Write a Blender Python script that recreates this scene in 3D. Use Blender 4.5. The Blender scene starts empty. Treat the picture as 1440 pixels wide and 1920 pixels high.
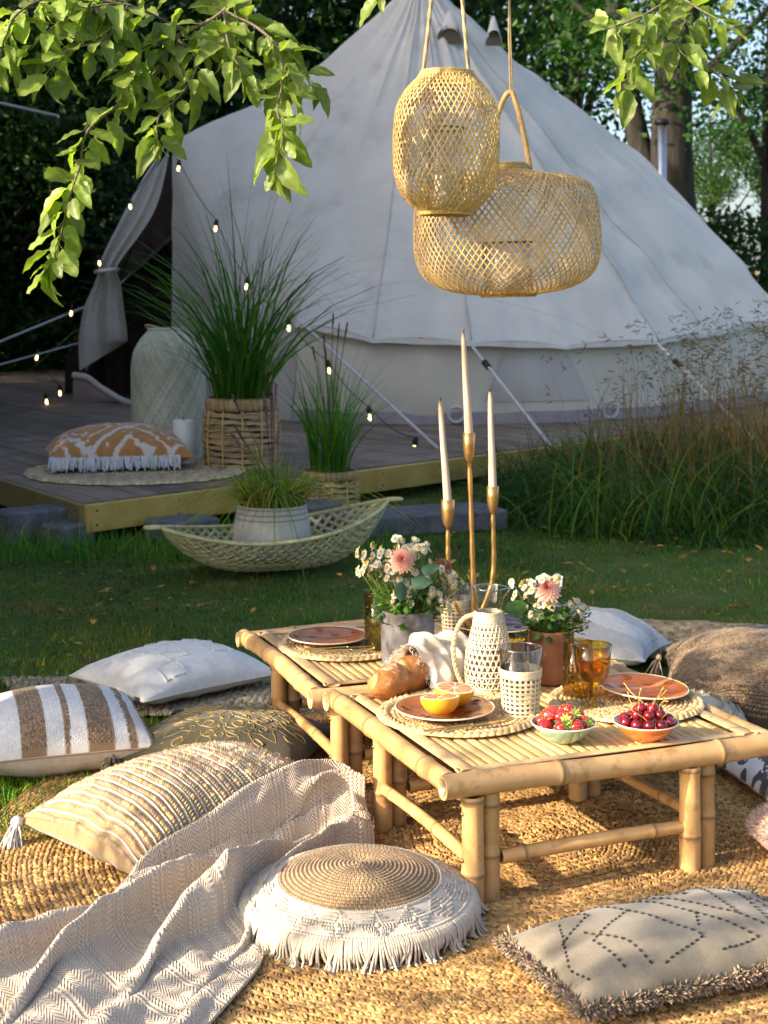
import bpy, math, random
import numpy as np
from mathutils import Vector, Matrix
sc = bpy.context.scene
COL = sc.collection
rng = np.random.default_rng(7)
random.seed(7)
R = math.radians
pi = math.pi

# ---------------------------------------------------------------- camera, sky, sun, exposure
F, HZ, H = 2800.0, 560.0, 1.45          # focal length and horizon of the 1440 x 1920 photograph, eye height
cam = bpy.data.cameras.new('camera')
co = bpy.data.objects.new('camera', cam)
COL.objects.link(co)
co.location = (0, 0, H)
co.rotation_euler = (pi / 2, 0, 0)
cam.lens = F / 1920 * 36
cam.sensor_width = 36
cam.shift_y = -(960 - HZ) / 1920
cam.clip_start, cam.clip_end = 0.05, 600
cam.dof.use_dof = True
cam.dof.focus_distance = 3.85
cam.dof.aperture_fstop = 7.5
sc.camera = co
SUN_AZ, SUN_EL = (0.90, 0.43), R(23)     # the light travels to the right and slightly away from the camera
w = bpy.data.worlds.new('World')
sc.world = w
w.use_nodes = True
nt = w.node_tree
bg = nt.nodes['Background']
sky = nt.nodes.new('ShaderNodeTexSky')
sky.sky_type = 'NISHITA'
sky.sun_disc = False
sky.sun_elevation = SUN_EL
sky.sun_rotation = math.atan2(-SUN_AZ[0], -SUN_AZ[1])
sky.air_density, sky.dust_density, sky.ozone_density = 0.8, 3.5, 0.6
nt.links.new(sky.outputs[0], bg.inputs[0])
bg.inputs[1].default_value = 0.15
sl = bpy.data.lights.new('sun', 'SUN')
sl.energy = 4.3
sl.angle = R(0.6)
sl.color = (1.0, 0.85, 0.64)
so = bpy.data.objects.new('sun', sl)
COL.objects.link(so)
so.rotation_euler = Vector((SUN_AZ[0] * math.cos(SUN_EL), SUN_AZ[1] * math.cos(SUN_EL), -math.sin(SUN_EL))).to_track_quat('-Z', 'Y').to_euler()
vs = sc.view_settings
vs.view_transform = 'Standard'
vs.look = 'None'
vs.exposure = 1.32
vs.gamma = 1
vs.use_curve_mapping = False
cy = sc.cycles
cy.max_bounces = 8
cy.transparent_max_bounces = 24
cy.diffuse_bounces = 4
cy.sample_clamp_indirect = 4
cy.use_denoising = True
cy.caustics_reflective = False

# ---------------------------------------------------------------- helpers
def gp(px, py, z=0.0):
    """point of the photograph on the level z"""
    Y = F * (H - z) / (py - HZ)
    return np.array([(px - 720) / F * Y, Y, z])
def dp(px, py, Y):
    """point of the photograph at distance Y"""
    return np.array([(px - 720) / F * Y, Y, H - (py - HZ) / F * Y])
def unit(a):
    a = np.asarray(a, float)
    return a / np.maximum(np.linalg.norm(a, axis=-1, keepdims=True), 1e-9)
def U(a, b, n=None):
    return rng.uniform(a, b, n)

class MB:
    def __init__(s):
        s.v, s.f, s.c, s.n = [], [], [], 0
    def add(s, v, f, c=(1, 1, 1)):
        v = np.asarray(v, float).reshape(-1, 3)
        c = np.asarray(c, float)
        if c.ndim == 1:
            c = np.tile(c[:3], (len(v), 1))
        for a in (f if isinstance(f, list) else [f]):
            a = np.asarray(a, dtype=np.int64)
            if len(a):
                s.f.append(a + s.n)
        s.v.append(v)
        s.c.append(c)
        s.n += len(v)
        return s
    def mesh(s, name, smooth=True, flat_below=None):
        me = bpy.data.meshes.new(name)
        v = np.concatenate(s.v)
        c = np.concatenate(s.c)
        me.vertices.add(len(v))
        me.vertices.foreach_set('co', v.astype(np.float32).ravel())
        idx = np.concatenate([a.ravel() for a in s.f])
        tot = np.concatenate([np.full(len(a), a.shape[1]) for a in s.f])
        st = np.concatenate([[0], np.cumsum(tot)[:-1]])
        me.loops.add(len(idx))
        me.loops.foreach_set('vertex_index', idx.astype(np.int32))
        me.polygons.add(len(tot))
        me.polygons.foreach_set('loop_start', st.astype(np.int32))
        me.polygons.foreach_set('loop_total', tot.astype(np.int32))
        me.polygons.foreach_set('use_smooth', np.full(len(tot), bool(smooth)))
        at = me.attributes.new('tint', 'FLOAT_COLOR', 'POINT')
        at.data.foreach_set('color', np.concatenate([c, np.ones((len(c), 1))], 1).astype(np.float32).ravel())
        me.update(calc_edges=True)
        me.validate()
        return me

WM = {}
def place(o, parent=None, world=False, m=None):
    """link o; under a thing, either in the thing's own space or (world) as built in world space"""
    COL.objects.link(o)
    if m is not None:
        o.matrix_basis = m
    if parent is not None:
        o.parent = parent
        if world:
            o.matrix_parent_inverse = WM[parent.name].inverted()
    WM[o.name] = (m or Matrix()) if parent is None else Matrix()
    return o
def mk(name, mb, mat, parent=None, world=False, smooth=True, m=None):
    me = mb if isinstance(mb, bpy.types.Mesh) else mb.mesh(name, smooth)
    if mat is not None and not len(me.materials):
        me.materials.append(mat)
    return place(bpy.data.objects.new(name, me), parent, world, m)
def tag(o, label, cat, group=None, kind=None):
    if label: o['label'] = label
    if cat: o['category'] = cat
    if group: o['group'] = group
    if kind: o['kind'] = kind
    return o
def thing(name, label, cat, loc=(0, 0, 0), rz=0.0, group=None, rx=0.0, ry=0.0):
    o = bpy.data.objects.new(name, None)
    o.empty_display_size = 0.1
    m = Matrix.Translation(Vector(loc)) @ Matrix.Rotation(rz, 4, 'Z') @ Matrix.Rotation(rx, 4, 'X') @ Matrix.Rotation(ry, 4, 'Y')
    place(o, m=m)
    WM[o.name] = m
    return tag(o, label, cat, group)
def stuff(o):
    o['kind'] = 'stuff'
    return o
def structure(o):
    o['kind'] = 'structure'
    return o
def copy_thing(root, m, label=None):
    c = root.copy(); COL.objects.link(c); c.matrix_basis = m; WM[c.name] = m
    if label: c['label'] = label
    for ch in list(root.children):
        d = ch.copy(); COL.objects.link(d); d.parent = c
        for g in list(ch.children):
            e = g.copy(); COL.objects.link(e); e.parent = d
    return c

# ---- shapes
def quads(nu, nv, cu=False, cv=False):
    """faces of a grid whose vertex (i, j) has index i * nv + j"""
    i = np.arange(nu if cu else nu - 1)
    j = np.arange(nv if cv else nv - 1)
    I, J = np.meshgrid(i, j, indexing='ij')
    I2, J2 = (I + 1) % nu, (J + 1) % nv
    return np.stack([I * nv + J, I2 * nv + J, I2 * nv + J2, I * nv + J2], -1).reshape(-1, 4)
def box(mb, c, s, rz=0.0, col=(1, 1, 1), b=0.0):
    """box with bevelled edges: centre c, size s"""
    s = np.asarray(s, float) / 2
    b = min(b, s.min() * 0.6)
    if b <= 0:
        v = np.array([[x, y, z] for x in (-1, 1) for y in (-1, 1) for z in (-1, 1)]) * s
        f = [np.array([[0, 1, 3, 2], [4, 6, 7, 5], [0, 4, 5, 1], [2, 3, 7, 6], [0, 2, 6, 4], [1, 5, 7, 3]])]
    else:
        v, key = [], {}
        for x in (-1, 1):
            for y in (-1, 1):
                for z in (-1, 1):
                    for k in range(3):
                        p = [x * (s[0] - b), y * (s[1] - b), z * (s[2] - b)]
                        p[k] = (x, y, z)[k] * s[k]
                        key[(x, y, z, k)] = len(v)
                        v.append(p)
        q, t = [], []
        K = lambda x, y, z, k: key[(x, y, z, k)]
        for g in (-1, 1):
            q.append([K(g, -1, -1, 0), K(g, 1, -1, 0), K(g, 1, 1, 0), K(g, -1, 1, 0)][::g])
            q.append([K(-1, g, -1, 1), K(-1, g, 1, 1), K(1, g, 1, 1), K(1, g, -1, 1)][::g])
            q.append([K(-1, -1, g, 2), K(1, -1, g, 2), K(1, 1, g, 2), K(-1, 1, g, 2)][::g])
            for h in (-1, 1):
                q.append([K(g, h, -1, 0), K(g, h, -1, 1), K(g, h, 1, 1), K(g, h, 1, 0)])
                q.append([K(g, -1, h, 0), K(g, -1, h, 2), K(g, 1, h, 2), K(g, 1, h, 0)])
                q.append([K(-1, g, h, 1), K(-1, g, h, 2), K(1, g, h, 2), K(1, g, h, 1)])
                for l in (-1, 1):
                    t.append([K(g, h, l, 0), K(g, h, l, 1), K(g, h, l, 2)])
        v, f = np.array(v), [np.array(q), np.array(t)]
    cr, sr = math.cos(rz), math.sin(rz)
    v = v @ np.array([[cr, sr, 0], [-sr, cr, 0], [0, 0, 1]]) + np.asarray(c, float)
    return mb.add(v, f, col)
def frames(P, up=None):
    """tangent, normal, binormal carried along a path"""
    P = np.asarray(P, float)
    T = np.empty_like(P)
    T[1:-1] = P[2:] - P[:-2]
    T[0], T[-1] = P[1] - P[0], P[-1] - P[-2]
    T = unit(T)
    n = np.array([0, 0, 1.0]) if up is None else np.asarray(up, float)
    if abs(T[0] @ unit(n)) > 0.95:
        n = np.array([1.0, 0, 0]) if abs(T[0][0]) < 0.9 else np.array([0, 1.0, 0])
    N = np.empty_like(P)
    for i in range(len(P)):
        n = n - T[i] * (n @ T[i])
        n = n / max(np.linalg.norm(n), 1e-9)
        N[i] = n
    return T, N, np.cross(T, N)
def tube(mb, P, r, k=8, col=(1, 1, 1), cap=True, flat=1.0):
    P = np.asarray(P, float)
    n = len(P)
    r = np.broadcast_to(np.asarray(r, float), (n,))
    T, N, B = frames(P)
    a = np.arange(k) / k * 2 * pi
    v = P[:, None] + (N[:, None] * np.cos(a)[None, :, None] * flat + B[:, None] * np.sin(a)[None, :, None]) * r[:, None, None]
    f = [quads(n, k, cv=True)]
    v = v.reshape(-1, 3)
    col = np.asarray(col, float)
    if col.ndim == 2:
        col = np.repeat(col, k, 0)
    if cap:
        v = np.concatenate([v, P[:1], P[-1:]])
        j = np.arange(k)
        f.append(np.stack([np.full(k, n * k), (j + 1) % k, j], 1))
        f.append(np.stack([np.full(k, n * k + 1), (n - 1) * k + j, (n - 1) * k + (j + 1) % k], 1))
        if col.ndim == 2:
            col = np.concatenate([col, col[:1], col[-1:]])
    return mb.add(v, f, col)
def lathe(mb, prof, k=32, c=(0, 0, 0), col=(1, 1, 1)):
    """prof: (r, z) pairs from the bottom outside round; r = 0 closes"""
    prof = np.asarray(prof, float)
    a = np.arange(k) / k * 2 * pi
    v = np.stack([prof[:, 0, None] * np.cos(a), prof[:, 0, None] * np.sin(a), np.broadcast_to(prof[:, 1, None], (len(prof), k))], -1)
    col = np.asarray(col, float)
    if col.ndim == 2:
        col = np.repeat(col, k, 0)
    return mb.add(v.reshape(-1, 3) + np.asarray(c, float), quads(len(prof), k, cv=True), col)
def smoothp(pts, n=40):
    """Catmull-Rom through points (any dimension)"""
    p = np.asarray(pts, float)
    q = np.concatenate([[2 * p[0] - p[1]], p, [2 * p[-1] - p[-2]]])
    t = np.linspace(0, len(p) - 1, n)
    i = np.minimum(t.astype(int), len(p) - 2)
    u = (t - i)[:, None]
    a, b, c, d = q[i], q[i + 1], q[i + 2], q[i + 3]
    return 0.5 * (2 * b + (c - a) * u + (2 * a - 5 * b + 4 * c - d) * u ** 2 + (3 * b - a - 3 * c + d) * u ** 3)
def ribbon(mb, P, N, w, th=0.0012, col=(1, 1, 1)):
    """flat strip along P with face normal N, width w, thickness th"""
    P = np.asarray(P, float)
    T, _, _ = frames(P)
    N = unit(N - T * (N * T).sum(1, keepdims=True))
    S = np.cross(T, N)
    w = np.broadcast_to(np.asarray(w, float), (len(P),))[:, None] / 2
    v = np.stack([P - S * w - N * th / 2, P + S * w - N * th / 2, P + S * w + N * th / 2, P - S * w + N * th / 2], 1)
    n = len(P)
    f = [quads(n, 4, cv=True), np.array([[0, 1, 2, 3], [(n - 1) * 4 + 3, (n - 1) * 4 + 2, (n - 1) * 4 + 1, (n - 1) * 4]])]
    return mb.add(v.reshape(-1, 3), f, col)
def grid(mb, nu, nv, fn, col=(1, 1, 1), cu=False, cv=False, u0=0, u1=1, v0=0, v1=1):
    u = np.linspace(u0, u1, nu, endpoint=not cu)
    v = np.linspace(v0, v1, nv, endpoint=not cv)
    Ug, Vg = np.meshgrid(u, v, indexing='ij')
    P = fn(Ug, Vg).reshape(-1, 3)
    c = col(Ug, Vg).reshape(-1, 3) if callable(col) else col
    return mb.add(P, quads(nu, nv, cu, cv), c)
def scatter(mb, tv, tf, P, X, Y, Z, col=None):
    """copies of a template (unit space) with the axes X, Y, Z (scaled) at P"""
    P, X, Y, Z = [np.asarray(a, float) for a in (P, X, Y, Z)]
    N, n = len(P), len(tv)
    v = P[:, None] + tv[None, :, 0, None] * X[:, None] + tv[None, :, 1, None] * Y[:, None] + tv[None, :, 2, None] * Z[:, None]
    off = (np.arange(N) * n)[:, None, None]
    f = [(np.asarray(a)[None] + off).reshape(-1, np.asarray(a).shape[1]) for a in (tf if isinstance(tf, list) else [tf])]
    c = np.ones((N, 3)) if col is None else np.asarray(col, float)
    return mb.add(v.reshape(-1, 3), f, np.repeat(c, n, 0))
def lens_tpl(ns=5, nc=4):
    x = np.linspace(-0.5, 0.5, ns)
    r = np.sqrt(np.maximum(1 - (2 * x) ** 2, 0.03))
    a = np.linspace(0, pi, nc)
    v = np.stack([np.broadcast_to(x[:, None], (ns, nc)), 0.5 * r[:, None] * np.cos(a), r[:, None] * np.sin(a)], -1)
    return v.reshape(-1, 3), quads(ns, nc)
LENS = lens_tpl()
LENS_S = lens_tpl(4, 3)
def sphere_pts(n=10, k=12):
    a = np.linspace(0, pi, n)
    return np.stack([np.sin(a), -np.cos(a)], 1)
def ball(mb, c, r, n=8, k=12, col=(1, 1, 1)):
    return lathe(mb, sphere_pts(n) * r, k, c, col)
def ball_tpl(n=6, k=8):
    m = MB(); ball(m, (0, 0, 0), 1, n, k)
    return m.v[0], m.f[0]
BALL = ball_tpl()
def noise(P, scale=1.0, seed=0):
    """cheap smooth pseudo noise in [-1, 1] of points (n, 3)"""
    r = np.random.default_rng(100 + seed)
    out = np.zeros(P.shape[:-1])
    for i in range(7):
        k = r.normal(size=3) * scale * (1 + 0.45 * i)
        out += np.sin(P @ k + r.uniform(0, 6.28)) / (1 + 0.35 * i)
    return out / 2.6
def shade(n, lo, hi, base=(1, 1, 1), hue=0.04):
    """n random tints"""
    b = U(lo, hi, n)[:, None] * np.asarray(base, float)[None]
    return b * (1 + rng.normal(0, hue, (n, 3)))

# ---- materials
def mat(name, c1, c2=None, nscale=20.0, stretch=(1, 1, 1), rough=0.7, bump=0.0, bscale=150.0, bdist=0.004, spec=0.3, metal=0.0,
        transl=0.0, tcol=None, vary=0.0, emit=0.0, coat=0.0, sss=0.0, lo=0.35, hi=0.65, sheen=0.0, bstretch=None, blotch=None):
    m = bpy.data.materials.new(name)
    m.use_nodes = True
    t = m.node_tree
    N, L = t.nodes, t.links
    p = N['Principled BSDF']
    tc = N.new('ShaderNodeTexCoord')
    def noisef(sc_, st, det=5.0):
        mp = N.new('ShaderNodeMapping')
        mp.inputs['Scale'].default_value = st
        L.new(tc.outputs['Object'], mp.inputs[0])
        n = N.new('ShaderNodeTexNoise')
        n.inputs['Scale'].default_value = sc_
        n.inputs['Detail'].default_value = det
        n.inputs['Roughness'].default_value = 0.65
        L.new(mp.outputs[0], n.inputs[0])
        return n.outputs[0]
    def mix(kind, a, b, fac=1.0):
        x = N.new('ShaderNodeMix')
        x.data_type = 'RGBA'
        x.blend_type = kind
        for sock, val in ((x.inputs[0], fac), (x.inputs[6], a), (x.inputs[7], b)):
            if hasattr(val, 'is_output'):
                L.new(val, sock)
            else:
                sock.default_value = val if isinstance(val, float) else (*val, 1)
        return x.outputs[2]
    c2 = c2 or c1
    if blotch:
        b3, bs, bl = blotch
    rp = N.new('ShaderNodeMapRange')
    rp.inputs[1].default_value, rp.inputs[2].default_value = lo, hi
    L.new(noisef(nscale, stretch), rp.inputs[0])
    base = mix('MIX', tuple(c1), tuple(c2), rp.outputs[0])
    if blotch:
        rb_ = N.new('ShaderNodeMapRange')
        rb_.inputs[1].default_value, rb_.inputs[2].default_value = bl, bl + 0.14
        L.new(noisef(bs, (1, 1, 1), 6.0), rb_.inputs[0])
        base = mix('MIX', base, tuple(b3), rb_.outputs[0])
    at = N.new('ShaderNodeAttribute')
    at.attribute_name = 'tint'
    base = mix('MULTIPLY', base, at.outputs[0])
    if vary:
        oi = N.new('ShaderNodeObjectInfo')
        r2 = N.new('ShaderNodeMapRange')
        r2.inputs[3].default_value, r2.inputs[4].default_value = 1 - vary, 1 + vary
        L.new(oi.outputs['Random'], r2.inputs[0])
        hs = N.new('ShaderNodeHueSaturation')
        L.new(r2.outputs[0], hs.inputs['Value'])
        L.new(base, hs.inputs['Color'])
        base = hs.outputs[0]
    L.new(base, p.inputs['Base Color'])
    p.inputs['Roughness'].default_value = rough
    p.inputs['Specular IOR Level'].default_value = spec
    p.inputs['Metallic'].default_value = metal
    p.inputs['Coat Weight'].default_value = coat
    p.inputs['Coat Roughness'].default_value = 0.12
    p.inputs['Sheen Weight'].default_value = sheen
    if sss:
        p.inputs['Subsurface Weight'].default_value = sss
        p.inputs['Subsurface Radius'].default_value = (0.6, 0.3, 0.15)
        p.inputs['Subsurface Scale'].default_value = 0.02
    if emit:
        L.new(base, p.inputs['Emission Color'])
        p.inputs['Emission Strength'].default_value = emit
    if bump:
        b = N.new('ShaderNodeBump')
        b.inputs['Strength'].default_value = bump
        b.inputs['Distance'].default_value = bdist
        L.new(noisef(bscale, bstretch or stretch, 4.0), b.inputs['Height'])
        L.new(b.outputs[0], p.inputs['Normal'])
    if transl:
        tr = N.new('ShaderNodeBsdfTranslucent')
        L.new(mix('MULTIPLY', base, tuple(tcol or (1, 1, 1))), tr.inputs[0])
        ms = N.new('ShaderNodeMixShader')
        ms.inputs[0].default_value = transl
        L.new(p.outputs[0], ms.inputs[1])
        L.new(tr.outputs[0], ms.inputs[2])
        L.new(ms.outputs[0], N['Material Output'].inputs[0])
    return m
def glass(name, tint, gloss=0.03, ior=1.45, edge=0.42, face=0.05):
    """thin walled glass: what passes through is tinted, the surface mirrors by Fresnel"""
    m = bpy.data.materials.new(name)
    m.use_nodes = True
    N, L = m.node_tree.nodes, m.node_tree.links
    N.remove(N['Principled BSDF'])
    tr = N.new('ShaderNodeBsdfTransparent'); tr.inputs[0].default_value = (*tint, 1)
    gl = N.new('ShaderNodeBsdfGlossy'); gl.inputs['Roughness'].default_value = gloss
    wt = N.new('ShaderNodeLayerWeight'); wt.inputs[0].default_value = 0.5
    pw = N.new('ShaderNodeMath'); pw.operation = 'POWER'; pw.inputs[1].default_value = 2.6
    L.new(wt.outputs['Facing'], pw.inputs[0])
    lw = N.new('ShaderNodeMath'); lw.operation = 'MULTIPLY_ADD'; lw.inputs[1].default_value = 0.75; lw.inputs[2].default_value = face
    L.new(pw.outputs[0], lw.inputs[0])
    ms = N.new('ShaderNodeMixShader')
    p3 = N.new('ShaderNodeMath'); p3.operation = 'POWER'; p3.inputs[1].default_value = 4.0
    L.new(wt.outputs['Facing'], p3.inputs[0])
    mt = N.new('ShaderNodeMix'); mt.data_type = 'RGBA'      # the path through the wall is longer near the outline
    mt.inputs[6].default_value = (*tint, 1); mt.inputs[7].default_value = (*[edge * c for c in tint], 1)
    L.new(p3.outputs[0], mt.inputs[0]); L.new(mt.outputs[2], tr.inputs[0])
    L.new(lw.outputs[0], ms.inputs[0]); L.new(tr.outputs[0], ms.inputs[1]); L.new(gl.outputs[0], ms.inputs[2])
    L.new(ms.outputs[0], N['Material Output'].inputs[0])
    return m
# ================================================================ the ground, the field, the wood
M_lawn = mat('lawn_soil', (0.040, 0.095, 0.008), (0.095, 0.115, 0.022), nscale=3.2, rough=0.95, blotch=((0.14, 0.10, 0.035), 1.6, 0.54), bump=0.6, bscale=60, bdist=0.02)
M_field = mat('dry_field', (0.55, 0.40, 0.17), (0.66, 0.50, 0.24), nscale=0.6, rough=0.95)
M_grass = mat('grass', (0.045, 0.14, 0.014), (0.090, 0.185, 0.026), nscale=1.5, rough=0.55, transl=0.35, tcol=(1.2, 1.5, 0.5))
M_dry = mat('dry_stem', (0.30, 0.19, 0.07), (0.17, 0.13, 0.045), nscale=2.0, rough=0.7, transl=0.3)
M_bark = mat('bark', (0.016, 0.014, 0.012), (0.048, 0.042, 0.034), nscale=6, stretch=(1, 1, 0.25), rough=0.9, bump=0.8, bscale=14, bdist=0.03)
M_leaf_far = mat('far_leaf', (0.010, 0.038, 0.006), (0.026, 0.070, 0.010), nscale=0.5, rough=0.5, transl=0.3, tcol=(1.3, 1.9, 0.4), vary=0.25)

def hgt(x, y):
    x, y = np.asarray(x, float), np.asarray(y, float)
    t = np.clip((y - 24) / 36, 0, 1)
    return 2.6 * t * t * (3 - 2 * t) + np.maximum(y - 60, 0) * 0.012
def gsheet(name, x0, x1, y0, y1, nx, ny, m, rough=0.0, dz=0.0):
    b = MB()
    def fn(u, v):
        x, y = x0 + (x1 - x0) * u, y0 + (y1 - y0) * v
        P = np.stack([x, y, hgt(x, y) + dz], -1)
        if rough:
            P[..., 2] += rough * (noise(P, 2.0, 3) - 1)
        return P
    grid(b, nx, ny, fn)
    return structure(mk(name, b, m))
gsheet('lawn', -60, 60, -12, 40, 241, 209, M_lawn, 0.012)
gsheet('field', -200, 200, 40, 320, 80, 80, M_field)

def blades(mb, P, Hh, lean, w, cols, seg=4, droop=0.5):
    """grass blades: roots P (n,3), heights Hh, lean vectors (n,2), widths"""
    n = len(P)
    t = np.linspace(0, 1, seg + 1)
    a = U(0, 2 * pi, n)
    S = np.stack([np.cos(a), np.sin(a), np.zeros(n)], 1)
    L = np.concatenate([lean, np.zeros((n, 1))], 1)
    C = P[:, None] + Hh[:, None, None] * (np.array([0, 0, 1])[None, None] * (t - droop * t ** 3 * np.linalg.norm(lean, axis=1)[:, None])[..., None] + L[:, None] * (t ** 1.8)[None, :, None])
    W = (w[:, None] * (1 - t ** 1.5)[None] + 0.0002)[..., None] * S[:, None]
    v = np.stack([C - W / 2, C + W / 2], 2).reshape(n, -1, 3)
    fq = quads(seg + 1, 2)
    f = (fq[None] + (np.arange(n) * (seg + 1) * 2)[:, None, None]).reshape(-1, 4)
    return mb.add(v.reshape(-1, 3), f, np.repeat(cols, (seg + 1) * 2, 0))

# short mossy lawn between the rugs and the deck
def lawn_patch(mb, n, x0, x1, y0, y1, h0, h1, base, keep=None):
    P = np.stack([U(x0, x1, n), U(y0, y1, n), np.zeros(n)], 1)
    if keep is not None:
        P = P[keep(P)]
    n = len(P)
    g = noise(P, 1.6, 5) * 0.5 + noise(P, 6, 6) * 0.3
    hh = U(h0, h1, n) * np.clip(1 + 1.3 * g, 0.15, 2.6)
    c = shade(n, 0.6, 1.5, base, 0.12) * (1 + 0.45 * noise(P, 1.1, 8))[:, None] * np.where((noise(P, 2.1, 9) > 0.25)[:, None], np.array([1.9, 1.25, 0.9]), 1.0)
    dry = rng.random(n) < 0.14
    c[dry] = c[dry] * np.array([3.2, 1.7, 1.3])
    blades(mb, P, hh, rng.normal(0, 0.35, (n, 2)), U(0.0035, 0.007, n), c, 3)
gb = MB()
lawn_patch(gb, 135000, -3.2, 3.6, 4.6, 11.5, 0.012, 0.036, (0.78, 0.74, 0.8), lambda P: (np.abs(P[:, 0]) < 0.29 * P[:, 1] + 0.3) & (noise(P, 1.5, 14) * 0.6 + noise(P, 4.0, 15) * 0.5 > rng.uniform(-1.15, 0.05, len(P))))
lawn_patch(gb, 5000, -1.6, -0.75, 3.9, 5.0, 0.02, 0.055, (1.7, 1.5, 1.0))
lawn_patch(gb, 4000, -2.6, 0.1, 7.4, 8.9, 0.06, 0.16, (0.9, 1.15, 1.0), lambda P: (P[:, 1] > 8.1 - 0.0 * P[:, 0]))
nc_ = 5200      # clover and plantain leaves between the blades, in patches
P = np.stack([U(-2.8, 3.4, nc_), U(4.7, 10.5, nc_), U(0.012, 0.03, nc_)], 1)
P = P[(noise(P, 1.2, 18) > 0.1) & (np.abs(P[:, 0]) < 0.29 * P[:, 1] + 0.3)]; nc_ = len(P)
X = unit(np.concatenate([rng.normal(size=(nc_, 2)), U(-0.25, 0.35, (nc_, 1))], 1)); Y = unit(np.cross(np.array([0, 0, 1.0]) + rng.normal(0, 0.3, (nc_, 3)), X)); s_ = U(0.016, 0.042, (nc_, 1))
scatter(gb, np.array([[-0.5, 0, 0], [-0.1, 0.34, 0.05], [0.5, 0, -0.1], [-0.1, -0.34, 0.05]]), np.array([[0, 1, 2, 3]]), P, X * s_, Y * s_, np.cross(X, Y) * s_, shade(nc_, 0.5, 1.1, (0.8, 0.85, 0.8)) * np.where(rng.random(nc_) < 0.16, 1, 0)[:, None] * np.array([3.0, 1.1, 0.4]) + shade(nc_, 0.4, 0.9, (0.8, 0.85, 0.8)))
stuff(tag(mk('grass', gb, M_grass), 'short mossy grass between the rugs and the deck', 'grass'))

# the tall rough grass right of the deck: a green tussock below, dry seed heads above
tb = MB()
n = 16000
P = np.stack([U(0.7, 4.4, n), U(8.6, 13.4, n), np.zeros(n)], 1)
k = (P[:, 1] > 8.9 + 0.35 * np.sin(P[:, 0] * 2.3)) & (P[:, 0] > 0.78 + np.maximum(P[:, 1] - 10.6, 0) * 0.62)
P = P[k]; n = len(P)
hh = U(0.12, 0.62, n) * np.clip(0.35 + (P[:, 1] - 8.8) * 0.33, 0.3, 1.05) * np.clip(1 + 0.5 * noise(P, 2.2, 21), 0.4, 1.6)
cg = shade(n, 0.35, 1.2, (0.46, 0.56, 0.50), 0.12)
d_ = rng.random(n) < 0.12
cg[d_] *= np.array([4.0, 2.0, 1.6])
blades(tb, P, hh, rng.normal(0, 0.75, (n, 2)) + np.array([-0.25, -0.3]), U(0.008, 0.016, n), cg, 5, 0.5)
nl = 1100
Pl = np.stack([U(0.9, 4.6, nl), U(8.9, 11.2, nl), np.zeros(nl)], 1)
Pl = Pl[(Pl[:, 0] - 0.7) > (Pl[:, 1] - 9.4) * 0.5]; nl = len(Pl)
cl_ = shade(nl, 0.5, 1.3, (0.75, 0.78, 0.66), 0.1); cl_[rng.random(nl) < 0.35] *= np.array([2.6, 1.5, 1.4])
blades(tb, Pl, U(0.5, 1.0, nl), rng.normal(0, 0.9, (nl, 2)) + np.array([-0.2, -0.3]), U(0.008, 0.014, nl), cl_, 8, 0.55)
stuff(tag(mk('tall_green_grass', tb, M_grass), 'tangled dark green grass growing beside the deck under the tent', 'grass'))
db = MB()
n = 900
P = np.stack([U(1.15, 4.4, n), U(10.2, 13.4, n), np.zeros(n)], 1)
P = P[((P[:, 0] - 1.0) > (P[:, 1] - 10.4) * 0.42 + rng.random(n) * 0.5) & (rng.random(n) < np.clip((P[:, 0] - 0.9) / 2.2, 0.25, 1))]; n = len(P)
right = np.clip((P[:, 0] - 1.2) / 3, 0, 1)
hh = U(0.8, 1.45, n) * (0.8 + 0.35 * right)
ln = rng.normal(0, 0.16, (n, 2))
blades(db, P, hh, ln, U(0.005, 0.010, n), shade(n, 0.6, 1.3, (1, 1, 1), 0.1), 5, 0.4)
nb_ = 1400
Pb = np.stack([U(1.3, 4.4, nb_), U(9.8, 12.6, nb_), np.zeros(nb_)], 1)
Pb = Pb[(Pb[:, 0] - 0.95 - 0.6 * rng.random(len(Pb))) > (Pb[:, 1] - 10.2) * 0.45]; nb_ = len(Pb)
blades(db, Pb, U(0.5, 1.15, nb_), rng.normal(0, 0.35, (nb_, 2)), U(0.006, 0.012, nb_), shade(nb_, 0.5, 1.2, (0.9, 0.95, 0.8), 0.1), 6, 0.6)
sp = P + np.concatenate([ln * hh[:, None], hh[:, None] * 0.96], 1)
for q in range(4):        # nodding seed heads
    m_ = len(sp)
    X = unit(np.concatenate([ln * 2 + rng.normal(0, 0.5, (m_, 2)), U(-0.6, 0.5, (m_, 1))], 1))
    Y = unit(np.cross(X, rng.normal(size=(m_, 3))))
    scatter(db, *LENS_S, sp + X * U(0.0, 0.10, (m_, 1)) - np.array([0, 0, 1]) * U(0, 0.12, (m_, 1)), X * 0.06, Y * 0.008, np.cross(X, Y) * 0.005, shade(m_, 0.5, 1.1, (0.8, 0.65, 0.5)))
stuff(tag(mk('dry_seed_grass', db, M_dry), 'tall dry grass stems with seed heads in front of the tent', 'grass'))

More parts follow.
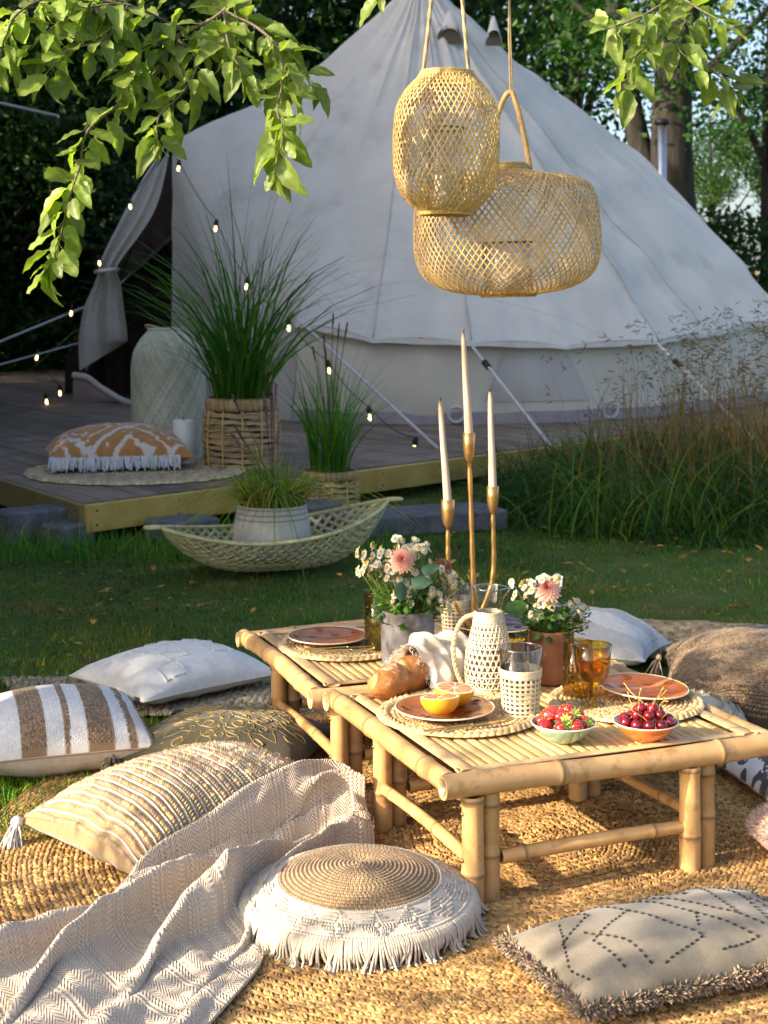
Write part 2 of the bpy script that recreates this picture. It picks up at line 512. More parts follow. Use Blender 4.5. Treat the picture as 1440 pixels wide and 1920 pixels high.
# fallen leaves on the lawn
M_fall = mat('fallen_leaf', (0.50, 0.29, 0.035), (0.34, 0.20, 0.06), nscale=30, rough=0.6, transl=0.2, vary=0.45)
def leaf_mesh(L=0.08, W=0.042, fold=0.25, curl=0.25, seg=7, twist=0.0, base=(1, 1, 1)):
    """a pointed leaf along +x with a folded midrib and a short stalk"""
    m = MB()
    u = np.linspace(0, 1, seg)
    wv = W / 2 * np.sin(pi * u ** 0.8) ** 0.75 * (1 + 0.08 * np.sin(u * 23))
    wv[0] = 0.0008; wv[-1] = 0.0003
    j = np.array([-1, -0.5, 0, 0.5, 1])
    x = np.broadcast_to(u[:, None] * L, (seg, 5))
    y = wv[:, None] * j[None]
    z = np.abs(y) * fold * 1.2 - curl * L * (u[:, None] ** 2) + 0.0022 * np.sin(u[:, None] * 17 + j * 2) + twist * y * u[:, None]
    c = np.ones((seg, 5, 3)) * np.asarray(base, float)
    c[:, 2] *= 1.25
    m.add(np.stack([x, y, z], -1).reshape(-1, 3), quads(seg, 5), c.reshape(-1, 3))
    tube(m, [(-0.018, 0, 0.003), (0, 0, 0)], 0.0008, 4, cap=False)
    return m
fl = leaf_mesh(0.07, 0.045, 0.4, -0.15).mesh('fallen_leaf')
fl.materials.append(M_fall)
for i in range(120):
    kq = rng.integers(0, 9)
    px, py = (U(0, 1440), 985 + 280 * rng.random()) if i % 3 == 0 else (np.array([300, 720, 1050, 1200, 1330, 480, 980, 150, 1400])[kq] + rng.normal(0, 70), np.array([1110, 1060, 1000, 1100, 1050, 1140, 1080, 1150, 1130])[kq] + rng.normal(0, 22))
    py = max(py, 975)
    p = gp(px, py, 0)
    if px < 560 and py < 1030: continue
    o = mk('fallen_leaf', fl, None, m=Matrix.Translation((p[0], p[1], 0.022)) @ Matrix.Rotation(U(0, 6.28), 4, 'Z') @ Matrix.Rotation(U(-0.4, 0.4), 4, 'Y') @ Matrix.Scale(U(0.35, 0.95), 4))
    tag(o, 'small yellow brown leaf fallen on the green lawn', 'leaf', 'fallen leaves on the lawn')

# ---- trees of the wood
def crown_mesh(n, r, h, size, name, clumps=34, hollow=0.3):
    """a crown of leaf clusters: uneven clumps around limbs"""
    m = MB()
    cc = rng.normal(size=(clumps, 3)); cc = unit(cc) * U(hollow, 1, (clumps, 1)) ** 0.6
    cr = U(0.2, 0.42, clumps)
    k = rng.integers(0, clumps, n)
    q = cc[k] + np.clip(rng.normal(size=(n, 3)), -1.7, 1.7) * cr[k][:, None] * 0.55
    P = q * np.array([r, r, h / 2])
    X = unit(rng.normal(size=(n, 3)) + np.array([0, 0, -0.3]))
    Y = unit(np.cross(X, rng.normal(size=(n, 3))))
    s = U(0.6, 1.3, (n, 1)) * size
    tv = np.array([[-0.5, 0, 0], [0, 0.3, 0.04], [0.55, 0, -0.06], [0, -0.3, 0.04]])
    scatter(m, tv, np.array([[0, 1, 2, 3]]), P, X * s, Y * s, np.cross(X, Y) * s, shade(n, 0.7, 1.35, (1, 1, 1), 0.08))
    return m.mesh(name, smooth=False), [cc[i] * np.array([r, r, h / 2]) for i in range(clumps)]
def trunk_mesh(h, r0, limbs, zc, name, nl=9, bend=0.3):
    m = MB()
    ph = U(0, 6)
    t = np.linspace(0, 1, 16)
    P = np.stack([bend * np.sin(t * 2.2 + ph) - bend * np.sin(ph), bend * np.cos(t * 1.7 + ph) - bend * np.cos(ph), t * h - 0.15], 1)
    rr = r0 * (1 - 0.72 * t) * (1 + 0.6 * np.exp(-t * 22))
    tube(m, P, rr, 12)
    for i in rng.choice(len(limbs), nl, replace=False):
        e = limbs[i] + np.array([0, 0, zc])
        j = int(np.clip((e[2] * U(0.45, 0.8)) / h * 15, 4, 14))
        a = P[j]
        mid = (a + e) / 2 + np.array([0, 0, -0.05 * h * U(0, 1)])
        tube(m, smoothp([a, mid, e], 7), np.linspace(rr[j] * 0.55, 0.02, 7), 6)
    return m.mesh(name)
PRO = []
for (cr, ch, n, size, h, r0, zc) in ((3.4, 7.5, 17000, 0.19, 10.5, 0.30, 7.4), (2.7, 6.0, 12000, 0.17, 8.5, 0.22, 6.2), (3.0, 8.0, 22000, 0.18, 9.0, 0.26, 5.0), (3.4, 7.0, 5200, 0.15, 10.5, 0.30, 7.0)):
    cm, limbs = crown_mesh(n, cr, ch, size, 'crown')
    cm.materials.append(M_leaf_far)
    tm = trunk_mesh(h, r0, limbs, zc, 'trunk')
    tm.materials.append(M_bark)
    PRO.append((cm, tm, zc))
def tree(kind, x, y, s, label, rz=0.0, group=None, thick=1.0, cz=0.0, name='broadleaf_tree'):
    cm, tm, zc = PRO[kind]
    t = thing(name, label, 'tree', (x, y, float(hgt(x, y))), rz, group)
    mk('trunk', tm, None, t, m=Matrix.Diagonal((s * thick, s * thick, s, 1)))
    mk('crown', cm, None, t, m=Matrix.Translation((0, 0, (zc + cz) * s)) @ Matrix.Diagonal((s, s, s, 1)))
    return t
WOOD = [ # x, y, scale, kind, label
    (-8.2, 27, 1.0, 2, 'dark bushy tree at the far left behind the tent flap'),
    (-5.6, 30, 1.1, 0, 'tall dark tree behind the top of the tied tent flap'),
    (-2.6, 29, 1.15, 2, 'dense dark tree behind the hanging leaves left of the tent peak'),
    (0.4, 33, 1.2, 2, 'dark tree rising straight behind the tent peak'),
    (3.6, 31, 1.1, 3, 'dark trunked tree just right of the tent peak'),
    (9.9, 38, 0.95, 3, 'airy tree right of the stove pipe with sky between its leaves'),
    (20.5, 92, 1.15, 1, 'far round tree beyond the dry field'),
    (26, 96, 1.2, 0, 'far broad tree beyond the dry field at the right edge'),
    (-10.5, 33, 1.2, 2, 'dark tree at the left edge of the wood'),
    (-7.0, 24.5, 0.75, 2, 'low dark tree close behind the tied tent flap'),
    (-4.6, 25.5, 0.8, 2, 'low dark tree right behind the door peak of the tent'),
    (-9.5, 37, 1.25, 2, 'deep dark tree in the wood at the left'),
    (-3.8, 36, 1.3, 2, 'deep dark tree in the wood behind the door peak'),
    (-13.5, 40, 1.3, 2, 'very deep dark tree at the far left edge of the wood'),
    (1.8, 40, 1.4, 0, 'deep dark tree in the wood behind the top of the tent'),
]
# undergrowth closes the wood below the crowns
M_shrub = M_leaf_far
sm, _ = crown_mesh(9000, 2.6, 3.0, 0.15, 'foliage', 26, 0.2)
sm.materials.append(M_leaf_far)
for i, (x, y, s, lb) in enumerate([(-9.6, 25.5, 0.9, 'dark shrub at the left edge behind the end of the deck'), (-7.2, 27.5, 1.05, 'dark shrub in the wood left of the tent flap'), (-5.2, 27, 1.0, 'dark shrub in the wood just behind the tent door'),
                                   (-10.5, 30.5, 1.2, 'big dark shrub deep in the wood at the left'), (-7.8, 33, 1.3, 'big dark shrub deep in the wood behind the tent flap'), (-12.5, 34, 1.3, 'big dark shrub at the outer left of the wood'),
                                   (8.4, 38, 1.1, 'dark shrub behind the right slope of the tent'), (9.2, 50, 0.9, 'lit shrub before the dry field at the right')]):
    t = thing('shrub', lb, 'shrub', (x, y, float(hgt(x, y))), i * 1.3, 'shrubs under the trees of the wood')
    mk('foliage', sm, None, t, m=Matrix.Translation((0, 0, 1.3 * s)) @ Matrix.Diagonal((s, s, s, 1)))
    b = MB()
    for q in range(5):
        e = rng.normal(0, 0.6, 3)
        tube(b, [(0.1 * e[0], 0.1 * e[1], -0.1), (e[0] * 0.6, e[1] * 0.6, 0.8 * s), (e[0], e[1], 1.9 * s)], [0.05, 0.04, 0.015], 6)
    mk('stem', b, M_bark, t)
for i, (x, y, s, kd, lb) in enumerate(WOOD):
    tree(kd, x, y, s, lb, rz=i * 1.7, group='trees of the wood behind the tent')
# big tree right of the tent: thick trunk with a fork, and the one dark stem left of it
bt = thing('broadleaf_tree', 'thick grey trunk behind the steel stove pipe right of the tent', 'tree', (5.15, 26.5, 0))
m = MB()
tp = np.array([(0.1, 0, -0.2), (0.06, 0, 2.0), (-0.05, 0, 4), (0.02, 0, 6.2), (0.1, 0, 9.5)])
tube(m, smoothp(tp, 24), np.linspace(0.48, 0.27, 24), 18)
tube(m, smoothp([(-0.05, 0, 2.6), (-0.5, 0.2, 3.9), (-0.85, 0.2, 5.6), (-1.3, 0.3, 8.5)], 16), np.linspace(0.27, 0.13, 16), 12)
for e, z0 in (((1.8, -0.6, 6.8), 5.0), ((-2.2, 0.6, 7.2), 5.6), ((2.4, 0.5, 8.5), 6.2), ((0.8, -1.8, 8.2), 6.6)):
    tube(m, smoothp([(0, 0, z0), np.array(e) * 0.5 + np.array([0, 0, z0 * 0.48]), e], 9), np.linspace(0.14, 0.03, 9), 7)
mk('trunk', m, M_bark, bt)
mk('crown', PRO[3][0], None, bt, m=Matrix.Translation((0.3, 0, 7.0)) @ Matrix.Diagonal((1.15, 1.15, 0.85, 1)))

# trees and bushes left of the frame: they shade the tent, the deck and the lawn
SH = [(-6.0, 3.95, 0.58, 2, -1.2), (-12.0, 9.5, 1.08, 2, 0.6), (-12.5, 14.0, 1.12, 2, 0.8), (-6.3, 5.7, 0.62, 2, -0.9), (-6.1, 3.35, 0.52, 2, 4.0), (-6.6, 8.4, 0.8, 2, -1.6), (-7.4, 11.8, 0.95, 2, -1.8), (-8.3, 15.4, 1.1, 2, -1.8), (-9.0, 19.4, 1.15, 2, -1.6), (-8.8, 13.2, 1.0, 2, 1.5), (-7.8, 6.9, 0.75, 2, 0.8)]
for i, (x, y, s, kd, cz) in enumerate(SH):
    tree(kd, x, y, s, ('sapling', 'leafy tree', 'tall tree', 'bushy tree', 'young tree')[i % 5] + ' beside the camp outside the frame, ' + ('nearest the rugs', 'beyond the deck at the far left', 'farthest out behind the deck', 'second from the rugs', 'over the first one', 'third from the rugs', 'level with the deck corner', 'level with the tent door', 'level with the tent pole', 'beyond the tent', 'between the deck and the wood', 'close to the deck edge')[i % 12], rz=i * 2.1, group='trees beside the camp', cz=cz)

# sapling added out of view at the left, its twigs placed to dapple the rug
sa = thing('sapling', 'added thin sapling, unseen left of the rugs, with leafy twigs placed to dapple them', 'tree', (-3.15, 1.75, 0))
m = MB()
tube(m, smoothp([(0, 0, -0.1), (0.03, 0.02, 0.7), (-0.02, 0.05, 1.5), (0.05, 0, 2.6)], 16), np.linspace(0.035, 0.012, 16), 8)
cl5 = [((0.15, 0.72, 1.13), 0.24, 100), ((0.15, 0.06, 1.86), 0.26, 95), ((0.15, -0.46, 1.68), 0.34, 130), ((0.1, -0.1, 2.45), 0.4, 70), ((0.15, 0.42, 0.86), 0.16, 40), ((0.15, 1.22, 2.22), 0.30, 150)]
for c5, _, _ in cl5:
    tube(m, smoothp([(0, 0, c5[2] * 0.7), np.array(c5) * np.array([0.5, 0.5, 0.92]), c5], 8), np.linspace(0.014, 0.004, 8), 6)
mk('trunk', m, M_bark, sa)
m = MB()
for c5, r5, n5 in cl5:
    P = np.array(c5) + rng.normal(0, 0.5, (n5, 3)) * r5
    X = unit(rng.normal(size=(n5, 3)) + np.array([0, 0, -0.4])); Y = unit(np.cross(X, rng.normal(size=(n5, 3)))); s5 = U(0.06, 0.1, (n5, 1))
    scatter(m, np.array([[-0.5, 0, 0], [0, 0.3, 0.04], [0.55, 0, -0.06], [0, -0.3, 0.04]]), np.array([[0, 1, 2, 3]]), P, X * s5, Y * s5, np.cross(X, Y) * s5, shade(n5, 0.7, 1.3))
stuff(mk('leaves', m, M_leaf_far, sa))

# ================================================================ deck
DZ = 0.236
M_deck = mat('deck_board', (0.125, 0.094, 0.068), (0.225, 0.172, 0.128), nscale=3, stretch=(1, 1, 1), rough=0.75, bump=0.4, bscale=30, bdist=0.004, vary=0.22, blotch=((0.10, 0.095, 0.07), 1.2, 0.58))
M_fascia = mat('deck_beam', (0.42, 0.275, 0.06), (0.52, 0.36, 0.10), nscale=5, rough=0.6, blotch=((0.28, 0.19, 0.07), 2.2, 0.57), bump=0.3, bscale=25, bdist=0.003)
M_conc = mat('concrete_block', (0.07, 0.07, 0.08), (0.15, 0.15, 0.16), nscale=14, rough=0.95, bump=0.9, bscale=40, bdist=0.012)
M_dark_screw = mat('screw_steel', (0.06, 0.055, 0.05), rough=0.5, metal=0.6)
P0 = gp(160, 945, DZ)[:2]
rh, lh = unit(gp(920, 850, DZ)[:2] - P0), unit(gp(0, 895, DZ)[:2] - P0)
deck = thing('wooden_deck', 'weathered grey wooden deck with yellow edge beams under the tent', 'deck', (P0[0], P0[1], 0))
sp_ = 0.148
for i in range(66):
    b = MB()
    wq = sp_ - 0.007
    a0 = i * sp_ + 0.004
    nseg = 5
    vv = []
    for k in range(nseg + 1):
        t = 0.045 + 14.5 * (k / nseg) ** 1.5
        for (s, z) in ((a0, -0.028), (a0, -0.003), (a0 + 0.004, 0), (a0 + wq - 0.004, 0), (a0 + wq, -0.003), (a0 + wq, -0.028)):
            vv.append([*(rh * s + lh * t), DZ + z + 0.0015 * math.sin(i * 2.3 + k)])
    b.add(vv, [quads(nseg + 1, 6), np.array([[0, 1, 2, 3], [0, 3, 4, 5]])])
    mk('plank', b, M_deck, deck, smooth=False)
for (d, ln, nm, mt) in ((rh, 9.8, 'edge_beam', M_fascia), (lh, 14.6, 'edge_beam', M_fascia)):
    b = MB()
    nrm = np.array([d[1], -d[0]]) if d is rh else np.array([-d[1], d[0]])
    c = d * ln / 2 + nrm * 0.022
    nbd = 3 if d is rh else 4
    for q in range(nbd):
        b = MB()
        cq = d * (ln / nbd * (q + 0.5)) + nrm * 0.022
        tq = (np.array([1, 1, 1]) if d is rh else np.array([0.42, 0.50, 0.85])) * (1 - 0.07 * (q % 2))  # right beam's sunlit gold is put into the colour; left one tinted browner
        box(b, (cq[0], cq[1], DZ - 0.085 + 0.002 * (q % 2)), (ln / nbd - 0.003 + (0.044 if q == 0 else 0), 0.044, 0.166), math.atan2(d[1], d[0]), b=0.005, col=tq)
        mk(nm, b, mt, deck, smooth=False)
        for e in np.linspace(0.05, ln / nbd - 0.05, 6):
            for zz in (-0.04, -0.125):
                p_ = d * (ln / nbd * q + e) + nrm * 0.0445
                sb = MB(); ball(sb, (p_[0], p_[1], DZ + zz), 0.0075, 5, 8)
                mk('screw', sb, M_dark_screw, deck)
    b = MB()
    c = d * ln / 2 - nrm * 0.25
    box(b, (c[0], c[1], 0.10), (ln - 0.4, 0.09, 0.14), math.atan2(d[1], d[0]), b=0.005, col=(0.4, 0.4, 0.42))
    mk('joist', b, mt, deck, smooth=False)
def rough_block(c, s, rz, seed):
    b = MB()
    box(b, (0, 0, 0), s, 0, b=0.018)
    v = b.v[0]
    v += 0.008 * np.stack([noise(v, 9, seed + k) for k in range(3)], 1)
    return b, Matrix.Translation(Vector(c)) @ Matrix.Rotation(rz, 4, 'Z')
for (px, py, s, rz, lb) in ((45, 1028, (0.42, 0.22, 0.22), 0.7, 'rough grey concrete block under the left edge of the deck'),
                            (110, 1034, (0.26, 0.22, 0.15), 0.9, 'small broken concrete block under the corner of the deck'),
                            (560, 1012, (0.5, 0.25, 0.20), 0.75, 'dark concrete block under the deck behind the boat shaped basket'),
                            (330, 1020, (0.4, 0.25, 0.14), 0.75, 'low concrete block in the dark under the front of the deck')):
    p = gp(px, py, 0)
    b, mm = rough_block((p[0], p[1] + 0.25, s[2] / 2 - 0.02), s, rz, int(px))
    tag(mk('concrete_block', b, M_conc, smooth=False, m=mm), lb, 'concrete block', 'concrete blocks carrying the deck')
b, mm = MB(), None
p = gp(800, 1000, 0)
box(b, (0, 0, 0.065), (1.05, 0.42, 0.13), 0, b=0.012)
tag(mk('stone_step', b, M_conc, smooth=False, m=Matrix.Translation((p[0] - 0.05, p[1] + 0.12, 0)) @ Matrix.Rotation(0.36, 4, 'Z')), 'low grey stone step on the grass before the deck', 'step')

# ================================================================ bell tent
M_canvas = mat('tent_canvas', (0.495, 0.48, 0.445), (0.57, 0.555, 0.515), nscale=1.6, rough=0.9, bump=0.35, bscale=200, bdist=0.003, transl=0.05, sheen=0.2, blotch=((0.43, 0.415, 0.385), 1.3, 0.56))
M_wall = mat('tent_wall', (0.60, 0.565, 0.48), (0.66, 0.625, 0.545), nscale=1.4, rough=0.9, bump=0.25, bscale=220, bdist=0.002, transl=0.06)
M_mud = mat('mud_flap', (0.23, 0.20, 0.22), (0.30, 0.27, 0.28), nscale=4, rough=0.7)
M_rope_w = mat('guy_rope', (0.55, 0.56, 0.58), (0.40, 0.41, 0.43), nscale=90, rough=0.8)
M_steel = mat('stove_steel', (0.42, 0.43, 0.45), (0.55, 0.56, 0.58), nscale=12, rough=0.35, metal=0.9)
M_crate0 = mat('vent_mesh', (0.10, 0.085, 0.06), rough=0.9)
M_dark = mat('dark_plastic', (0.012, 0.012, 0.013), rough=0.5)
AP = dp(790, -52, 18.0)
def bp(px, Yv):     # base point on the deck level
    return np.array([(px - 720) / F * Yv, Yv, DZ + 0.003])
# shoulder points (pixel, distance) and base points (pixel, distance), from the right door post round to the left one
SHO = [(322, 268, 17.0), (440, 450, 15.7), (556, 607, 14.75), (700, 637, 14.35), (882, 643, 14.2), (1060, 649, 14.5), (1232, 640, 15.2), (1330, 627, 16.1), (1480, 597, 17.9),
       (1196, 289, 21.0), (1300, 560, 21.8), (700, 600, 22.5), (250, 590, 21.8), (172, 585, 19.2), (165, 590, 18.0)]
BAS = [(324, 17.15), (430, 15.75), (548, 14.85), (702, 14.5), (880, 14.4), (1056, 14.65), (1226, 15.35), (1322, 16.2), (1468, 17.9),
       (1320, 20.6), (1250, 21.6), (700, 22.3), (260, 21.6), (176, 19.2), (158, 17.9)]
S_ = np.array([dp(*a) for a in SHO]); B_ = np.array([bp(*a) for a in BAS])
tent = thing('bell_tent', 'large white canvas bell tent with a tied open door standing on the deck', 'tent', (AP[0], AP[1], DZ))
def seg_interp(Q, t):
    i = np.minimum(t.astype(int), len(Q) - 2)
    u = (t - i)[..., None]
    return Q[i] * (1 - u) + Q[i + 1] * u, u[..., 0]
NT = (len(S_) - 1) * 14 + 1
def roof(u, v):
    """u round the tent, v from the apex to the shoulder"""
    t = u * (len(S_) - 1)
    E, fr = seg_interp(S_, t)
    # the canvas hangs a little between the guys at the eave, and sags inward along its height
    E = E.copy()
    idx = np.minimum(t.astype(int), len(S_) - 2)
    E[..., 2] += np.where(idx >= 2, 0.035 * np.sin(pi * fr), 0) * (idx < 9)
    P = AP + (E - AP) * (0.012 + 0.988 * v)[..., None]
    inw = AP + np.array([0, 0, -3.0]) - P
    sag = np.sin(pi * np.clip(v, 0, 1)) * (0.022 + 0.03 * np.sin(pi * fr) + np.where(idx == 0, 0.055, 0))
    P = P + inw * sag[..., None]
    n3 = noise(P, 1.1, 31) * 0.06 + noise(P * np.array([1, 1, 0.5]), 3.0, 32) * 0.020 + noise(P * np.array([1, 1, 0.6]), 8.0, 35) * 0.006
    # tension folds that run down from the apex
    n3 = n3 + 0.03 * np.exp(-v * 3.2) * np.sin(u * 150) + 0.012 * np.sin(u * 260 + v * 3) * np.exp(-((v - 1) * 6) ** 2)
    return P + unit(P - (AP * np.array([1, 1, 0]) + np.array([0, 0, 1.0])))* (n3 * np.clip(v * 8, 0, 1))[..., None]
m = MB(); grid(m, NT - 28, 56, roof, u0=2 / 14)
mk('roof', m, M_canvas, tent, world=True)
def wallf(u, v):
    t = u * (len(S_) - 1)
    E, fr = seg_interp(S_, t)
    E = E.copy()
    idx = np.minimum(t.astype(int), len(S_) - 2)
    Bq, _ = seg_interp(B_, t)
    k = np.clip((t - 1.2) / 0.9, 0, 1)      # beside the door the canvas falls straight from the roof
    E = E + (np.array([AP[0], AP[1], 0]) - E * np.array([1, 1, 0])) * (0.028 * k)[..., None]
    P = E + (Bq - E) * v[..., None]
    out = unit((P - AP) * np.array([1, 1, 0]))
    bell = np.sin(pi * v) * (0.05 * np.sin(pi * fr) + 0.04 * noise(P, 1.7, 41)) * k
    cr = 0.02 * np.sin(2.5 * P[..., 0] * 4 + 6 * v) * np.clip(v - 0.55, 0, 1) * k + 0.012 * noise(P * np.array([1, 1, 0.4]), 5, 43)
    return P + out * (bell + cr)[..., None]
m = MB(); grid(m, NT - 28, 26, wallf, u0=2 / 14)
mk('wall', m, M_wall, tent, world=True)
# right door edge: the front panel beside the door is roof canvas colour
m = MB()
def doorp(u, v):
    t = u * 2.0
    uu = t / 14.0
    dl = 0.02 + 0.5 * np.sin(pi * np.clip(u, 0, 1)) ** 0.8 + 0.08 * u
    s = v * 2
    lo, hi = 1 - dl, 1 + np.minimum(dl, 0.95)
    def at(q):
        return np.where((q < 1)[..., None], roof(uu, np.clip(q, 0, 1)), wallf(uu, np.clip(q - 1, 0, 1)))
    k = np.clip((s - lo) / (hi - lo), 0, 1)
    A_, M_, E_ = at(lo), at(np.ones_like(u) * 0.999), at(hi)
    bez = A_ * ((1 - k) ** 2)[..., None] + M_ * (2 * k * (1 - k))[..., None] + E_ * (k ** 2)[..., None]
    P = np.where(((s > lo) & (s < hi))[..., None], bez, at(s))
    out = unit((P - AP) * np.array([1, 1, 0]))
    fold = 0.010 * np.sin(u * 26 + v * 2) * (1 - u) * np.clip(s - 1, 0, 1)
    return P + out * (fold + 0.02 * np.clip(s - 1, 0, 1) * u)[..., None]
grid(m, 44, 80, doorp)
mk('door_panel', m, M_canvas, tent, world=True)
# valance: the roof edge that overhangs the wall
m = MB()
def val(u, v):
    t = 2 + u * 6.0
    E = roof(t / (len(S_) - 1), np.ones_like(u))
    out = unit((E - AP) * np.array([1, 1, 0]))
    idx = np.minimum(t.astype(int), 13); fr = t - idx
    return E + out * (0.01 + 0.012 * v)[..., None] + np.array([0, 0, -1.0]) * ((0.004 + 0.05 * v) * (0.6 + 0.6 * np.sin(pi * fr) ** 2))[..., None]
grid(m, 140, 5, val)
mk('valance', m, M_canvas, tent, world=True)
m = MB()
def mud(u, v):
    t = (2.0 + u * 6.3) / (len(S_) - 1)
    P = wallf(t, np.ones_like(u))
    out = unit((P - AP) * np.array([1, 1, 0]))
    return P + out * (0.02 + 0.03 * (1 - v))[..., None] + np.array([0, 0, 1.0]) * (0.115 * v + 0.012 * noise(P, 3, 9) * v)[..., None]
grid(m, 120, 5, mud)
mk('mud_flap', m, M_mud, tent, world=True)
# half round window patch in the wall, and the toggles rings above the flap
m = MB()
def win(u, v):
    hw = 0.62 * (1 - 0.38 * v)
    t = (4.72 + (u - 0.5) * 2 * hw * 0.9) / (len(S_) - 1)
    P = wallf(t, 0.72 - 0.64 * v)
    return P + unit((P - AP) * np.array([1, 1, 0])) * (0.012 + 0.01 * np.sin(pi * u) * np.sin(pi * v))[..., None]
grid(m, 30, 14, win, col=(0.95, 0.93, 0.95))
mk('window_flap', m, M_canvas, tent, world=True)
for t0 in (3.86, 5.5):
    c = wallf(np.array([[t0 / 14.0]]), np.array([[0.9]]))[0, 0] + np.array([0, -0.07, 0.02])
    m = MB()
    a = np.linspace(0, 2 * pi, 17)
    tube(m, np.stack([c[0] + 0.075 * np.cos(a), np.full(17, c[1]), c[2] + 0.075 * np.sin(a)], 1), 0.016, 6, cap=False)
    mk('toggle_ring', m, M_rope_w, tent, world=True)
# seams, as narrow raised tapes
m = MB()
for t0 in (3.0, 4.0, 6.0, 7.0):
    v = np.linspace(0.03, 0.995, 40)
    P = roof(np.full((1, 40), t0 / 14.0), v[None])[0]
    Pn = roof(np.full((1, 40), (t0 + 0.03) / 14.0), v[None])[0]
    T, _, _ = frames(P)
    N = unit(np.cross(T, Pn - P)); N = N * np.sign(N[:, 1:2] * -1 + 1e-6)
    ribbon(m, P + N * 0.004, N, 0.022, 0.003, (0.9, 0.9, 0.91))
mk('seam', m, M_canvas, tent, world=True)
# ventilation hoods near the apex
for (px, py, wpx, hpx, Y) in ((843, 62, 52, 40, 17.35), (925, 70, 34, 32, 17.75)):
    m = MB()
    c = dp(px, py, Y)
    W_, H_ = wpx / F * Y, hpx / F * Y
    def hood(u, v, c=c, W_=W_, H_=H_):
        a = pi * u
        return np.stack([c[0] - np.cos(a) * W_ / 2 * (0.35 + 0.65 * v), c[1] + 0.02 - 0.16 * v * np.sin(a) + 0 * u, c[2] - H_ / 2 + np.sin(a) * H_ * (0.55 + 0.25 * v) + (1 - v) * 0.25], -1)
    grid(m, 18, 6, hood)
    hd = mk('vent_hood', m, M_canvas, tent, world=True)
    m = MB()
    grid(m, 14, 5, lambda u, v: np.stack([c[0] - np.cos(pi * u) * W_ / 2 * 0.9 * v, c[1] - 0.045 + 0 * u, c[2] - H_ / 2 - 0.01 + np.sin(pi * u) * H_ * 0.74 * v], -1))
    mk('mesh_vent', m, M_crate0, tent, world=True)
# the left door flap, gathered and tied
m = MB()
keys = np.array([  # y, left x, right x, gathering
    (270, 309, 319, 0.1), (330, 271, 309, .5), (390, 237, 292, .8), (440, 211, 262, 1.0), (485, 190, 228, 1.2), (506, 184, 218, 1.3), (530, 178, 226, 1.1), (575, 158, 232, .9), (620, 149, 238, .7), (643, 147, 239, .6), (668, 148, 239, .5), (695, 149, 239, .4)], float)
kk = smoothp(keys, 46)
def flap(u, v):
    k = np.stack([np.interp(v * 45, np.arange(46), kk[:, c]) for c in range(4)], -1)
    x = k[..., 1] + (k[..., 2] - k[..., 1]) * u
    y = k[..., 0] - np.clip((k[..., 0] - 640) / 55, 0, 1) * u * 55
    Y = 17.35 + 0.35 * (k[..., 0] - 270) / 400 - 0.13 * k[..., 3] * (0.5 + 0.5 * np.sin(u * 13 + 0.6 * np.sin(v * 4))) - 0.25 * u * np.sin(pi * np.clip(v, 0, 1))
    return np.stack([(x - 720) / F * Y, Y, H - (y - HZ) / F * Y], -1)
grid(m, 44, 60, flap)
df = mk('door_flap', m, M_canvas, tent, world=True)
m = MB()
c = dp(200, 508, 17.3)
a = np.linspace(0, 2 * pi, 13)
tube(m, np.stack([c[0] + 0.13 * np.cos(a), c[1] + 0.17 * np.sin(a), c[2] + 0.02 * np.cos(a)], 1), 0.022, 6, cap=False)
mk('tie_band', m, M_canvas, tent, world=True)
# door frame poles and the raised groundsheet sill
m = MB()
tube(m, [dp(314, 268, 17.3), dp(150, 740, 17.9)], 0.022, 8)
mk('door_pole', m, M_bark, tent, world=True)
m = MB()
sill = smoothp([dp(138, 703, 17.6), dp(165, 708, 17.5), dp(195, 730, 17.4), dp(250, 757, 17.2), dp(324, 752, 17.1)], 30)
def sillf(u, v):
    P = np.stack([np.interp(u * 29, np.arange(30), sill[:, c]) for c in range(3)], -1)
    P[..., 2] = P[..., 2] * v + (DZ + 0.004) * (1 - v)
    P[..., 1] -= 0.03 * np.sin(pi * v)
    return P
grid(m, 40, 6, sillf)
mk('groundsheet_sill', m, M_mud, tent, world=True)
m = MB()
tube(m, sill + np.array([0, -0.02, 0]), np.linspace(0.028, 0.03, 30), 8, flat=1.3)
mk('sill_edge', m, M_canvas, tent, world=True)
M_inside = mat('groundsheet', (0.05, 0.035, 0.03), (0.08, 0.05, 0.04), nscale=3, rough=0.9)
m = MB()
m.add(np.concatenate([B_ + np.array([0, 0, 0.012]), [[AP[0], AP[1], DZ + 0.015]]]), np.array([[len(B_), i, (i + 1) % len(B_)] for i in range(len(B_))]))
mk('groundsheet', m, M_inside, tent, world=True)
M_door_shade = mat('door_shade', (0.035, 0.022, 0.016), (0.055, 0.035, 0.025), nscale=4, rough=0.95)  # dark brown sheet added behind the door, stands in for the unlit interior
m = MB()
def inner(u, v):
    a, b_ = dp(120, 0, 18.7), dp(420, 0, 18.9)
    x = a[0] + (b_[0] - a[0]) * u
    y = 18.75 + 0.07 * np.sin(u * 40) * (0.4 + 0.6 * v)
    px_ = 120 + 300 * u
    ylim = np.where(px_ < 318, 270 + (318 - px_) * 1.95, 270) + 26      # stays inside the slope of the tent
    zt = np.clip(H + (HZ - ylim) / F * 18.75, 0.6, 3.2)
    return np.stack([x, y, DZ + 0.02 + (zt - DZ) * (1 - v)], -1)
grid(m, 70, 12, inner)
mk('door_shade_sheet', m, M_door_shade, tent, world=True)
m = MB()
tube(m, [(AP[0], AP[1], DZ), (AP[0], AP[1], AP[2] - 0.05)], 0.03, 8)
mk('centre_pole', m, M_bark, tent, world=True)
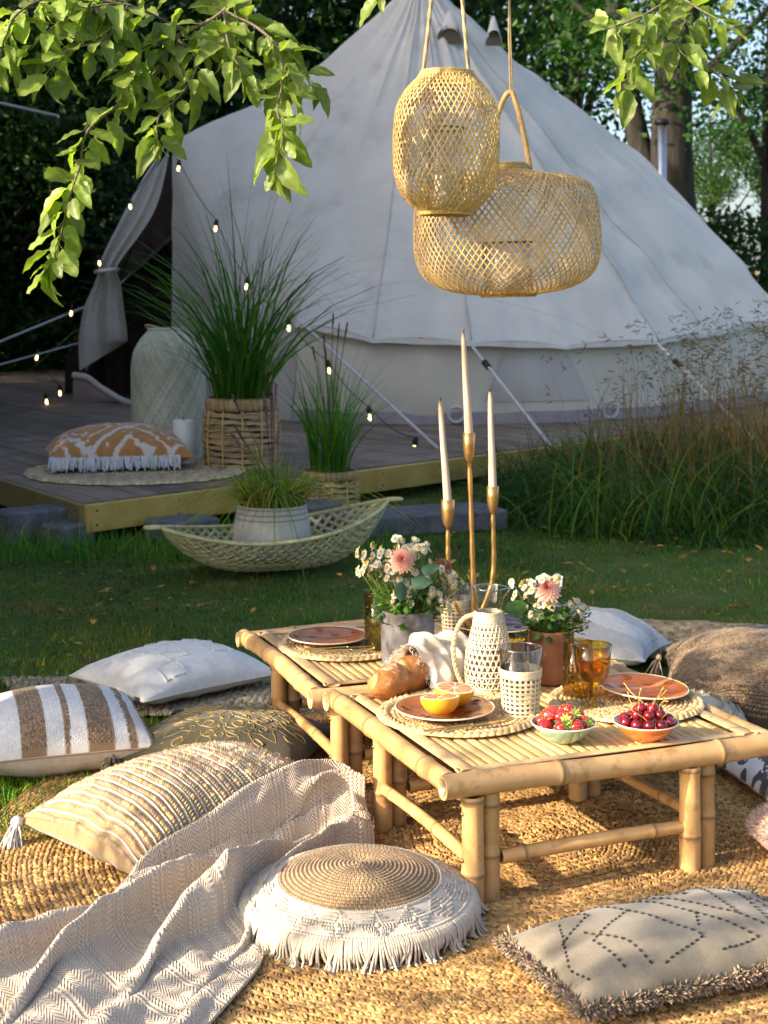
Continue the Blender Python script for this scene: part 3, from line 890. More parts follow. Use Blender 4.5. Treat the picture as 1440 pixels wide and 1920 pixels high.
# guy ropes with sliders
for (a, b, Ya, Yb, r) in (((556, 597), (850, 868), 14.6, 11.9, 0.016), ((884, 648), (1034, 838), 14.1, 12.4, 0.015), ((1234, 645), (1440, 850), 15.1, 12.6, 0.015),
                          ((110, 218), (-60, 180), 18.5, 20, 0.02), ((160, 575), (-60, 665), 18.4, 15.5, 0.014), ((160, 640), (-60, 700), 18.4, 15.0, 0.010)):
    A_, Bq = dp(*a, Ya), dp(*b, Yb)
    m = MB()
    tube(m, [A_, A_ * 0.6 + Bq * 0.4, Bq], r, 6)
    g = mk('guy_rope', m, M_rope_w, tent, world=True)
    if r == 0.015:
        m = MB()
        tube(m, [A_ * 0.82 + Bq * 0.18, A_ * 0.76 + Bq * 0.24], 0.03, 6)
        mk('slider', m, M_dark, g, world=True)
# stove pipe
sp = thing('stove_pipe', 'shiny steel stove pipe with a cap behind the right slope of the tent', 'stove pipe', tuple(dp(1241, 480, 21.5)))
m = MB()
lathe(m, [(0.065, 0), (0.065, 1.9), (0.06, 1.9)], 20)
lathe(m, [(0.069, 0.88), (0.071, 0.89), (0.071, 0.93), (0.069, 0.94)], 20)
mk('pipe', m, M_steel, sp)
m = MB()
lathe(m, [(0.0, 1.985), (0.10, 1.96), (0.115, 1.90), (0.10, 1.895), (0, 1.9)], 20)
mk('cap', m, M_dark, sp)
# things inside the door
m = MB()
p = bp(305, 19.2)
box(m, (0, 0, 0.5), (0.45, 0.4, 1.0), 0, b=0.01)
M_crate = mat('crate_wood', (0.20, 0.09, 0.03), (0.28, 0.13, 0.05), nscale=5, stretch=(1, 1, 4), rough=0.6)
wb = thing('wooden_chest', 'brown wooden chest standing just inside the tent door', 'chest', (p[0] + 0.02, p[1], DZ + 0.02), 0.2)
mk('chest_body', m, M_crate, wb, smooth=False)
m = MB(); box(m, (0, 0, 1.03), (0.49, 0.44, 0.05), 0, b=0.008)
mk('chest_lid', m, M_crate, wb, smooth=False)
# ================================================================ rugs
M_jute = mat('seagrass', (0.42, 0.245, 0.095), (0.59, 0.36, 0.15), nscale=9, rough=0.85, bump=0.6, bscale=500, bdist=0.001, spec=0.15)
M_jute_dark = mat('rug_backing', (0.12, 0.065, 0.02), (0.17, 0.09, 0.03), nscale=30, rough=0.95)
M_jute2 = mat('jute_grey', (0.30, 0.24, 0.16), (0.40, 0.33, 0.23), nscale=12, rough=0.85)
RC, RR = np.array([0.35, 3.99]), 1.43
def rug_z(P):
    x, y = P[..., 0], P[..., 1]
    return 0.012 + 0.006 * noise(np.stack([x, y, 0 * x], -1), 3.0, 11) + 0.005
rug = thing('round_rug', 'large round golden seagrass rug under the front bamboo table', 'rug', (RC[0], RC[1], 0))
m = MB()
def rb(u, v):
    a = u * 2 * pi
    P = np.stack([RC[0] + RR * v * np.cos(a), RC[1] + RR * v * np.sin(a), 0 * u], -1)
    P[..., 2] = rug_z(P) * np.clip((1.001 - v) * 300, 0, 1) - 0.004
    return P
grid(m, 96, 40, rb, cu=True)
mk('backing', m, M_jute_dark, rug, world=True)
def stitched(mb, P, D, L, W, Hh, ang, cols, nrm=None):
    """stitches at P running along D turned by ang in the plane of the surface"""
    N = np.tile([0, 0, 1.0], (len(P), 1)) if nrm is None else nrm
    S = np.cross(N, D)
    ca, sa = np.cos(ang)[:, None], np.sin(ang)[:, None]
    X = D * ca + S * sa
    Y = np.cross(N, X)
    return scatter(mb, *LENS_S, P, X * np.reshape(L, (-1, 1)), Y * np.reshape(W, (-1, 1)), N * np.reshape(Hh, (-1, 1)), cols)
m = MB()
r, row = 0.03, 0
Ps, Ds, As, Ls, Cs, Ws = [], [], [], [], [], []
while r < RR:
    n = int(2 * pi * r / 0.0108)
    a = (np.arange(n) + rng.random()) / n * 2 * pi + rng.normal(0, 0.0018 / r, n)
    rr = r + rng.normal(0, 0.0013, n) + 0.006 * np.sin(a * 9 + r * 3)
    P = np.stack([RC[0] + rr * np.cos(a), RC[1] + rr * np.sin(a), 0 * a], 1)
    k = (P[:, 1] > 2.72) & (np.abs(P[:, 0] - 0.1) < 0.262 * P[:, 1] + 0.75)
    if k.any():
        sgn = 1 if row % 2 else -1
        Ps.append(P[k]); Ds.append(np.stack([-np.sin(a), np.cos(a), 0 * a], 1)[k])
        As.append(sgn * (R(34) + rng.normal(0, 0.13, k.sum())))
        Ls.append(U(0.019, 0.029, k.sum())); Ws.append(U(0.0075, 0.0105, k.sum()))
        band = 1 + 0.12 * math.sin(r * 31) + 0.10 * math.sin(r * 11 + 1)
        Cs.append(shade(int(k.sum()), 0.5, 1.35, (band, band * 0.99, band * 0.95), 0.035))
    r += 0.0128; row += 1
Ps = np.concatenate(Ps); Ps[:, 2] = rug_z(Ps) - 0.003
stitched(m, Ps, np.concatenate(Ds), np.concatenate(Ls), np.concatenate(Ws), U(0.004, 0.0075, len(Ps)), np.concatenate(As), np.concatenate(Cs))
stuff(mk('woven_stitches', m, M_jute, rug, world=True))
# braided edge
m = MB()
n = 620
a = np.arange(n) / n * 2 * pi
P = np.stack([RC[0] + RR * np.cos(a), RC[1] + RR * np.sin(a), np.full(n, 0.012)], 1)
stitched(m, P, np.stack([-np.sin(a), np.cos(a), 0 * a], 1), 0.026, 0.016, 0.012, np.full(n, 0.5), shade(n, 0.5, 1.0, (0.9, 0.8, 0.75)))
stuff(mk('braided_edge', m, M_jute, rug, world=True))

def strip_rug(name, label, C4, nr, nc, hfn, m_, L, W, Hh, lo=0.6, hi=1.3, base=(1, 1, 1), ang=0.45):
    """rug between four corners, of woven rows"""
    C4 = np.array(C4, float)
    t = thing(name, label, 'rug', (*C4[0], 0))
    def pos(u, v):
        P = (C4[0] * ((1 - u) * (1 - v))[..., None] + C4[1] * (u * (1 - v))[..., None] + C4[2] * (u * v)[..., None] + C4[3] * ((1 - u) * v)[..., None])
        P3 = np.concatenate([P, np.zeros(P.shape[:-1] + (1,))], -1)
        P3[..., 2] = hfn(P3, u, v)
        return P3
    b = MB(); grid(b, 60, 40, lambda u, v: pos(u, v) + np.array([0, 0, -0.006]))
    mk('backing', b, M_jute_dark, t, world=True)
    u, v = np.meshgrid((np.arange(nc) + 0.5) / nc, (np.arange(nr) + 0.5) / nr, indexing='ij')
    u = (u + rng.normal(0, 0.15 / nc, u.shape)).ravel(); v = (v + rng.normal(0, 0.1 / nr, v.shape)).ravel()
    P = pos(u, v); D = unit(pos(u + 0.002, v) - P); N = unit(np.cross(D, pos(u, v + 0.002) - P))
    sg = np.where((v * nr).astype(int) % 2, 1, -1)
    b = MB()
    stitched(b, P - N * 0.002, D, U(L * 0.85, L * 1.15, len(P)), U(W * 0.85, W * 1.2, len(P)), Hh, sg * (ang + rng.normal(0, 0.12, len(P))), shade(len(P), lo, hi, base, 0.04), N)
    stuff(mk('woven_stitches', b, m_, t, world=True))
    return t
c0, c1 = gp(18, 1312)[:2], gp(2, 1275)[:2]
strip_rug('jute_rug', 'grey brown jute rug under the white cushion and the back table', [c0 + np.array([0.12, -0.2]), c0 + np.array([1.6, -0.25]), c1 + np.array([2.0, 0.05]), c1], 50, 64,
          lambda P, u, v: 0.008 + 0.002 * noise(P, 4, 12), M_jute2, 0.032, 0.021, 0.011)
strip_rug('rumpled_rug', 'rumpled rough straw coloured rug lying on the grass behind the dark cushion', [(0.70, 6.05), (2.1, 5.7), (2.25, 6.35), (0.85, 6.72)], 40, 60,
          lambda P, u, v: 0.012 + 0.045 * np.sin(pi * np.clip(u * 1.1, 0, 1)) ** 0.6 * (0.7 + 0.5 * np.sin(v * 9 + u * 5) + 0.4 * noise(P, 5, 13)) * np.sin(pi * v) ** 0.5, M_jute2, 0.05, 0.022, 0.018, 0.55, 1.5, (1.15, 1.05, 0.85), 0.3)

# ================================================================ bamboo tables
M_bam = mat('bamboo_pole', (0.50, 0.325, 0.15), (0.64, 0.44, 0.23), nscale=9, stretch=(1, 1, 1), rough=0.38, bump=0.15, bscale=60, bdist=0.002, spec=0.4, vary=0.2, blotch=((0.36, 0.225, 0.11), 16, 0.53))
M_slat = mat('bamboo_slat', (0.50, 0.33, 0.135), (0.66, 0.46, 0.22), nscale=11, rough=0.42, bump=0.15, bscale=80, bdist=0.001, spec=0.4, vary=0.16)
M_brass_bolt = mat('bolt_brass', (0.30, 0.20, 0.08), rough=0.35, metal=0.8)
def bamboo(p0, p1, r, nodes, wob=0.004, col=(1, 1, 1), k=14, seed=0):
    p0, p1 = np.array(p0, float), np.array(p1, float)
    L = np.linalg.norm(p1 - p0)
    s = set(np.linspace(0, L, max(6, int(L / 0.05))))
    for q in nodes:
        for d in (-0.016, -0.007, -0.003, 0.0, 0.003, 0.007, 0.016):
            if 0 < q + d < L: s.add(q + d)
    s = np.array(sorted(s))
    rr = np.full(len(s), r); cc = np.ones((len(s), 3))
    rr *= 1 + 0.03 * np.sin(s * 9 + seed)
    for q in nodes:
        d = np.abs(s - q)
        rr += r * 0.095 * np.exp(-(d / 0.006) ** 2) + r * 0.05 * np.exp(-(d / 0.014) ** 2) - r * 0.05 * np.exp(-((d - 0.001) / 0.0015) ** 2)
        cc *= (1 - 0.6 * np.exp(-(d / 0.004) ** 2))[:, None] * (1 - 0.12 * np.exp(-(d / 0.03) ** 2))[:, None] * np.array([1, 0.96, 0.9])
    P = p0 + (p1 - p0) * (s / L)[:, None]
    T, N, B = frames(P)
    P = P + N * (wob * np.sin(s * 6.5 + seed))[:, None] + B * (wob * np.sin(s * 5.1 + 2 * seed))[:, None]
    m = MB()
    tube(m, P, rr, k, np.array(cc) * np.asarray(col), cap=False)
    for e, sg in ((0, -1), (-1, 1)):      # hollow ends; the dark inside is put into the colour
        a = np.arange(k) / k * 2 * pi
        ring = lambda q, d: P[e] + (N[e] * np.cos(a)[:, None] + B[e] * np.sin(a)[:, None]) * q + T[e] * d
        v = np.concatenate([ring(rr[e], 0), ring(rr[e] * 0.72, 0), ring(rr[e] * 0.68, -sg * 0.012), [P[e] - T[e] * sg * 0.012]])
        f = [quads(3, k, cv=True), np.array([[3 * k, 2 * k + (j + 1) % k, 2 * k + j] for j in range(k)])]
        c = np.concatenate([np.full((2 * k, 3), 0.9), np.full((k + 1, 3), 0.25)]) * np.asarray(col)
        m.add(v, f, c)
    return m
TZ = 0.322     # top of the slats
def table(FL, yaw, W, D, lx, ly, label, stitch):
    t = thing('bamboo_table', label, 'table', (FL[0], FL[1], 0), yaw, 'low bamboo tables')
    rz_, rr = 0.303, 0.026
    # rails: front and back run past the side ones
    mk('rail', bamboo((-0.03, 0, rz_), (W + 0.045, 0, rz_), rr * 1.08, (0.31, 0.31 + 0.46), seed=stitch), M_bam, t)
    mk('rail', bamboo((-0.03, D, rz_), (W + 0.03, D, rz_), rr, (0.2, 0.62), seed=stitch + 1), M_bam, t)
    mk('rail', bamboo((0, 0.024, rz_ + 0.002), (0, D + 0.03, rz_ + 0.002), rr, (0.14, 0.5, 0.72), seed=stitch + 2), M_bam, t)
    mk('rail', bamboo((W, 0.024, rz_ + 0.002), (W, D + 0.03, rz_ + 0.002), rr, (0.16, 0.55), seed=stitch + 3), M_bam, t)
    # flat border strips along the rails
    for (x0, y0, x1, y1, w_) in ((0.052, 0.03, 0.052, D - 0.03, 0.042), (W - 0.055, 0.03, W - 0.055, D - 0.03, 0.042), (0.03, D - 0.052, W - 0.03, D - 0.052, 0.040), (0.03, 0.046, W - 0.03, 0.046, 0.03)):
        b = MB()
        P = np.linspace((x0, y0, TZ + 0.003), (x1, y1, TZ + 0.003), 12)
        tube(b, P, w_ / 2, 10, flat=0.28, col=np.clip(1 + rng.normal(0, 0.04, (12, 1)), 0.85, 1.1) * np.ones((12, 3)))
        mk('border_strip', b, M_bam, t)
    n = int((W - 0.15) / 0.0275)
    for i in range(n):
        x = 0.078 + (i + 0.5) * (W - 0.156) / n
        b = MB()
        hw = (W - 0.156) / n / 2 - 0.0018
        y = np.array([0.064, 0.2, 0.4, 0.6, D - 0.076])
        xs = np.linspace(-1, 1, 5)
        tilt = rng.normal(0, 0.0008)
        v = np.stack([np.broadcast_to(x + xs * hw, (5, 5)), np.broadcast_to(y[:, None], (5, 5)), np.broadcast_to(TZ - 0.0022 * xs ** 2 + tilt * xs, (5, 5)) + rng.normal(0, 0.0005, (5, 1))], -1)
        low = v[:, [0, 4]] - np.array([0, 0, 0.006])
        vv = np.concatenate([v.reshape(-1, 3), low.reshape(-1, 3)])
        f = [quads(5, 5)]
        sd = []
        for j in range(4):
            sd += [[j * 5, 25 + j * 2, 25 + j * 2 + 2, j * 5 + 5], [j * 5 + 4, j * 5 + 9, 25 + j * 2 + 3, 25 + j * 2 + 1]]
        f.append(np.array(sd))
        b.add(vv, f, np.full((len(vv), 3), U(0.88, 1.08)) * np.array([1, U(0.96, 1.02), U(0.88, 1.05)]))
        mk('slat', b, M_slat, t)
    b = MB(); box(b, (W / 2, D / 2, TZ - 0.017), (W - 0.09, D - 0.09, 0.006))
    mk('underboard', b, M_jute_dark, t, smooth=False)
    # paired legs, stretchers, bolts
    legs = []
    for (x, dx) in ((lx[0], 0.052), (lx[1], 0.056)):
        for y in ly:
            for q in (0, 1):
                xx, yy = x + q * dx, y + (0.012 if q else 0)
                top = 0.285 if yy > 0.08 else 0.276
                mk('leg', bamboo((xx, yy, 0.006), (xx, yy, top), 0.0262 - 0.001 * q, (0.085 + 0.03 * q + 0.02 * rng.random(), 0.24 if q else 0.26), 0.0015, seed=xx * 31 + yy, col=(0.97, 0.93, 0.86)), M_bam, t)
    for y, z in ((ly[0] + 0.006, 0.118), (ly[1] + 0.006, 0.112)):
        mk('stretcher', bamboo((lx[0] + 0.078, y, z), (lx[1] - 0.024, y, z + 0.006), 0.0165, (0.06, 0.42), seed=y, col=(0.95, 0.90, 0.82)), M_bam, t)
    for x in (lx[0] - 0.004, lx[1] + 0.05):
        mk('stretcher', bamboo((x, ly[0] + 0.022, 0.125), (x, ly[1] - 0.022, 0.125), 0.0155, (0.18, 0.47), seed=x, col=(0.95, 0.90, 0.82)), M_bam, t)
    mk('cross_pole', bamboo((lx[0] + 0.05, 0.028, 0.262), (lx[0] + 0.05, D - 0.06, 0.262), 0.013, (0.3,)), M_bam, t)
    mk('cross_pole', bamboo((lx[1] + 0.112, 0.030, 0.268), (lx[1] + 0.112, D - 0.06, 0.268), 0.014, (0.3,)), M_bam, t)
    bm = MB()
    lathe(bm, [(0, 0.004), (0.004, 0.0035), (0.006, 0.001), (0.006, 0)], 10)
    bm = bm.mesh('bolt'); bm.materials.append(M_brass_bolt)
    for y in ly:
        for z in (0.125, 0.235):
            mk('bolt', bm, None, t, m=Matrix.Translation((lx[0] - 0.026, y, z)) @ Matrix.Rotation(-pi / 2, 4, 'Y'))
    return t
YAW1 = R(22)
TA = table((0.163, 3.505), YAW1, 0.91, 0.80, (0.052, 0.655), (0.006, 0.575), 'front low bamboo table set with citrus, berries and glasses', 1.0)
TB = table((-0.186, 4.300), R(20.5), 0.92, 0.80, (0.062, 0.66), (0.006, 0.62), 'back low bamboo table in the shade with the zinc vase', 3.7)
# ================================================================ cushions
def fabric(name, c1, c2=None, bscale=700, bump=0.5, nscale=40, **k):
    return mat(name, c1, c2 or tuple(0.86 * x for x in c1), nscale=nscale, rough=0.95, spec=0.1, bump=bump, bscale=bscale, bdist=0.0015, sheen=0.25, **k)
M_linen = fabric('linen_white', (0.72, 0.70, 0.66))
M_cotton = fabric('cotton_cream', (0.60, 0.53, 0.43), bscale=900)
M_yarn = fabric('yarn', (0.85, 0.85, 0.85), bscale=1200, bump=0.8)
M_under = fabric('cushion_back', (0.66, 0.58, 0.50))
M_grey = fabric('linen_grey', (0.22, 0.19, 0.145), (0.18, 0.157, 0.12), nscale=120)
M_olive = fabric('olive_cotton', (0.060, 0.053, 0.028), (0.045, 0.040, 0.021))
M_gold = mat('gold_thread', (0.36, 0.26, 0.10), (0.28, 0.20, 0.07), nscale=200, rough=0.5, spec=0.4, metal=0.2)
M_slate = fabric('slate_cotton', (0.075, 0.08, 0.075))
M_dgrey = fabric('cushion_side_grey', (0.34, 0.32, 0.28))
def prof(a, p=2.4, q=0.62):
    return np.maximum(1 - np.abs(a) ** p, 0) ** q
class Cushion:
    """pillow: seam plane z = 0 in its own space, u and v in [-1, 1]"""
    def __init__(s, W, D, h, low=0.45, pinch=0.07, p=2.4, q=0.62, seed=0, wr=0.004, dent=0.0):
        s.W, s.D, s.h, s.low, s.pinch, s.p, s.q, s.seed, s.wr, s.dent = W, D, h, low, pinch, p, q, seed, wr, dent
    def P(s, u, v, side=1):
        x = s.W / 2 * u * (1 - s.pinch * (1 - v * v) * np.abs(u))
        y = s.D / 2 * v * (1 - s.pinch * (1 - u * u) * np.abs(v))
        g = (prof(u, s.p, s.q) * prof(v, s.p, s.q)) ** 0.85
        e = np.clip(g * 3, 0, 1)
        z = (s.h if side > 0 else -s.h * s.low) * g
        Q = np.stack([x * 9, y * 9, 0 * x + side], -1)
        z = z + e * (s.wr * noise(Q, 1.0, s.seed) + s.wr * 0.6 * noise(Q, 2.6, s.seed + 1))
        a = np.arctan2(v, u)
        rr = np.maximum(np.abs(u), np.abs(v))
        z = z + s.wr * 1.2 * np.sin(a * 13 + s.seed) * np.clip((rr - 0.55) * 2.2, 0, 1) * np.clip((1 - rr) * 9, 0, 1)
        if side > 0 and s.dent:
            z = z - s.dent * np.exp(-((u - 0.1) ** 2 + (v + 0.1) ** 2) * 9)
        if side < 0:
            z = np.maximum(z, -s.h * s.low * 0.82)
        return np.stack([x, y, z], -1)
    def N(s, u, v, side=1):
        d = 0.004
        a = s.P(np.clip(u + d, -1, 1), v, side) - s.P(np.clip(u - d, -1, 1), v, side)
        b = s.P(u, np.clip(v + d, -1, 1), side) - s.P(u, np.clip(v - d, -1, 1), side)
        n = unit(np.cross(a, b))
        return n * np.sign(n[..., 2:3] + 1e-6) * side
    def mesh(s, n=60, side=1, col=(1, 1, 1)):
        m = MB()
        f = lambda u, v: s.P(u, v, side)
        t = lambda a: np.sin(a * pi / 2) * 0.35 + a * 0.65
        grid(m, n, n, lambda u, v: s.P(t(u), t(v), side), (lambda u, v: col(t(u), t(v))) if callable(col) else col, u0=-1, u1=1, v0=-1, v1=1)
        if side < 0:
            m.f = [a[:, ::-1] for a in m.f]
        return m
    def thing(s, label, loc, rz, group=None, rx=0.0, ry=0.0, name='cushion', cat='cushion'):
        return thing(name, label, cat, (loc[0], loc[1], (loc[2] if len(loc) > 2 else 0.015) + s.h * s.low * 0.8), rz, group, rx, ry)
def seam(cu, t, m_, r=0.0022, col=(0.9, 0.88, 0.85)):
    k = np.linspace(-1, 1, 40)
    o = np.ones(40)
    q = np.concatenate([np.stack([k, -o], 1), np.stack([o, k], 1), np.stack([-k, o], 1), np.stack([-o, -k], 1)])
    b = MB(); tube(b, cu.P(q[:, 0], q[:, 1]), r, 5, col, cap=False)
    mk('seam', b, m_, t)
def surf_stitch(mb, cu, u, v, du, dv, L, W, Hh, cols, lift=0.0, side=1):
    """stitches on the cushion at (u, v) pointing along (du, dv)"""
    u, v = np.clip(u, -0.995, 0.995), np.clip(v, -0.995, 0.995)
    P = cu.P(u, v, side); N = cu.N(u, v, side)
    e = 0.01
    D = cu.P(np.clip(u + e * du, -1, 1), np.clip(v + e * dv, -1, 1), side) - cu.P(np.clip(u - e * du, -1, 1), np.clip(v - e * dv, -1, 1), side)
    X = unit(D); Y = np.cross(N, X)
    scatter(mb, *LENS_S, P + N * lift, X * np.reshape(L, (-1, 1)), Y * np.reshape(W, (-1, 1)), N * np.reshape(Hh, (-1, 1)), cols)
def tassel(mb, top, d, L, r, n, cols, knot=True, th=0.0022):
    d = unit(d)
    if knot:
        ball(mb, top, r * 0.75, 7, 10, cols)
    for i in range(n):
        e = d + rng.normal(0, 0.24, 3)
        p = [np.array(top) + rng.normal(0, r * 0.25, 3), np.array(top) + e * L * 0.5 + rng.normal(0, r * 0.2, 3), np.array(top) + e * L * U(0.85, 1.1) + np.array([0, 0, -0.015])]
        for q in p: q[2] = max(q[2], 0.004 - 0 * L) if False else q[2]
        tube(mb, smoothp(p, 5), [th, th * 1.1, th, th * 0.9, th * 0.5], 4, np.asarray(cols) * U(0.8, 1.1), cap=False)
def cords(mb, A, B, r, cols, sag=0.006, k=5, seg=6):
    """many short yarns from A to B"""
    for a, b, c in zip(A, B, cols):
        t = np.linspace(0, 1, seg)[:, None]
        P = a + (b - a) * t + np.array([0, 0, 1]) * (sag * np.sin(pi * t)) + rng.normal(0, 0.0012, (seg, 3))
        tube(mb, P, np.array([1, 1, 1, 1, 1.05, 0.6][:seg]) * r, k, c, cap=False)

# ---- white cushion with raised tufted squares
cu = Cushion(0.60, 0.50, 0.105, 0.55, seed=3, wr=0.004)
t = cu.thing('plain white cushion with raised tufted squares beside the back table', (-0.77, 5.52), R(42))
mk('cover', cu.mesh(60), M_linen, t)
mk('back', cu.mesh(40, -1, (0.95, 0.9, 0.85)), M_linen, t)
seam(cu, t, M_linen, 0.0028)
m = MB()
for (cu_, cv_) in ((-0.2, -0.3), (0.45, -0.35), (-0.05, 0.35), (-0.6, 0.15), (0.5, 0.3), (-0.45, -0.7)):
    for q in range(60):
        a = rng.integers(0, 4); s_ = U(-1, 1)
        e = [(s_, -1), (s_, 1), (-1, s_), (1, s_)][a]
        u, v = cu_ + e[0] * 0.15, cv_ + e[1] * 0.16
        surf_stitch(m, cu, np.array([u]), np.array([v]), np.array([1.0 if a < 2 else 0]), np.array([0.0 if a < 2 else 1]), 0.014, 0.006, 0.006, shade(1, 0.9, 1.1))
stuff(mk('tufting', m, M_linen, t))

# ---- striped jute and white cushion
cu = Cushion(0.57, 0.49, 0.125, 0.85, seed=5, pinch=0.05)
t = cu.thing('brown jute cushion with white woven stripes lying on the grass', (-1.03, 4.66), R(19), rx=R(2))
edges = [-1, -0.87, -0.76, -0.66, -0.42, -0.16, 0.02, 0.085, 0.27, 0.55, 0.70, 0.78, 0.92, 1.01]
isw = [0, 1, 0, 1, 0, 1, 0, 1, 0, 1, 0, 1, 0]
def is_white(u):
    k = np.clip(np.searchsorted(edges, u, side='right') - 1, 0, 12)
    return np.array(isw)[k] > 0
mk('cover', cu.mesh(90, 1, lambda u, v: np.where(is_white(u)[..., None], np.array([1.0, 1, 1.02]), np.array([0.36, 0.26, 0.17]))), M_linen, t)
mk('back', cu.mesh(40, -1), M_under, t)
seam(cu, t, M_under, 0.003, (0.55, 0.45, 0.38))
m = MB()
nu, nv = 84, 70
uu, vv = np.meshgrid(np.linspace(-0.985, 0.985, nu), np.linspace(-0.97, 0.97, nv), indexing='ij')
uu = (uu + rng.normal(0, 0.002, uu.shape)).ravel(); vv = (vv + ((np.arange(nu) % 2) * 0.014)[:, None]).ravel()
wq = is_white(uu)
c = np.where(wq[:, None], shade(len(uu), 0.85, 1.08, (0.86, 0.86, 0.87), 0.01), shade(len(uu), 0.55, 1.35, (0.38, 0.265, 0.165), 0.05))
sg = np.where((np.arange(nu) % 2 > 0)[:, None], 0.5, -0.5) * np.ones((nu, nv))
surf_stitch(m, cu, uu, vv, sg.ravel() * 0.9, np.ones_like(uu), np.where(wq, 0.0085, 0.0115), np.where(wq, 0.0055, 0.0066), np.where(wq, 0.0014, 0.0030), c)
stuff(mk('woven_stitches', m, M_yarn, t))
m = MB()
for (u, v) in ((-1, -1), (1, 1), (-1, 1), (1, -1)):
    p = cu.P(np.array(float(u)), np.array(float(v)))
    for q in range(40):
        d = unit(np.array([u, v, U(-0.3, 0.3)]) + rng.normal(0, 0.5, 3))
        tube(m, smoothp([p, p + d * 0.018, p + d * 0.032 + np.array([0, 0, -0.012])], 5), 0.0022, 4, (0.36, 0.27, 0.18), cap=False)
stuff(mk('corner_fringe', m, M_yarn, t))

# ---- olive cushion with gold embroidery
cu = Cushion(0.56, 0.49, 0.105, 0.5, seed=8, pinch=0.03, p=2.0, q=0.6)
t = cu.thing('dark olive cushion embroidered with golden scrolls beside the striped one', (-0.48, 4.66), R(-16))
mk('cover', cu.mesh(60), M_olive, t)
mk('back', cu.mesh(40, -1), M_olive, t)
seam(cu, t, M_olive, 0.003)
m = MB()
def emb(uv, w_=0.0014, leafy=False):
    uv = np.clip(np.asarray(uv), -0.94, 0.94)
    P = cu.P(uv[:, 0], uv[:, 1]) - cu.N(uv[:, 0], uv[:, 1]) * 0.0002
    n = len(P)
    tube(m, P, w_ * (0.6 + np.sin(np.linspace(0.1, 3.0, n))), 4, shade(1, 0.8, 1.15)[0], cap=False)
def spiral(c, r0, r1, a0, turns, n=26):
    a = np.linspace(a0, a0 + turns * 2 * pi, n)
    r = np.linspace(r0, r1, n)
    return np.stack([c[0] + r * np.cos(a), c[1] + r * np.sin(a)], 1)
for k in range(8):
    a = k * pi / 4 + 0.15
    ca, sa = math.cos(a), math.sin(a)
    rot = lambda p: np.asarray(p) @ np.array([[ca, sa], [-sa, ca]])
    for sgn in (1, -1):
        f = np.array([1, sgn])
        emb(rot(smoothp([(0.04, 0), (0.16, 0.07), (0.30, 0.05), (0.40, 0)], 18) * f))
        emb(rot(spiral((0.40, 0.14), 0.13, 0.02, -2.2, 1.4) * f), 0.0016)
        emb(rot(spiral((0.60, 0.13), 0.10, 0.015, 2.4, -1.3) * f))
        emb(rot(smoothp([(0.40, 0), (0.55, 0.05), (0.66, 0.20), (0.82, 0.26)], 16) * f), 0.0016)
        emb(rot(smoothp([(0.82, 0.26), (0.78, 0.20), (0.88, 0.17), (0.92, 0.24), (0.82, 0.26)], 14) * f), 0.002)
        emb(rot(smoothp([(0.66, 0.20), (0.70, 0.10), (0.80, 0.06), (0.90, 0)], 14) * f))
        for q in range(3):
            emb(rot(smoothp([(0.20 + 0.2 * q, 0.02), (0.25 + 0.2 * q, 0.05), (0.29 + 0.2 * q, 0.02)], 8) * f), 0.0022)
stuff(mk('embroidery', m, M_gold, t))
for i, (u, v) in enumerate(((-1, -1), (-1, 1), (1, -1), (1, 1))):
    m = MB()
    p = cu.P(np.array(float(u)), np.array(float(v)))
    d = np.array([u * 0.9, v * 0.9, 0.35])
    for q in range(54):
        e = unit(d * 0.7 + rng.normal(0, 0.6, 3))
        tube(m, smoothp([p, p + e * 0.02 + np.array([0, 0, 0.004]), p + e * 0.036 + np.array([0, 0, -0.016])], 6), 0.0036, 5, shade(1, 0.7, 1.3)[0], cap=False)
    mk('tassel', m, fabric('tassel_olive', (0.13, 0.11, 0.065)) if i == 0 else bpy.data.materials['tassel_olive'], t)

# ---- large cream cushion with bouclé rows
cu = Cushion(0.74, 0.53, 0.15, 0.42, seed=11, pinch=0.05, wr=0.003)
cpos = (-0.515, 4.02)
t = cu.thing('large golden cream cushion with raised looped rows and a corner tassel', cpos, R(44))
M_cream = fabric('cream_weave', (0.42, 0.32, 0.21), (0.36, 0.27, 0.17), nscale=90)
mk('cover', cu.mesh(60, 1, (0.80, 0.74, 0.62)), M_cream, t)
mk('back', cu.mesh(40, -1), M_dgrey, t)
m = MB()
rows = np.linspace(-0.965, 0.965, 26)
for i, u0 in enumerate(rows):
    n = 62
    v = np.linspace(-0.97, 0.97, n) + rng.normal(0, 0.003, n)
    u = u0 + 0.004 * np.sin(v * 9 + i)
    fat = 1 + 0.35 * noise(np.stack([v * 5, v * 0 + i * 1.7, v * 0], 1), 1, 17)
    c = shade(n, 0.75, 1.2, (0.66, 0.47, 0.285), 0.07)
    surf_stitch(m, cu, u, v, np.full(n, 0.9), rng.normal(0.55, 0.15, n), 0.0165 * fat, 0.0072, 0.0085 * fat, c)
    k = rng.random(n) < 0.12 + 0.10 * (u0 > 0)
    if k.any():
        surf_stitch(m, cu, u[k], v[k], rng.normal(size=k.sum()), rng.normal(size=k.sum()), 0.015, 0.012, 0.0105, shade(int(k.sum()), 0.8, 1.15, (0.78, 0.53, 0.25), 0.05))
    if i < 25:
        v2 = np.linspace(-0.975, 0.975, 96)
        u2 = np.full(96, u0 + (rows[1] - rows[0]) / 2) + 0.004 * np.sin(v2 * 9 + i)
        surf_stitch(m, cu, u2, v2, np.zeros(96), np.ones(96), 0.0085, 0.0062, 0.0058, shade(96, 0.9, 1.1, (0.78, 0.72, 0.61), 0.02))
stuff(mk('looped_rows', m, M_yarn, t))
m = MB()
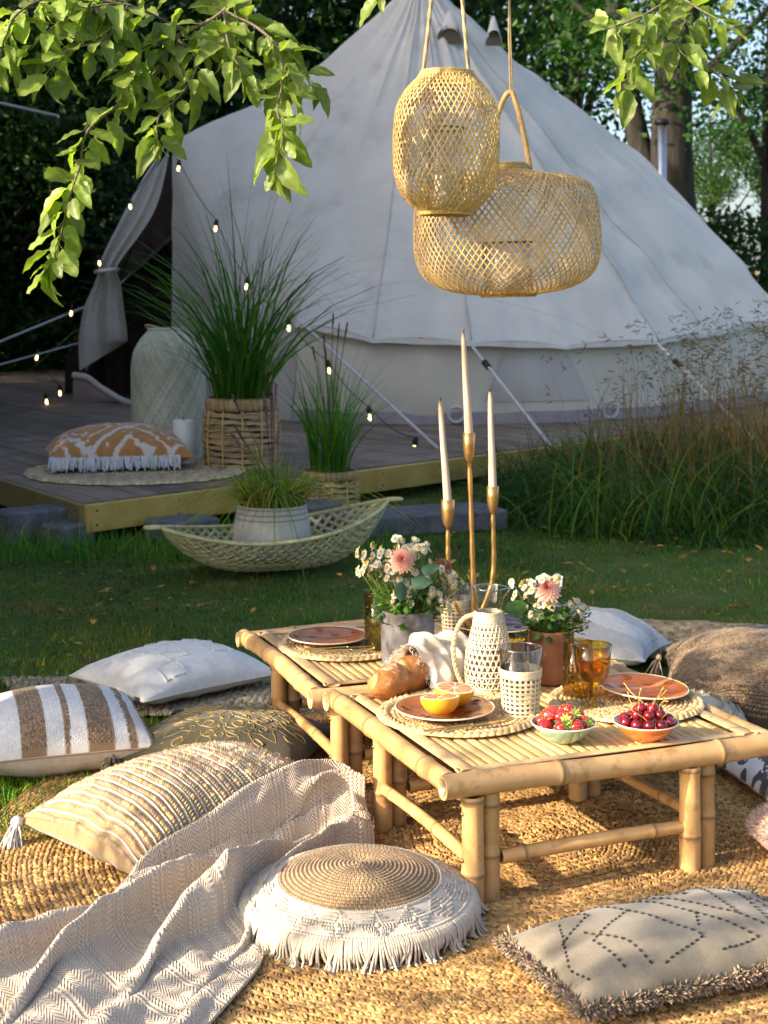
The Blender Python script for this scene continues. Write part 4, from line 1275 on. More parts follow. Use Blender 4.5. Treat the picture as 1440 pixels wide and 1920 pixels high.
p = cu.P(np.array(-1.0), np.array(1.0))
tube(m, [p, p + np.array([-0.012, 0.01, 0.0])], 0.003, 6)
tassel(m, p + np.array([-0.010, -0.004, 0.002]), (-0.42, -0.29, -0.5), 0.075, 0.022, 70, (0.98, 0.95, 0.88))
mk('tassel', m, M_yarn, t)

# ---- grey cushion with dark running stitches and a brown fringe
cu = Cushion(0.64, 0.34, 0.075, 0.8, seed=14, pinch=0.02, p=2.8, wr=0.0035)
t = cu.thing('grey beige cushion with dark zigzag stitches and a shaggy brown fringe', (0.615, 3.195), R(24), rx=R(1))
mk('cover', cu.mesh(70), M_grey, t)
mk('back', cu.mesh(40, -1, (0.8, 0.78, 0.75)), M_grey, t)
m = MB()
def run_stitch(pts):
    q = smoothp(pts, 200) if len(pts) > 2 else np.linspace(pts[0], pts[1], 200)
    q = np.concatenate([np.linspace(a, b, 40) for a, b in zip(pts[:-1], pts[1:])])
    P = cu.P(q[:, 0], q[:, 1])
    s = np.concatenate([[0], np.cumsum(np.linalg.norm(np.diff(P, axis=0), axis=1))])
    at = np.arange(0.004, s[-1], 0.0165)
    u, v = np.interp(at, s, q[:, 0]), np.interp(at, s, q[:, 1])
    du, dv = np.gradient(u), np.gradient(v)
    l = np.hypot(du, dv)
    surf_stitch(m, cu, u, v, du / l, dv / l, 0.0112, 0.0072, 0.0045, shade(len(u), 0.7, 1.3), 0.0)
for pts in ([(-0.62, 0.92), (-0.50, 0.45), (-0.86, 0.05)], [(-0.42, 0.95), (-0.25, 0.30), (-0.66, -0.12), (-0.62, -0.78)], [(-0.66, 0.10), (-0.48, -0.35), (-0.44, -0.80)],
            [(-0.25, 0.30), (0.02, -0.62), (-0.38, -0.86)], [(-0.20, 0.92), (0.15, -0.10), (0.05, -0.45)], [(-0.10, 0.92), (0.05, 0.60), (0.42, -0.30), (0.50, 0.92)],
            [(0.05, 0.95), (0.28, 0.42), (0.30, 0.95)], [(0.62, 0.92), (0.66, 0.2), (0.60, -0.5)], [(-0.72, 0.5), (-0.92, -0.35), (-0.88, -0.7)], [(0.15, -0.10), (0.40, -0.75), (0.05, -0.85)], [(0.42, -0.30), (0.62, -0.80)], [(0.66, 0.2), (0.88, -0.62)], [(0.80, 0.92), (0.86, 0.3), (0.95, 0.0)]):
    run_stitch(pts)
stuff(mk('running_stitch', m, fabric('dark_yarn', (0.035, 0.033, 0.034)), t))
m = MB()
M_fringe = fabric('fringe_brown', (0.31, 0.225, 0.155))
n = 4600
sd = rng.random(n)
u = np.where(sd < 0.62, U(-1, 1, n), np.where(rng.random(n) < 0.75, -1.0, 1.0)); v = np.where(sd < 0.62, np.where(rng.random(n) < 0.86, -1.0, 1.0), U(-1, 1, n))
P = cu.P(u, v)
d = np.stack([np.where(np.abs(u) == 1, u, 0), np.where(np.abs(v) == 1, v, 0), np.zeros(n)], 1) + rng.normal(0, 0.75, (n, 3)) + np.array([0, 0, 0.1])
d = unit(d); Y = unit(np.cross(d, rng.normal(size=(n, 3))))
scatter(m, *LENS_S, P + d * U(0.004, 0.020, (n, 1)), d * U(0.012, 0.022, (n, 1)), Y * 0.0056, np.cross(d, Y) * 0.0032, shade(n, 0.5, 1.4, (1, 1, 1), 0.06))
stuff(mk('fringe', m, M_fringe, t))

# ---- brown knitted cushion right of the table
cu = Cushion(1.06, 0.64, 0.175, 0.55, seed=17, pinch=0.05, p=3.2, q=0.5)
t = cu.thing('big brown cable knit cushion leaning behind the right end of the front table', (1.47, 5.02, 0.03), R(-13), rx=R(9))
M_knit = fabric('knit_brown', (0.24, 0.17, 0.105), (0.19, 0.135, 0.085))
mk('cover', cu.mesh(60, 1, (0.35, 0.33, 0.32)), M_knit, t)
mk('back', cu.mesh(40, -1, (0.9, 0.85, 0.8)), M_under, t)
m = MB()
nu, nv = 112, 80
uu, vv = np.meshgrid(np.linspace(-0.985, 0.985, nu), np.linspace(-0.97, 0.97, nv), indexing='ij')
cab = np.sin(vv * 22) * np.sin(uu * 11 + np.sin(vv * 22) * 1.2)
surf_stitch(m, cu, (uu + rng.normal(0, 0.002, uu.shape) + 0.008 * np.cos(vv * 22)).ravel(), (vv + 0.010 * cab).ravel(), np.ones(uu.size), (np.where(np.arange(nv) % 2, 0.8, -0.8)[None] * np.ones_like(uu)).ravel(),
            0.0145, 0.0062, (0.0042 + 0.006 * np.maximum(cab, 0)).ravel(), shade(uu.size, 0.65, 1.35, (1, 1, 1), 0.03))
stuff(mk('knit_stitches', m, M_knit, t))
m = MB()
p = cu.P(np.array(-1.0), np.array(1.0))
q = np.array([-0.01, -0.02, 0.0])
mk('tassel', (lambda mm: (tassel(mm, p + q * 2, (-0.3, -0.2, -0.8), 0.09, 0.014, 16, (0.95, 0.8, 0.65)), mm)[1])(MB()), M_under, t)
for k in range(3):
    b = MB(); ball(b, p + q * (0.3 + 0.85 * k) + np.array([0, 0, 0.004 - 0.012 * k]), 0.0105, 7, 10)
    mk('bead', b, M_dark, t)

# ---- pale cushion behind the table
cu = Cushion(0.62, 0.50, 0.15, 0.4, seed=21)
t = cu.thing('pale grey white cushion with woven wave bands behind the tables', (0.79, 5.98), R(-22), rx=R(-4))
wave = lambda u, v: np.where((np.sin((v + 0.22 * np.sin(u * 3)) * 7) > 0.1)[..., None], np.array([0.78, 0.78, 0.80]), np.array([1.0, 1.0, 1.0]))
mk('cover', cu.mesh(80, 1, wave), M_linen, t)
mk('back', cu.mesh(30, -1), M_linen, t)
seam(cu, t, M_linen, 0.003)
m = MB()
uu, vv = np.meshgrid(np.linspace(-0.97, 0.97, 70), np.linspace(-0.95, 0.95, 44), indexing='ij')
surf_stitch(m, cu, uu.ravel(), vv.ravel(), np.ones(uu.size), np.zeros(uu.size), 0.008, 0.004, 0.0022, wave(uu, vv).reshape(-1, 3) * U(0.9, 1.05, (uu.size, 1)))
stuff(mk('woven_ribs', m, M_linen, t))
# ---- slate cushion at the right edge
cu = Cushion(0.80, 0.55, 0.15, 0.4, seed=23)
t = cu.thing('plain slate grey cushion at the back right behind the knitted one', (1.62, 5.62), R(-12))
mk('cover', cu.mesh(40), M_slate, t); mk('back', cu.mesh(30, -1), M_slate, t)
# ---- printed white cushion behind the right table leg
cu = Cushion(0.58, 0.46, 0.085, 0.55, seed=25)
t = cu.thing('white cushion with a dark speckled print behind the right legs of the front table', (1.31, 4.36), R(14), rx=R(3))
def spk(u, v):
    P = np.stack([u * 8, v * 8, 0 * u], -1)
    a, b = noise(P, 1.0, 51), noise(P * 3.1, 1.0, 52)
    d = (a > 0.12) & (b > -0.35)
    o = (noise(P, 0.8, 53) > 0.55) & ~d
    return np.where(d[..., None], np.array([0.10, 0.085, 0.10]), np.where(o[..., None], np.array([0.40, 0.33, 0.24]), np.array([0.95, 0.95, 0.98])))
mk('cover', cu.mesh(150, 1, spk), M_linen, t); mk('back', cu.mesh(60, -1, (0.75, 0.72, 0.75)), M_linen, t)
# ---- chunky knitted pouf under the far side of the front table
t = thing('pouf', 'chunky cream knitted pouf seen below the front table', 'pouf', (0.93, 4.70, 0.01))
m = MB()
lathe(m, [(0, 0), (0.16, 0.0), (0.20, 0.05), (0.21, 0.09), (0.18, 0.15), (0.12, 0.175), (0, 0.185)], 40)
M_pouf = fabric('pouf_wool', (0.50, 0.44, 0.33))
mk('body', m, M_pouf, t)
m = MB()
for zz in np.linspace(0.012, 0.172, 12):
    rr = np.interp(zz, [0, 0.05, 0.09, 0.15, 0.175], [0.175, 0.202, 0.212, 0.182, 0.12])
    n = 52
    a = np.arange(n) / n * 2 * pi + zz * 40
    Nn = np.stack([np.cos(a), np.sin(a), 0 * a], 1)
    D = np.stack([-np.sin(a), np.cos(a), 0 * a], 1)
    stitched(m, Nn * rr + np.array([0, 0, zz]), D, 0.034, 0.017, 0.010, np.where(np.arange(n) % 2, 0.9, -0.9), shade(n, 0.7, 1.25), Nn)
stuff(mk('knit_loops', m, M_pouf, t))
# ---- fluffy blush cushion at the right edge
t = thing('cushion', 'fluffy pale blush cushion just peeping in at the lower right', 'cushion', (1.135, 3.84, 0.015))
m = MB(); ball(m, (0, 0, 0), 1, 10, 20)
m.v[0] = m.v[0] * np.array([0.19, 0.16, 0.07]) + np.array([0, 0, 0.065])
M_blush = fabric('blush_fur', (0.60, 0.44, 0.36))
mk('body', m, M_blush, t)
m = MB()
n = 2600
d = rng.normal(size=(n, 3)); d[:, 2] = np.abs(d[:, 2]); d = unit(d)
P = d * np.array([0.19, 0.16, 0.07]) + np.array([0, 0, 0.065])
X = unit(d + rng.normal(0, 0.5, (n, 3))); Y = unit(np.cross(X, rng.normal(size=(n, 3))))
scatter(m, *LENS_S, P, X * 0.03, Y * 0.003, np.cross(X, Y) * 0.002, shade(n, 0.8, 1.3))
stuff(mk('fur', m, M_blush, t))

# ---- round crochet cushion with macrame and fringe
RP = (-0.058, 3.455)
t = thing('round_cushion', 'round brown crochet cushion with a white macrame band and long fringe', 'cushion', (*RP, 0.014), 0, None, R(1))
Rb = 0.262
pr = np.array([(0.0, 0.0), (0.16, 0.0), (0.235, 0.022), (Rb, 0.055), (0.250, 0.068), (0.224, 0.082), (0.19, 0.098), (0.14, 0.115), (0.07, 0.127), (0.0, 0.131)])
prs = smoothp(pr[2:], 60)
def ps(r):      # height and slope of the dome at radius r
    q = prs[np.argmax(prs[:, 0]):]
    return np.interp(r, q[::-1, 0], q[::-1, 1])
m = MB(); lathe(m, np.concatenate([pr[:2], prs]), 64, col=np.concatenate([np.ones((2, 3)), np.where(prs[:, :1] < 0.188, np.array([[0.52, 0.38, 0.25]]), np.ones((1, 3)))]) )
mk('body', m, M_cotton, t)
def dome(a, r):
    P = np.stack([r * np.cos(a), r * np.sin(a), ps(r)], -1)
    dz = (ps(r + 0.003) - ps(r - 0.003)) / 0.006
    N = unit(np.stack([-dz * np.cos(a), -dz * np.sin(a), np.ones_like(a)], -1))
    return P, N
m = MB()
r = 0.006
k = 0
while r < 0.186:
    n = max(6, int(2 * pi * r / 0.0098))
    a = np.arange(n) / n * 2 * pi + k * 0.37
    P, N = dome(a, np.full(n, r))
    D = np.stack([-np.sin(a), np.cos(a), 0 * a], 1)
    for sg in (1, -1):
        Xr = unit(np.cross(N, D))
        stitched(m, P + D * (0.0024 * sg), D, 0.0088, 0.0046, 0.0044, np.full(n, 0.95 * sg + 0.0), shade(n, 0.7, 1.2, (0.46, 0.32, 0.185), 0.03), N)
    r += 0.0098; k += 1
stuff(mk('crochet_top', m, M_yarn, t))
m = MB()     # macrame: rim cords, knotted diamonds
for r_, th in ((0.189, 0.0036), (0.2545, 0.0044)):
    a = np.linspace(0, 2 * pi, 140)
    P, N = dome(a, np.full(140, r_ if r_ < 0.25 else 0.2535))
    nn = 210
    aa = np.arange(nn) / nn * 2 * pi
    P2, N2 = dome(aa, np.full(nn, min(r_, 0.2535)))
    D = np.stack([-np.sin(aa), np.cos(aa), 0 * aa], 1)
    stitched(m, P2 + N2 * 0.001, D, 0.0095, th * 2.4, th * 1.25, np.full(nn, 0.55), shade(nn, 0.9, 1.05), N2)
nd = 16
for i in range(nd):
    for q in range(5):
        for sg in (1, -1):
            f = np.linspace(0, 1, 9)
            a = (i + 0.5 + sg * (0.46 - 0.085 * q) * (1 - np.abs(2 * f - 1) ** 1.2 * 1.0) ) / nd * 2 * pi
            rr = 0.193 + (0.2535 - 0.193) * f
            P, N = dome(a, rr)
            T, _, _ = frames(P)
            S = unit(np.cross(N, T))
            stitched(m, P + N * 0.0005, T, 0.0105, 0.0055, 0.0048, np.full(9, 0.5 * sg), shade(9, 0.88, 1.08), N)
        if q == 0:
            P, N = dome(np.array([(i + 0.5) / nd * 2 * pi]), np.array([0.224]))
            scatter(m, *BALL, P, np.array([[0.007, 0, 0]]), np.array([[0, 0.007, 0]]), np.array([[0, 0, 0.006]]))
stuff(mk('macrame_band', m, M_cotton, t))
m = MB()
n = 430
a = np.arange(n) / n * 2 * pi + rng.normal(0, 0.004, n)
grp = 0.13 * np.sin(a * 23) + 0.10 * np.sin(a * 41 + 1)
zl = U(0.003, 0.020, n)
ro = U(0.278, 0.298, n) + 0.010 * np.sin(a * 17)
for i in range(n):
    a1 = a[i] + grp[i] * 0.35 + rng.normal(0, 0.012)
    pts = [(Rb - 0.006, a[i], 0.066), (Rb + 0.010, a[i], 0.058), (Rb + 0.018, (a[i] + a1) / 2, 0.036), (ro[i] - 0.012, a1, 0.014), (ro[i], a1, zl[i])]
    P = np.array([(r_ * math.cos(b), r_ * math.sin(b), z_) for r_, b, z_ in pts])
    tube(m, smoothp(P, 8), [0.0027, 0.0029, 0.0029, 0.0029, 0.0029, 0.0029, 0.0034, 0.0014], 5, shade(1, 0.9, 1.05, (1, 0.98, 0.95), 0.01)[0], cap=False)
stuff(mk('fringe', m, M_cotton, t))

# ================================================================ throw blanket
M_throw = bpy.data.materials.new('throw')
M_throw.use_nodes = True
def throw_nodes():
    N, L = M_throw.node_tree.nodes, M_throw.node_tree.links
    p = N['Principled BSDF']
    uv = N.new('ShaderNodeAttribute'); uv.attribute_name = 'cloth_uv'
    sx = N.new('ShaderNodeSeparateXYZ'); L.new(uv.outputs['Vector'], sx.inputs[0])
    def mth(op, a, b=None):
        n = N.new('ShaderNodeMath'); n.operation = op
        for i, v in enumerate((a, b)):
            if v is None: continue
            if hasattr(v, 'is_output'): L.new(v, n.inputs[i])
            else: n.inputs[i].default_value = v
        return n.outputs[0]
    u, v = sx.outputs[0], sx.outputs[1]
    zig = mth('PINGPONG', mth('MULTIPLY', u, 1.0), 0.022)       # herringbone: the twill turns every 35 mm
    tw = mth('SINE', mth('MULTIPLY', mth('ADD', v, mth('MULTIPLY', zig, 1.1)), 560.0))
    ribs = mth('SINE', mth('MULTIPLY', u, 430.0))
    bandm = mth('GREATER_THAN', mth('SINE', mth('MULTIPLY', u, 47.0)), 0.25)
    band2 = mth('GREATER_THAN', mth('SINE', mth('ADD', mth('MULTIPLY', v, 41.0), 0.8)), 0.55)
    ribv = mth('SINE', mth('MULTIPLY', v, 400.0))
    st = mth('ADD', mth('MULTIPLY', mth('MULTIPLY', ribs, bandm), 0.42), mth('MULTIPLY', mth('MULTIPLY', ribv, band2), 0.22))
    hgt_ = mth('ADD', mth('MULTIPLY', tw, 0.55), st)
    cr = N.new('ShaderNodeMapRange'); cr.inputs[1].default_value, cr.inputs[2].default_value = -0.9, 0.9
    L.new(hgt_, cr.inputs[0])
    mx = N.new('ShaderNodeMix'); mx.data_type = 'RGBA'
    mx.inputs[6].default_value = (0.41, 0.315, 0.225, 1); mx.inputs[7].default_value = (0.64, 0.555, 0.455, 1)
    L.new(cr.outputs[0], mx.inputs[0])
    L.new(mx.outputs[2], p.inputs['Base Color'])
    b = N.new('ShaderNodeBump'); b.inputs['Strength'].default_value = 0.8; b.inputs['Distance'].default_value = 0.003
    L.new(hgt_, b.inputs['Height']); L.new(b.outputs[0], p.inputs['Normal'])
    p.inputs['Roughness'].default_value = 0.95
    p.inputs['Specular IOR Level'].default_value = 0.1
    p.inputs['Sheen Weight'].default_value = 0.2
throw_nodes()
top = [(678, 1552), (610, 1548), (500, 1590), (390, 1640), (285, 1680), (150, 1738), (0, 1800), (-150, 1870)]
bot = [(702, 1612), (640, 1640), (560, 1690), (500, 1770), (490, 1830), (430, 1905), (330, 2010), (150, 2150)]
TT = smoothp([gp(*p)[:2] for p in top], 60); BT = smoothp([gp(*p)[:2] for p in bot], 60)
cu4 = Cushion(0.74, 0.53, 0.15, 0.42, seed=11, pinch=0.05, wr=0.003)
M4i = (Matrix.Translation((cpos[0], cpos[1], 0.015 + cu4.h * cu4.low * 0.8)) @ Matrix.Rotation(R(44), 4, 'Z')).inverted()
def cush_h(x, y):
    """height of the cream cushion under the throw"""
    A = np.array(M4i)
    lx_ = A[0, 0] * x + A[0, 1] * y + A[0, 3]; ly_ = A[1, 0] * x + A[1, 1] * y + A[1, 3]
    u, v = lx_ / (cu4.W / 2), ly_ / (cu4.D / 2)
    g = (prof(np.clip(u, -1, 1), 2.4, 0.62) * prof(np.clip(v, -1, 1), 2.4, 0.62)) ** 0.85
    soft = np.clip(1.25 - np.maximum(np.abs(u), np.abs(v)), 0, 0.3) / 0.3
    return np.where(soft > 0, (0.05 * soft + cu4.h * g + 0.01 * soft), 0)
def throw(u, v):
    s = u * 59
    A = np.stack([np.interp(s, np.arange(60), TT[:, c]) for c in range(2)], -1)
    B = np.stack([np.interp(s, np.arange(60), BT[:, c]) for c in range(2)], -1)
    ph = 2.2 * np.sin(u * 4.2) + 1.2 * np.sin(u * 9.0 + 1) + 1.3 * noise(np.stack([u * 8, v * 4, 0 * u], -1), 1.0, 63)
    nf = 3.6
    w_ = v * nf * 2 * pi + ph
    off = 0.050 * np.cos(w_) + 0.016 * np.cos(2.3 * w_ + u * 7)
    P = A + (B - A) * (v + off * np.sin(pi * v))[..., None]
    env = np.clip(np.sin(pi * np.clip(v, 0, 1)), 0, 1) ** 0.5
    fold = (0.5 + 0.5 * np.sin(w_)) ** 0.75
    amp = 0.125 * (0.45 + 0.5 * np.sin(u * 7.5 + v * 6 + 0.8))
    z = 0.022 + env * (amp * fold + 0.030 * (0.5 + 0.5 * np.sin(2.3 * w_ + 9 * u + 1.3)) * (0.4 + 0.6 * np.sin(u * 6 + 2) ** 2) + 0.014 * (0.5 + 0.5 * np.sin(u * 19 + v * 7 + 1.5 * np.sin(v * 6))) * np.clip(np.sin(u * 8 + v * 5 + 1), 0, 1) + 0.016 * noise(np.stack([u * 10, v * 5, 0 * u], -1), 1.0, 61) + 0.009 * noise(np.stack([u * 20, v * 8, 0 * u], -1), 1.0, 65) + 0.003 * noise(np.stack([u * 42, v * 17, 0 * u], -1), 1.0, 64))
    z = z + 0.060 * np.exp(-((u - 0.06) / 0.10) ** 2) * np.sin(pi * np.clip(v * 1.0, 0, 1)) ** 0.6     # the turned up end
    z = np.maximum(z, 0.028) + cush_h(P[..., 0], P[..., 1]) * 1.0
    return np.concatenate([P, z[..., None]], -1)
m = MB()
NU, NV = 300, 150
grid(m, NU, NV, throw)
m.v[0] = np.concatenate([m.v[0]])
me = m.mesh('throw_blanket')
G = m.v[0].reshape(NU, NV, 3)
du = np.concatenate([np.zeros((1, NV)), np.cumsum(np.linalg.norm(np.diff(G, axis=0), axis=2), 0)], 0)
dv = np.concatenate([np.zeros((NU, 1)), np.cumsum(np.linalg.norm(np.diff(G, axis=1), axis=2), 1)], 1)
uvv = np.stack([np.median(du, 1)[:, None] * np.ones((1, NV)), dv, 0 * dv], -1)
at = me.attributes.new('cloth_uv', 'FLOAT_VECTOR', 'POINT')
at.data.foreach_set('vector', uvv.astype(np.float32).ravel())
th = mk('throw_blanket', me, M_throw)
md = th.modifiers.new('thickness', 'SOLIDIFY'); md.thickness = 0.006; md.offset = 0
tag(th, 'beige grey herringbone throw lying in folds across the rug and the cream cushion', 'blanket')
# ================================================================ on the tables
TT_Z = 0.326
def onto(px, py, z=TT_Z):
    return gp(px, py, z)
M_hya = mat('water_hyacinth', (0.60, 0.42, 0.20), (0.72, 0.54, 0.30), nscale=40, rough=0.55, bump=0.6, bscale=350, bdist=0.001)
M_rattan = mat('rattan_pale', (0.72, 0.58, 0.38), (0.80, 0.67, 0.47), nscale=60, rough=0.5)
M_glaze = mat('terracotta_glaze', (0.36, 0.115, 0.022), (0.27, 0.08, 0.018), nscale=18, rough=0.2, spec=0.4, coat=0.25)
M_glaze_o = mat('orange_glaze', (0.66, 0.22, 0.03), (0.56, 0.17, 0.025), nscale=16, rough=0.22, spec=0.4, coat=0.15)
M_rim = mat('cream_rim', (0.72, 0.60, 0.46), rough=0.25)
M_goldm = mat('gold_metal', (0.60, 0.36, 0.14), (0.46, 0.26, 0.09), nscale=40, rough=0.38, metal=0.85, bump=0.35, bscale=90, bdist=0.002)
M_cut = mat('gold_cutlery', (0.70, 0.50, 0.20), rough=0.2, metal=0.9)
G_clear = glass('clear_glass', (0.975, 0.985, 0.98))
G_thin = glass('candle_glass', (0.985, 0.985, 0.98), edge=0.9)
G_rim = glass('glass_edge', (0.80, 0.84, 0.83), edge=0.35, face=0.30)
G_amber = glass('amber_glass', (0.95, 0.79, 0.20))
G_amber2 = glass('pale_amber_glass', (0.93, 0.82, 0.46))
G_olive = glass('olive_glass', (0.86, 0.82, 0.50))
G_drink = glass('amber_drink', (0.93, 0.64, 0.12), 0.02, 1.2)

def placemat(c, r, label, rz=0.0):
    t = thing('placemat', label, 'placemat', tuple(c), rz, 'braided placemats')
    m = MB()
    lathe(m, [(0, 0.001), (r * 0.99, 0.001), (r, 0.004), (r * 0.98, 0.007), (0, 0.006)], 48, col=(0.45, 0.38, 0.30))
    mk('base', m, M_hya, t)
    m = MB()
    q, k = 0.012, 0
    while q < r * 0.86:
        n = max(5, int(2 * pi * q / 0.014))
        a = np.arange(n) / n * 2 * pi + k * 0.3
        D = np.stack([-np.sin(a), np.cos(a), 0 * a], 1)
        stitched(m, np.stack([q * np.cos(a), q * np.sin(a), np.full(n, 0.005)], 1), D, U(0.018, 0.024, n), U(0.010, 0.0135, n), U(0.004, 0.006, n), (0.55 if k % 2 else -0.55) + rng.normal(0, 0.15, n), shade(n, 0.6, 1.2, (1, 1, 1), 0.04))
        q += 0.0128; k += 1
    stuff(mk('woven_rings', m, M_hya, t))
    m = MB()
    n = int(2 * pi * r / 0.022)
    for q, sg, ph in ((r * 0.955, 1, 0), (r * 0.90, -1, 0.5)):
        a = (np.arange(n) + ph) / n * 2 * pi
        D = np.stack([-np.sin(a), np.cos(a), 0 * a], 1)
        stitched(m, np.stack([q * np.cos(a), q * np.sin(a), np.full(n, 0.004)], 1), D, U(0.036, 0.043, n), U(0.018, 0.023, n), U(0.010, 0.014, n), sg * 0.55 + rng.normal(0, 0.08, n), shade(n, 0.75, 1.2, (1.08, 1.05, 1.0), 0.04))
    stuff(mk('braided_edge', m, M_hya, t))
    return t
pm1 = onto(860, 1340); placemat(pm1, 0.222, 'braided placemat under the grapefruit plate at the front left')
pm2 = onto(1172, 1318); placemat(pm2, 0.215, 'braided placemat under the orange plate on the right')
pm3 = onto(645, 1212); placemat(pm3, 0.212, 'braided placemat under the brown plate on the back table')
pm4 = onto(925, 1200); placemat(pm4, 0.19, 'braided placemat behind the wicker carafe, mostly hidden')
M_glaze_p = mat('plum_glaze', (0.10, 0.045, 0.05), (0.14, 0.06, 0.05), nscale=14, rough=0.15, coat=0.6)
def plate(c, r, label, mt, rx=0.0, ry=0.0, flowers=True):
    t = thing('plate', label, 'plate', tuple(c), 0, 'glazed stoneware plates', rx, ry)
    m = MB()
    lathe(m, [(0, 0.0), (r * 0.55, 0.0), (r * 0.60, 0.004), (r * 0.97, 0.0205), (r * 0.985, 0.0225), (r * 0.96, 0.0235), (r * 0.68, 0.012), (r * 0.60, 0.008), (0, 0.0065)], 56)
    mk('dish', m, mt, t)
    m = MB()
    a = np.linspace(0, 2 * pi, 65)
    tube(m, np.stack([r * 0.985 * np.cos(a), r * 0.985 * np.sin(a), np.full(65, 0.0225)], 1), 0.0024, 6, cap=False)
    mk('rim', m, M_rim, t)
    if flowers:
        m = MB()
        for k in range(10):      # relief swirls round the well
            ang = k * 2 * pi / 10
            c0 = np.array([math.cos(ang), math.sin(ang)]) * r * (0.79 if k % 2 else 0.5)
            z0 = 0.0168 if k % 2 else 0.0078
            b = np.linspace(0, 5 * pi, 40)
            q = np.linspace(r * 0.11, 0.002, 40)
            P = np.stack([c0[0] + q * np.cos(b), c0[1] + q * np.sin(b), np.full(40, z0)], 1)
            if k % 2:
                rad = np.hypot(P[:, 0], P[:, 1]) / r
                P[:, 2] = np.interp(rad, [0.6, 0.68, 0.96], [0.008, 0.012, 0.0235]) + 0.0002
            tube(m, P, 0.0012, 4, (0.62, 0.6, 0.6), cap=False)
        stuff(mk('relief', m, mt, t))
    return t
up = np.array([0, 0, 0.011])
p1 = onto(834, 1348); plate(p1 + up, 0.134, 'reddish brown plate carrying two grapefruit halves', M_glaze)
plate(onto(1206, 1308) + up, 0.127, 'empty orange glazed plate on the right placemat', M_glaze_o, R(1.5), R(3))
plate(onto(615, 1210) + up, 0.131, 'empty brown plate on the back table in the shade', M_glaze)
plate(onto(930, 1186) + up, 0.150, 'dark plum plate half hidden behind the wicker carafe', M_glaze_p)

# cutlery
def cutlery(kind, c, rz, label):
    t = thing(kind, label, 'cutlery', tuple(c), rz, 'gold cutlery', 0, R(-1.5))
    m = MB()
    P = np.array([(-0.10, 0, 0.002), (-0.05, 0, 0.003), (0.0, 0, 0.0045), (0.035, 0, 0.0045)])
    tube(m, smoothp(P, 14), np.linspace(0.0038, 0.0022, 14), 8)
    mk('handle', m, M_cut, t)
    m = MB()
    if kind == 'fork':
        grid(m, 8, 7, lambda u, v: np.stack([0.033 + u * 0.035, (v - 0.5) * 0.022 * np.clip(0.2 + u * 1.8, 0, 1) ** 0.7, 0.0045 - 0.006 * np.sin(u * pi) * (1 - (2 * v - 1) ** 2 * 0.3)], -1))
        mk('fork_head', m, M_cut, t)
        for k in range(4):
            m = MB(); y = -0.0088 + k * 0.00587
            tube(m, smoothp([(0.066, y, 0.0042), (0.085, y, 0.003), (0.105, y * 1.05, 0.008)], 8), np.linspace(0.0016, 0.0007, 8), 6)
            mk('tine', m, M_cut, t)
    else:
        v = [(0.03, -0.003, 0.004), (0.03, 0.003, 0.004), (0.06, -0.008, 0.004), (0.06, 0.004, 0.004), (0.10, -0.009, 0.004), (0.10, 0.004, 0.004), (0.125, -0.004, 0.004), (0.132, 0.004, 0.004)]
        v = np.array(v + [(a, b, c_ - 0.0012) for a, b, c_ in v])
        f = []
        for i in range(3):
            f += [[2 * i, 2 * i + 2, 2 * i + 3, 2 * i + 1], [8 + 2 * i, 9 + 2 * i, 11 + 2 * i, 10 + 2 * i], [2 * i, 8 + 2 * i, 10 + 2 * i, 2 * i + 2], [2 * i + 1, 2 * i + 3, 11 + 2 * i, 9 + 2 * i]]
        f.append([6, 14, 15, 7])
        m.add(v, np.array(f))
        mk('blade', m, M_cut, t, smooth=False)
    return t
cz = np.array([0, 0, 0.0165])
cutlery('knife', onto(862, 1376) + cz, R(19), 'gold knife lying before the grapefruit plate')
cutlery('fork', onto(896, 1374) + cz, R(24), 'gold fork lying before the grapefruit plate')
cutlery('knife', onto(632, 1226) + cz, R(5), 'gold knife beside the brown plate on the back table')
cutlery('fork', onto(640, 1231) + cz, R(2), 'gold fork beside the brown plate on the back table')

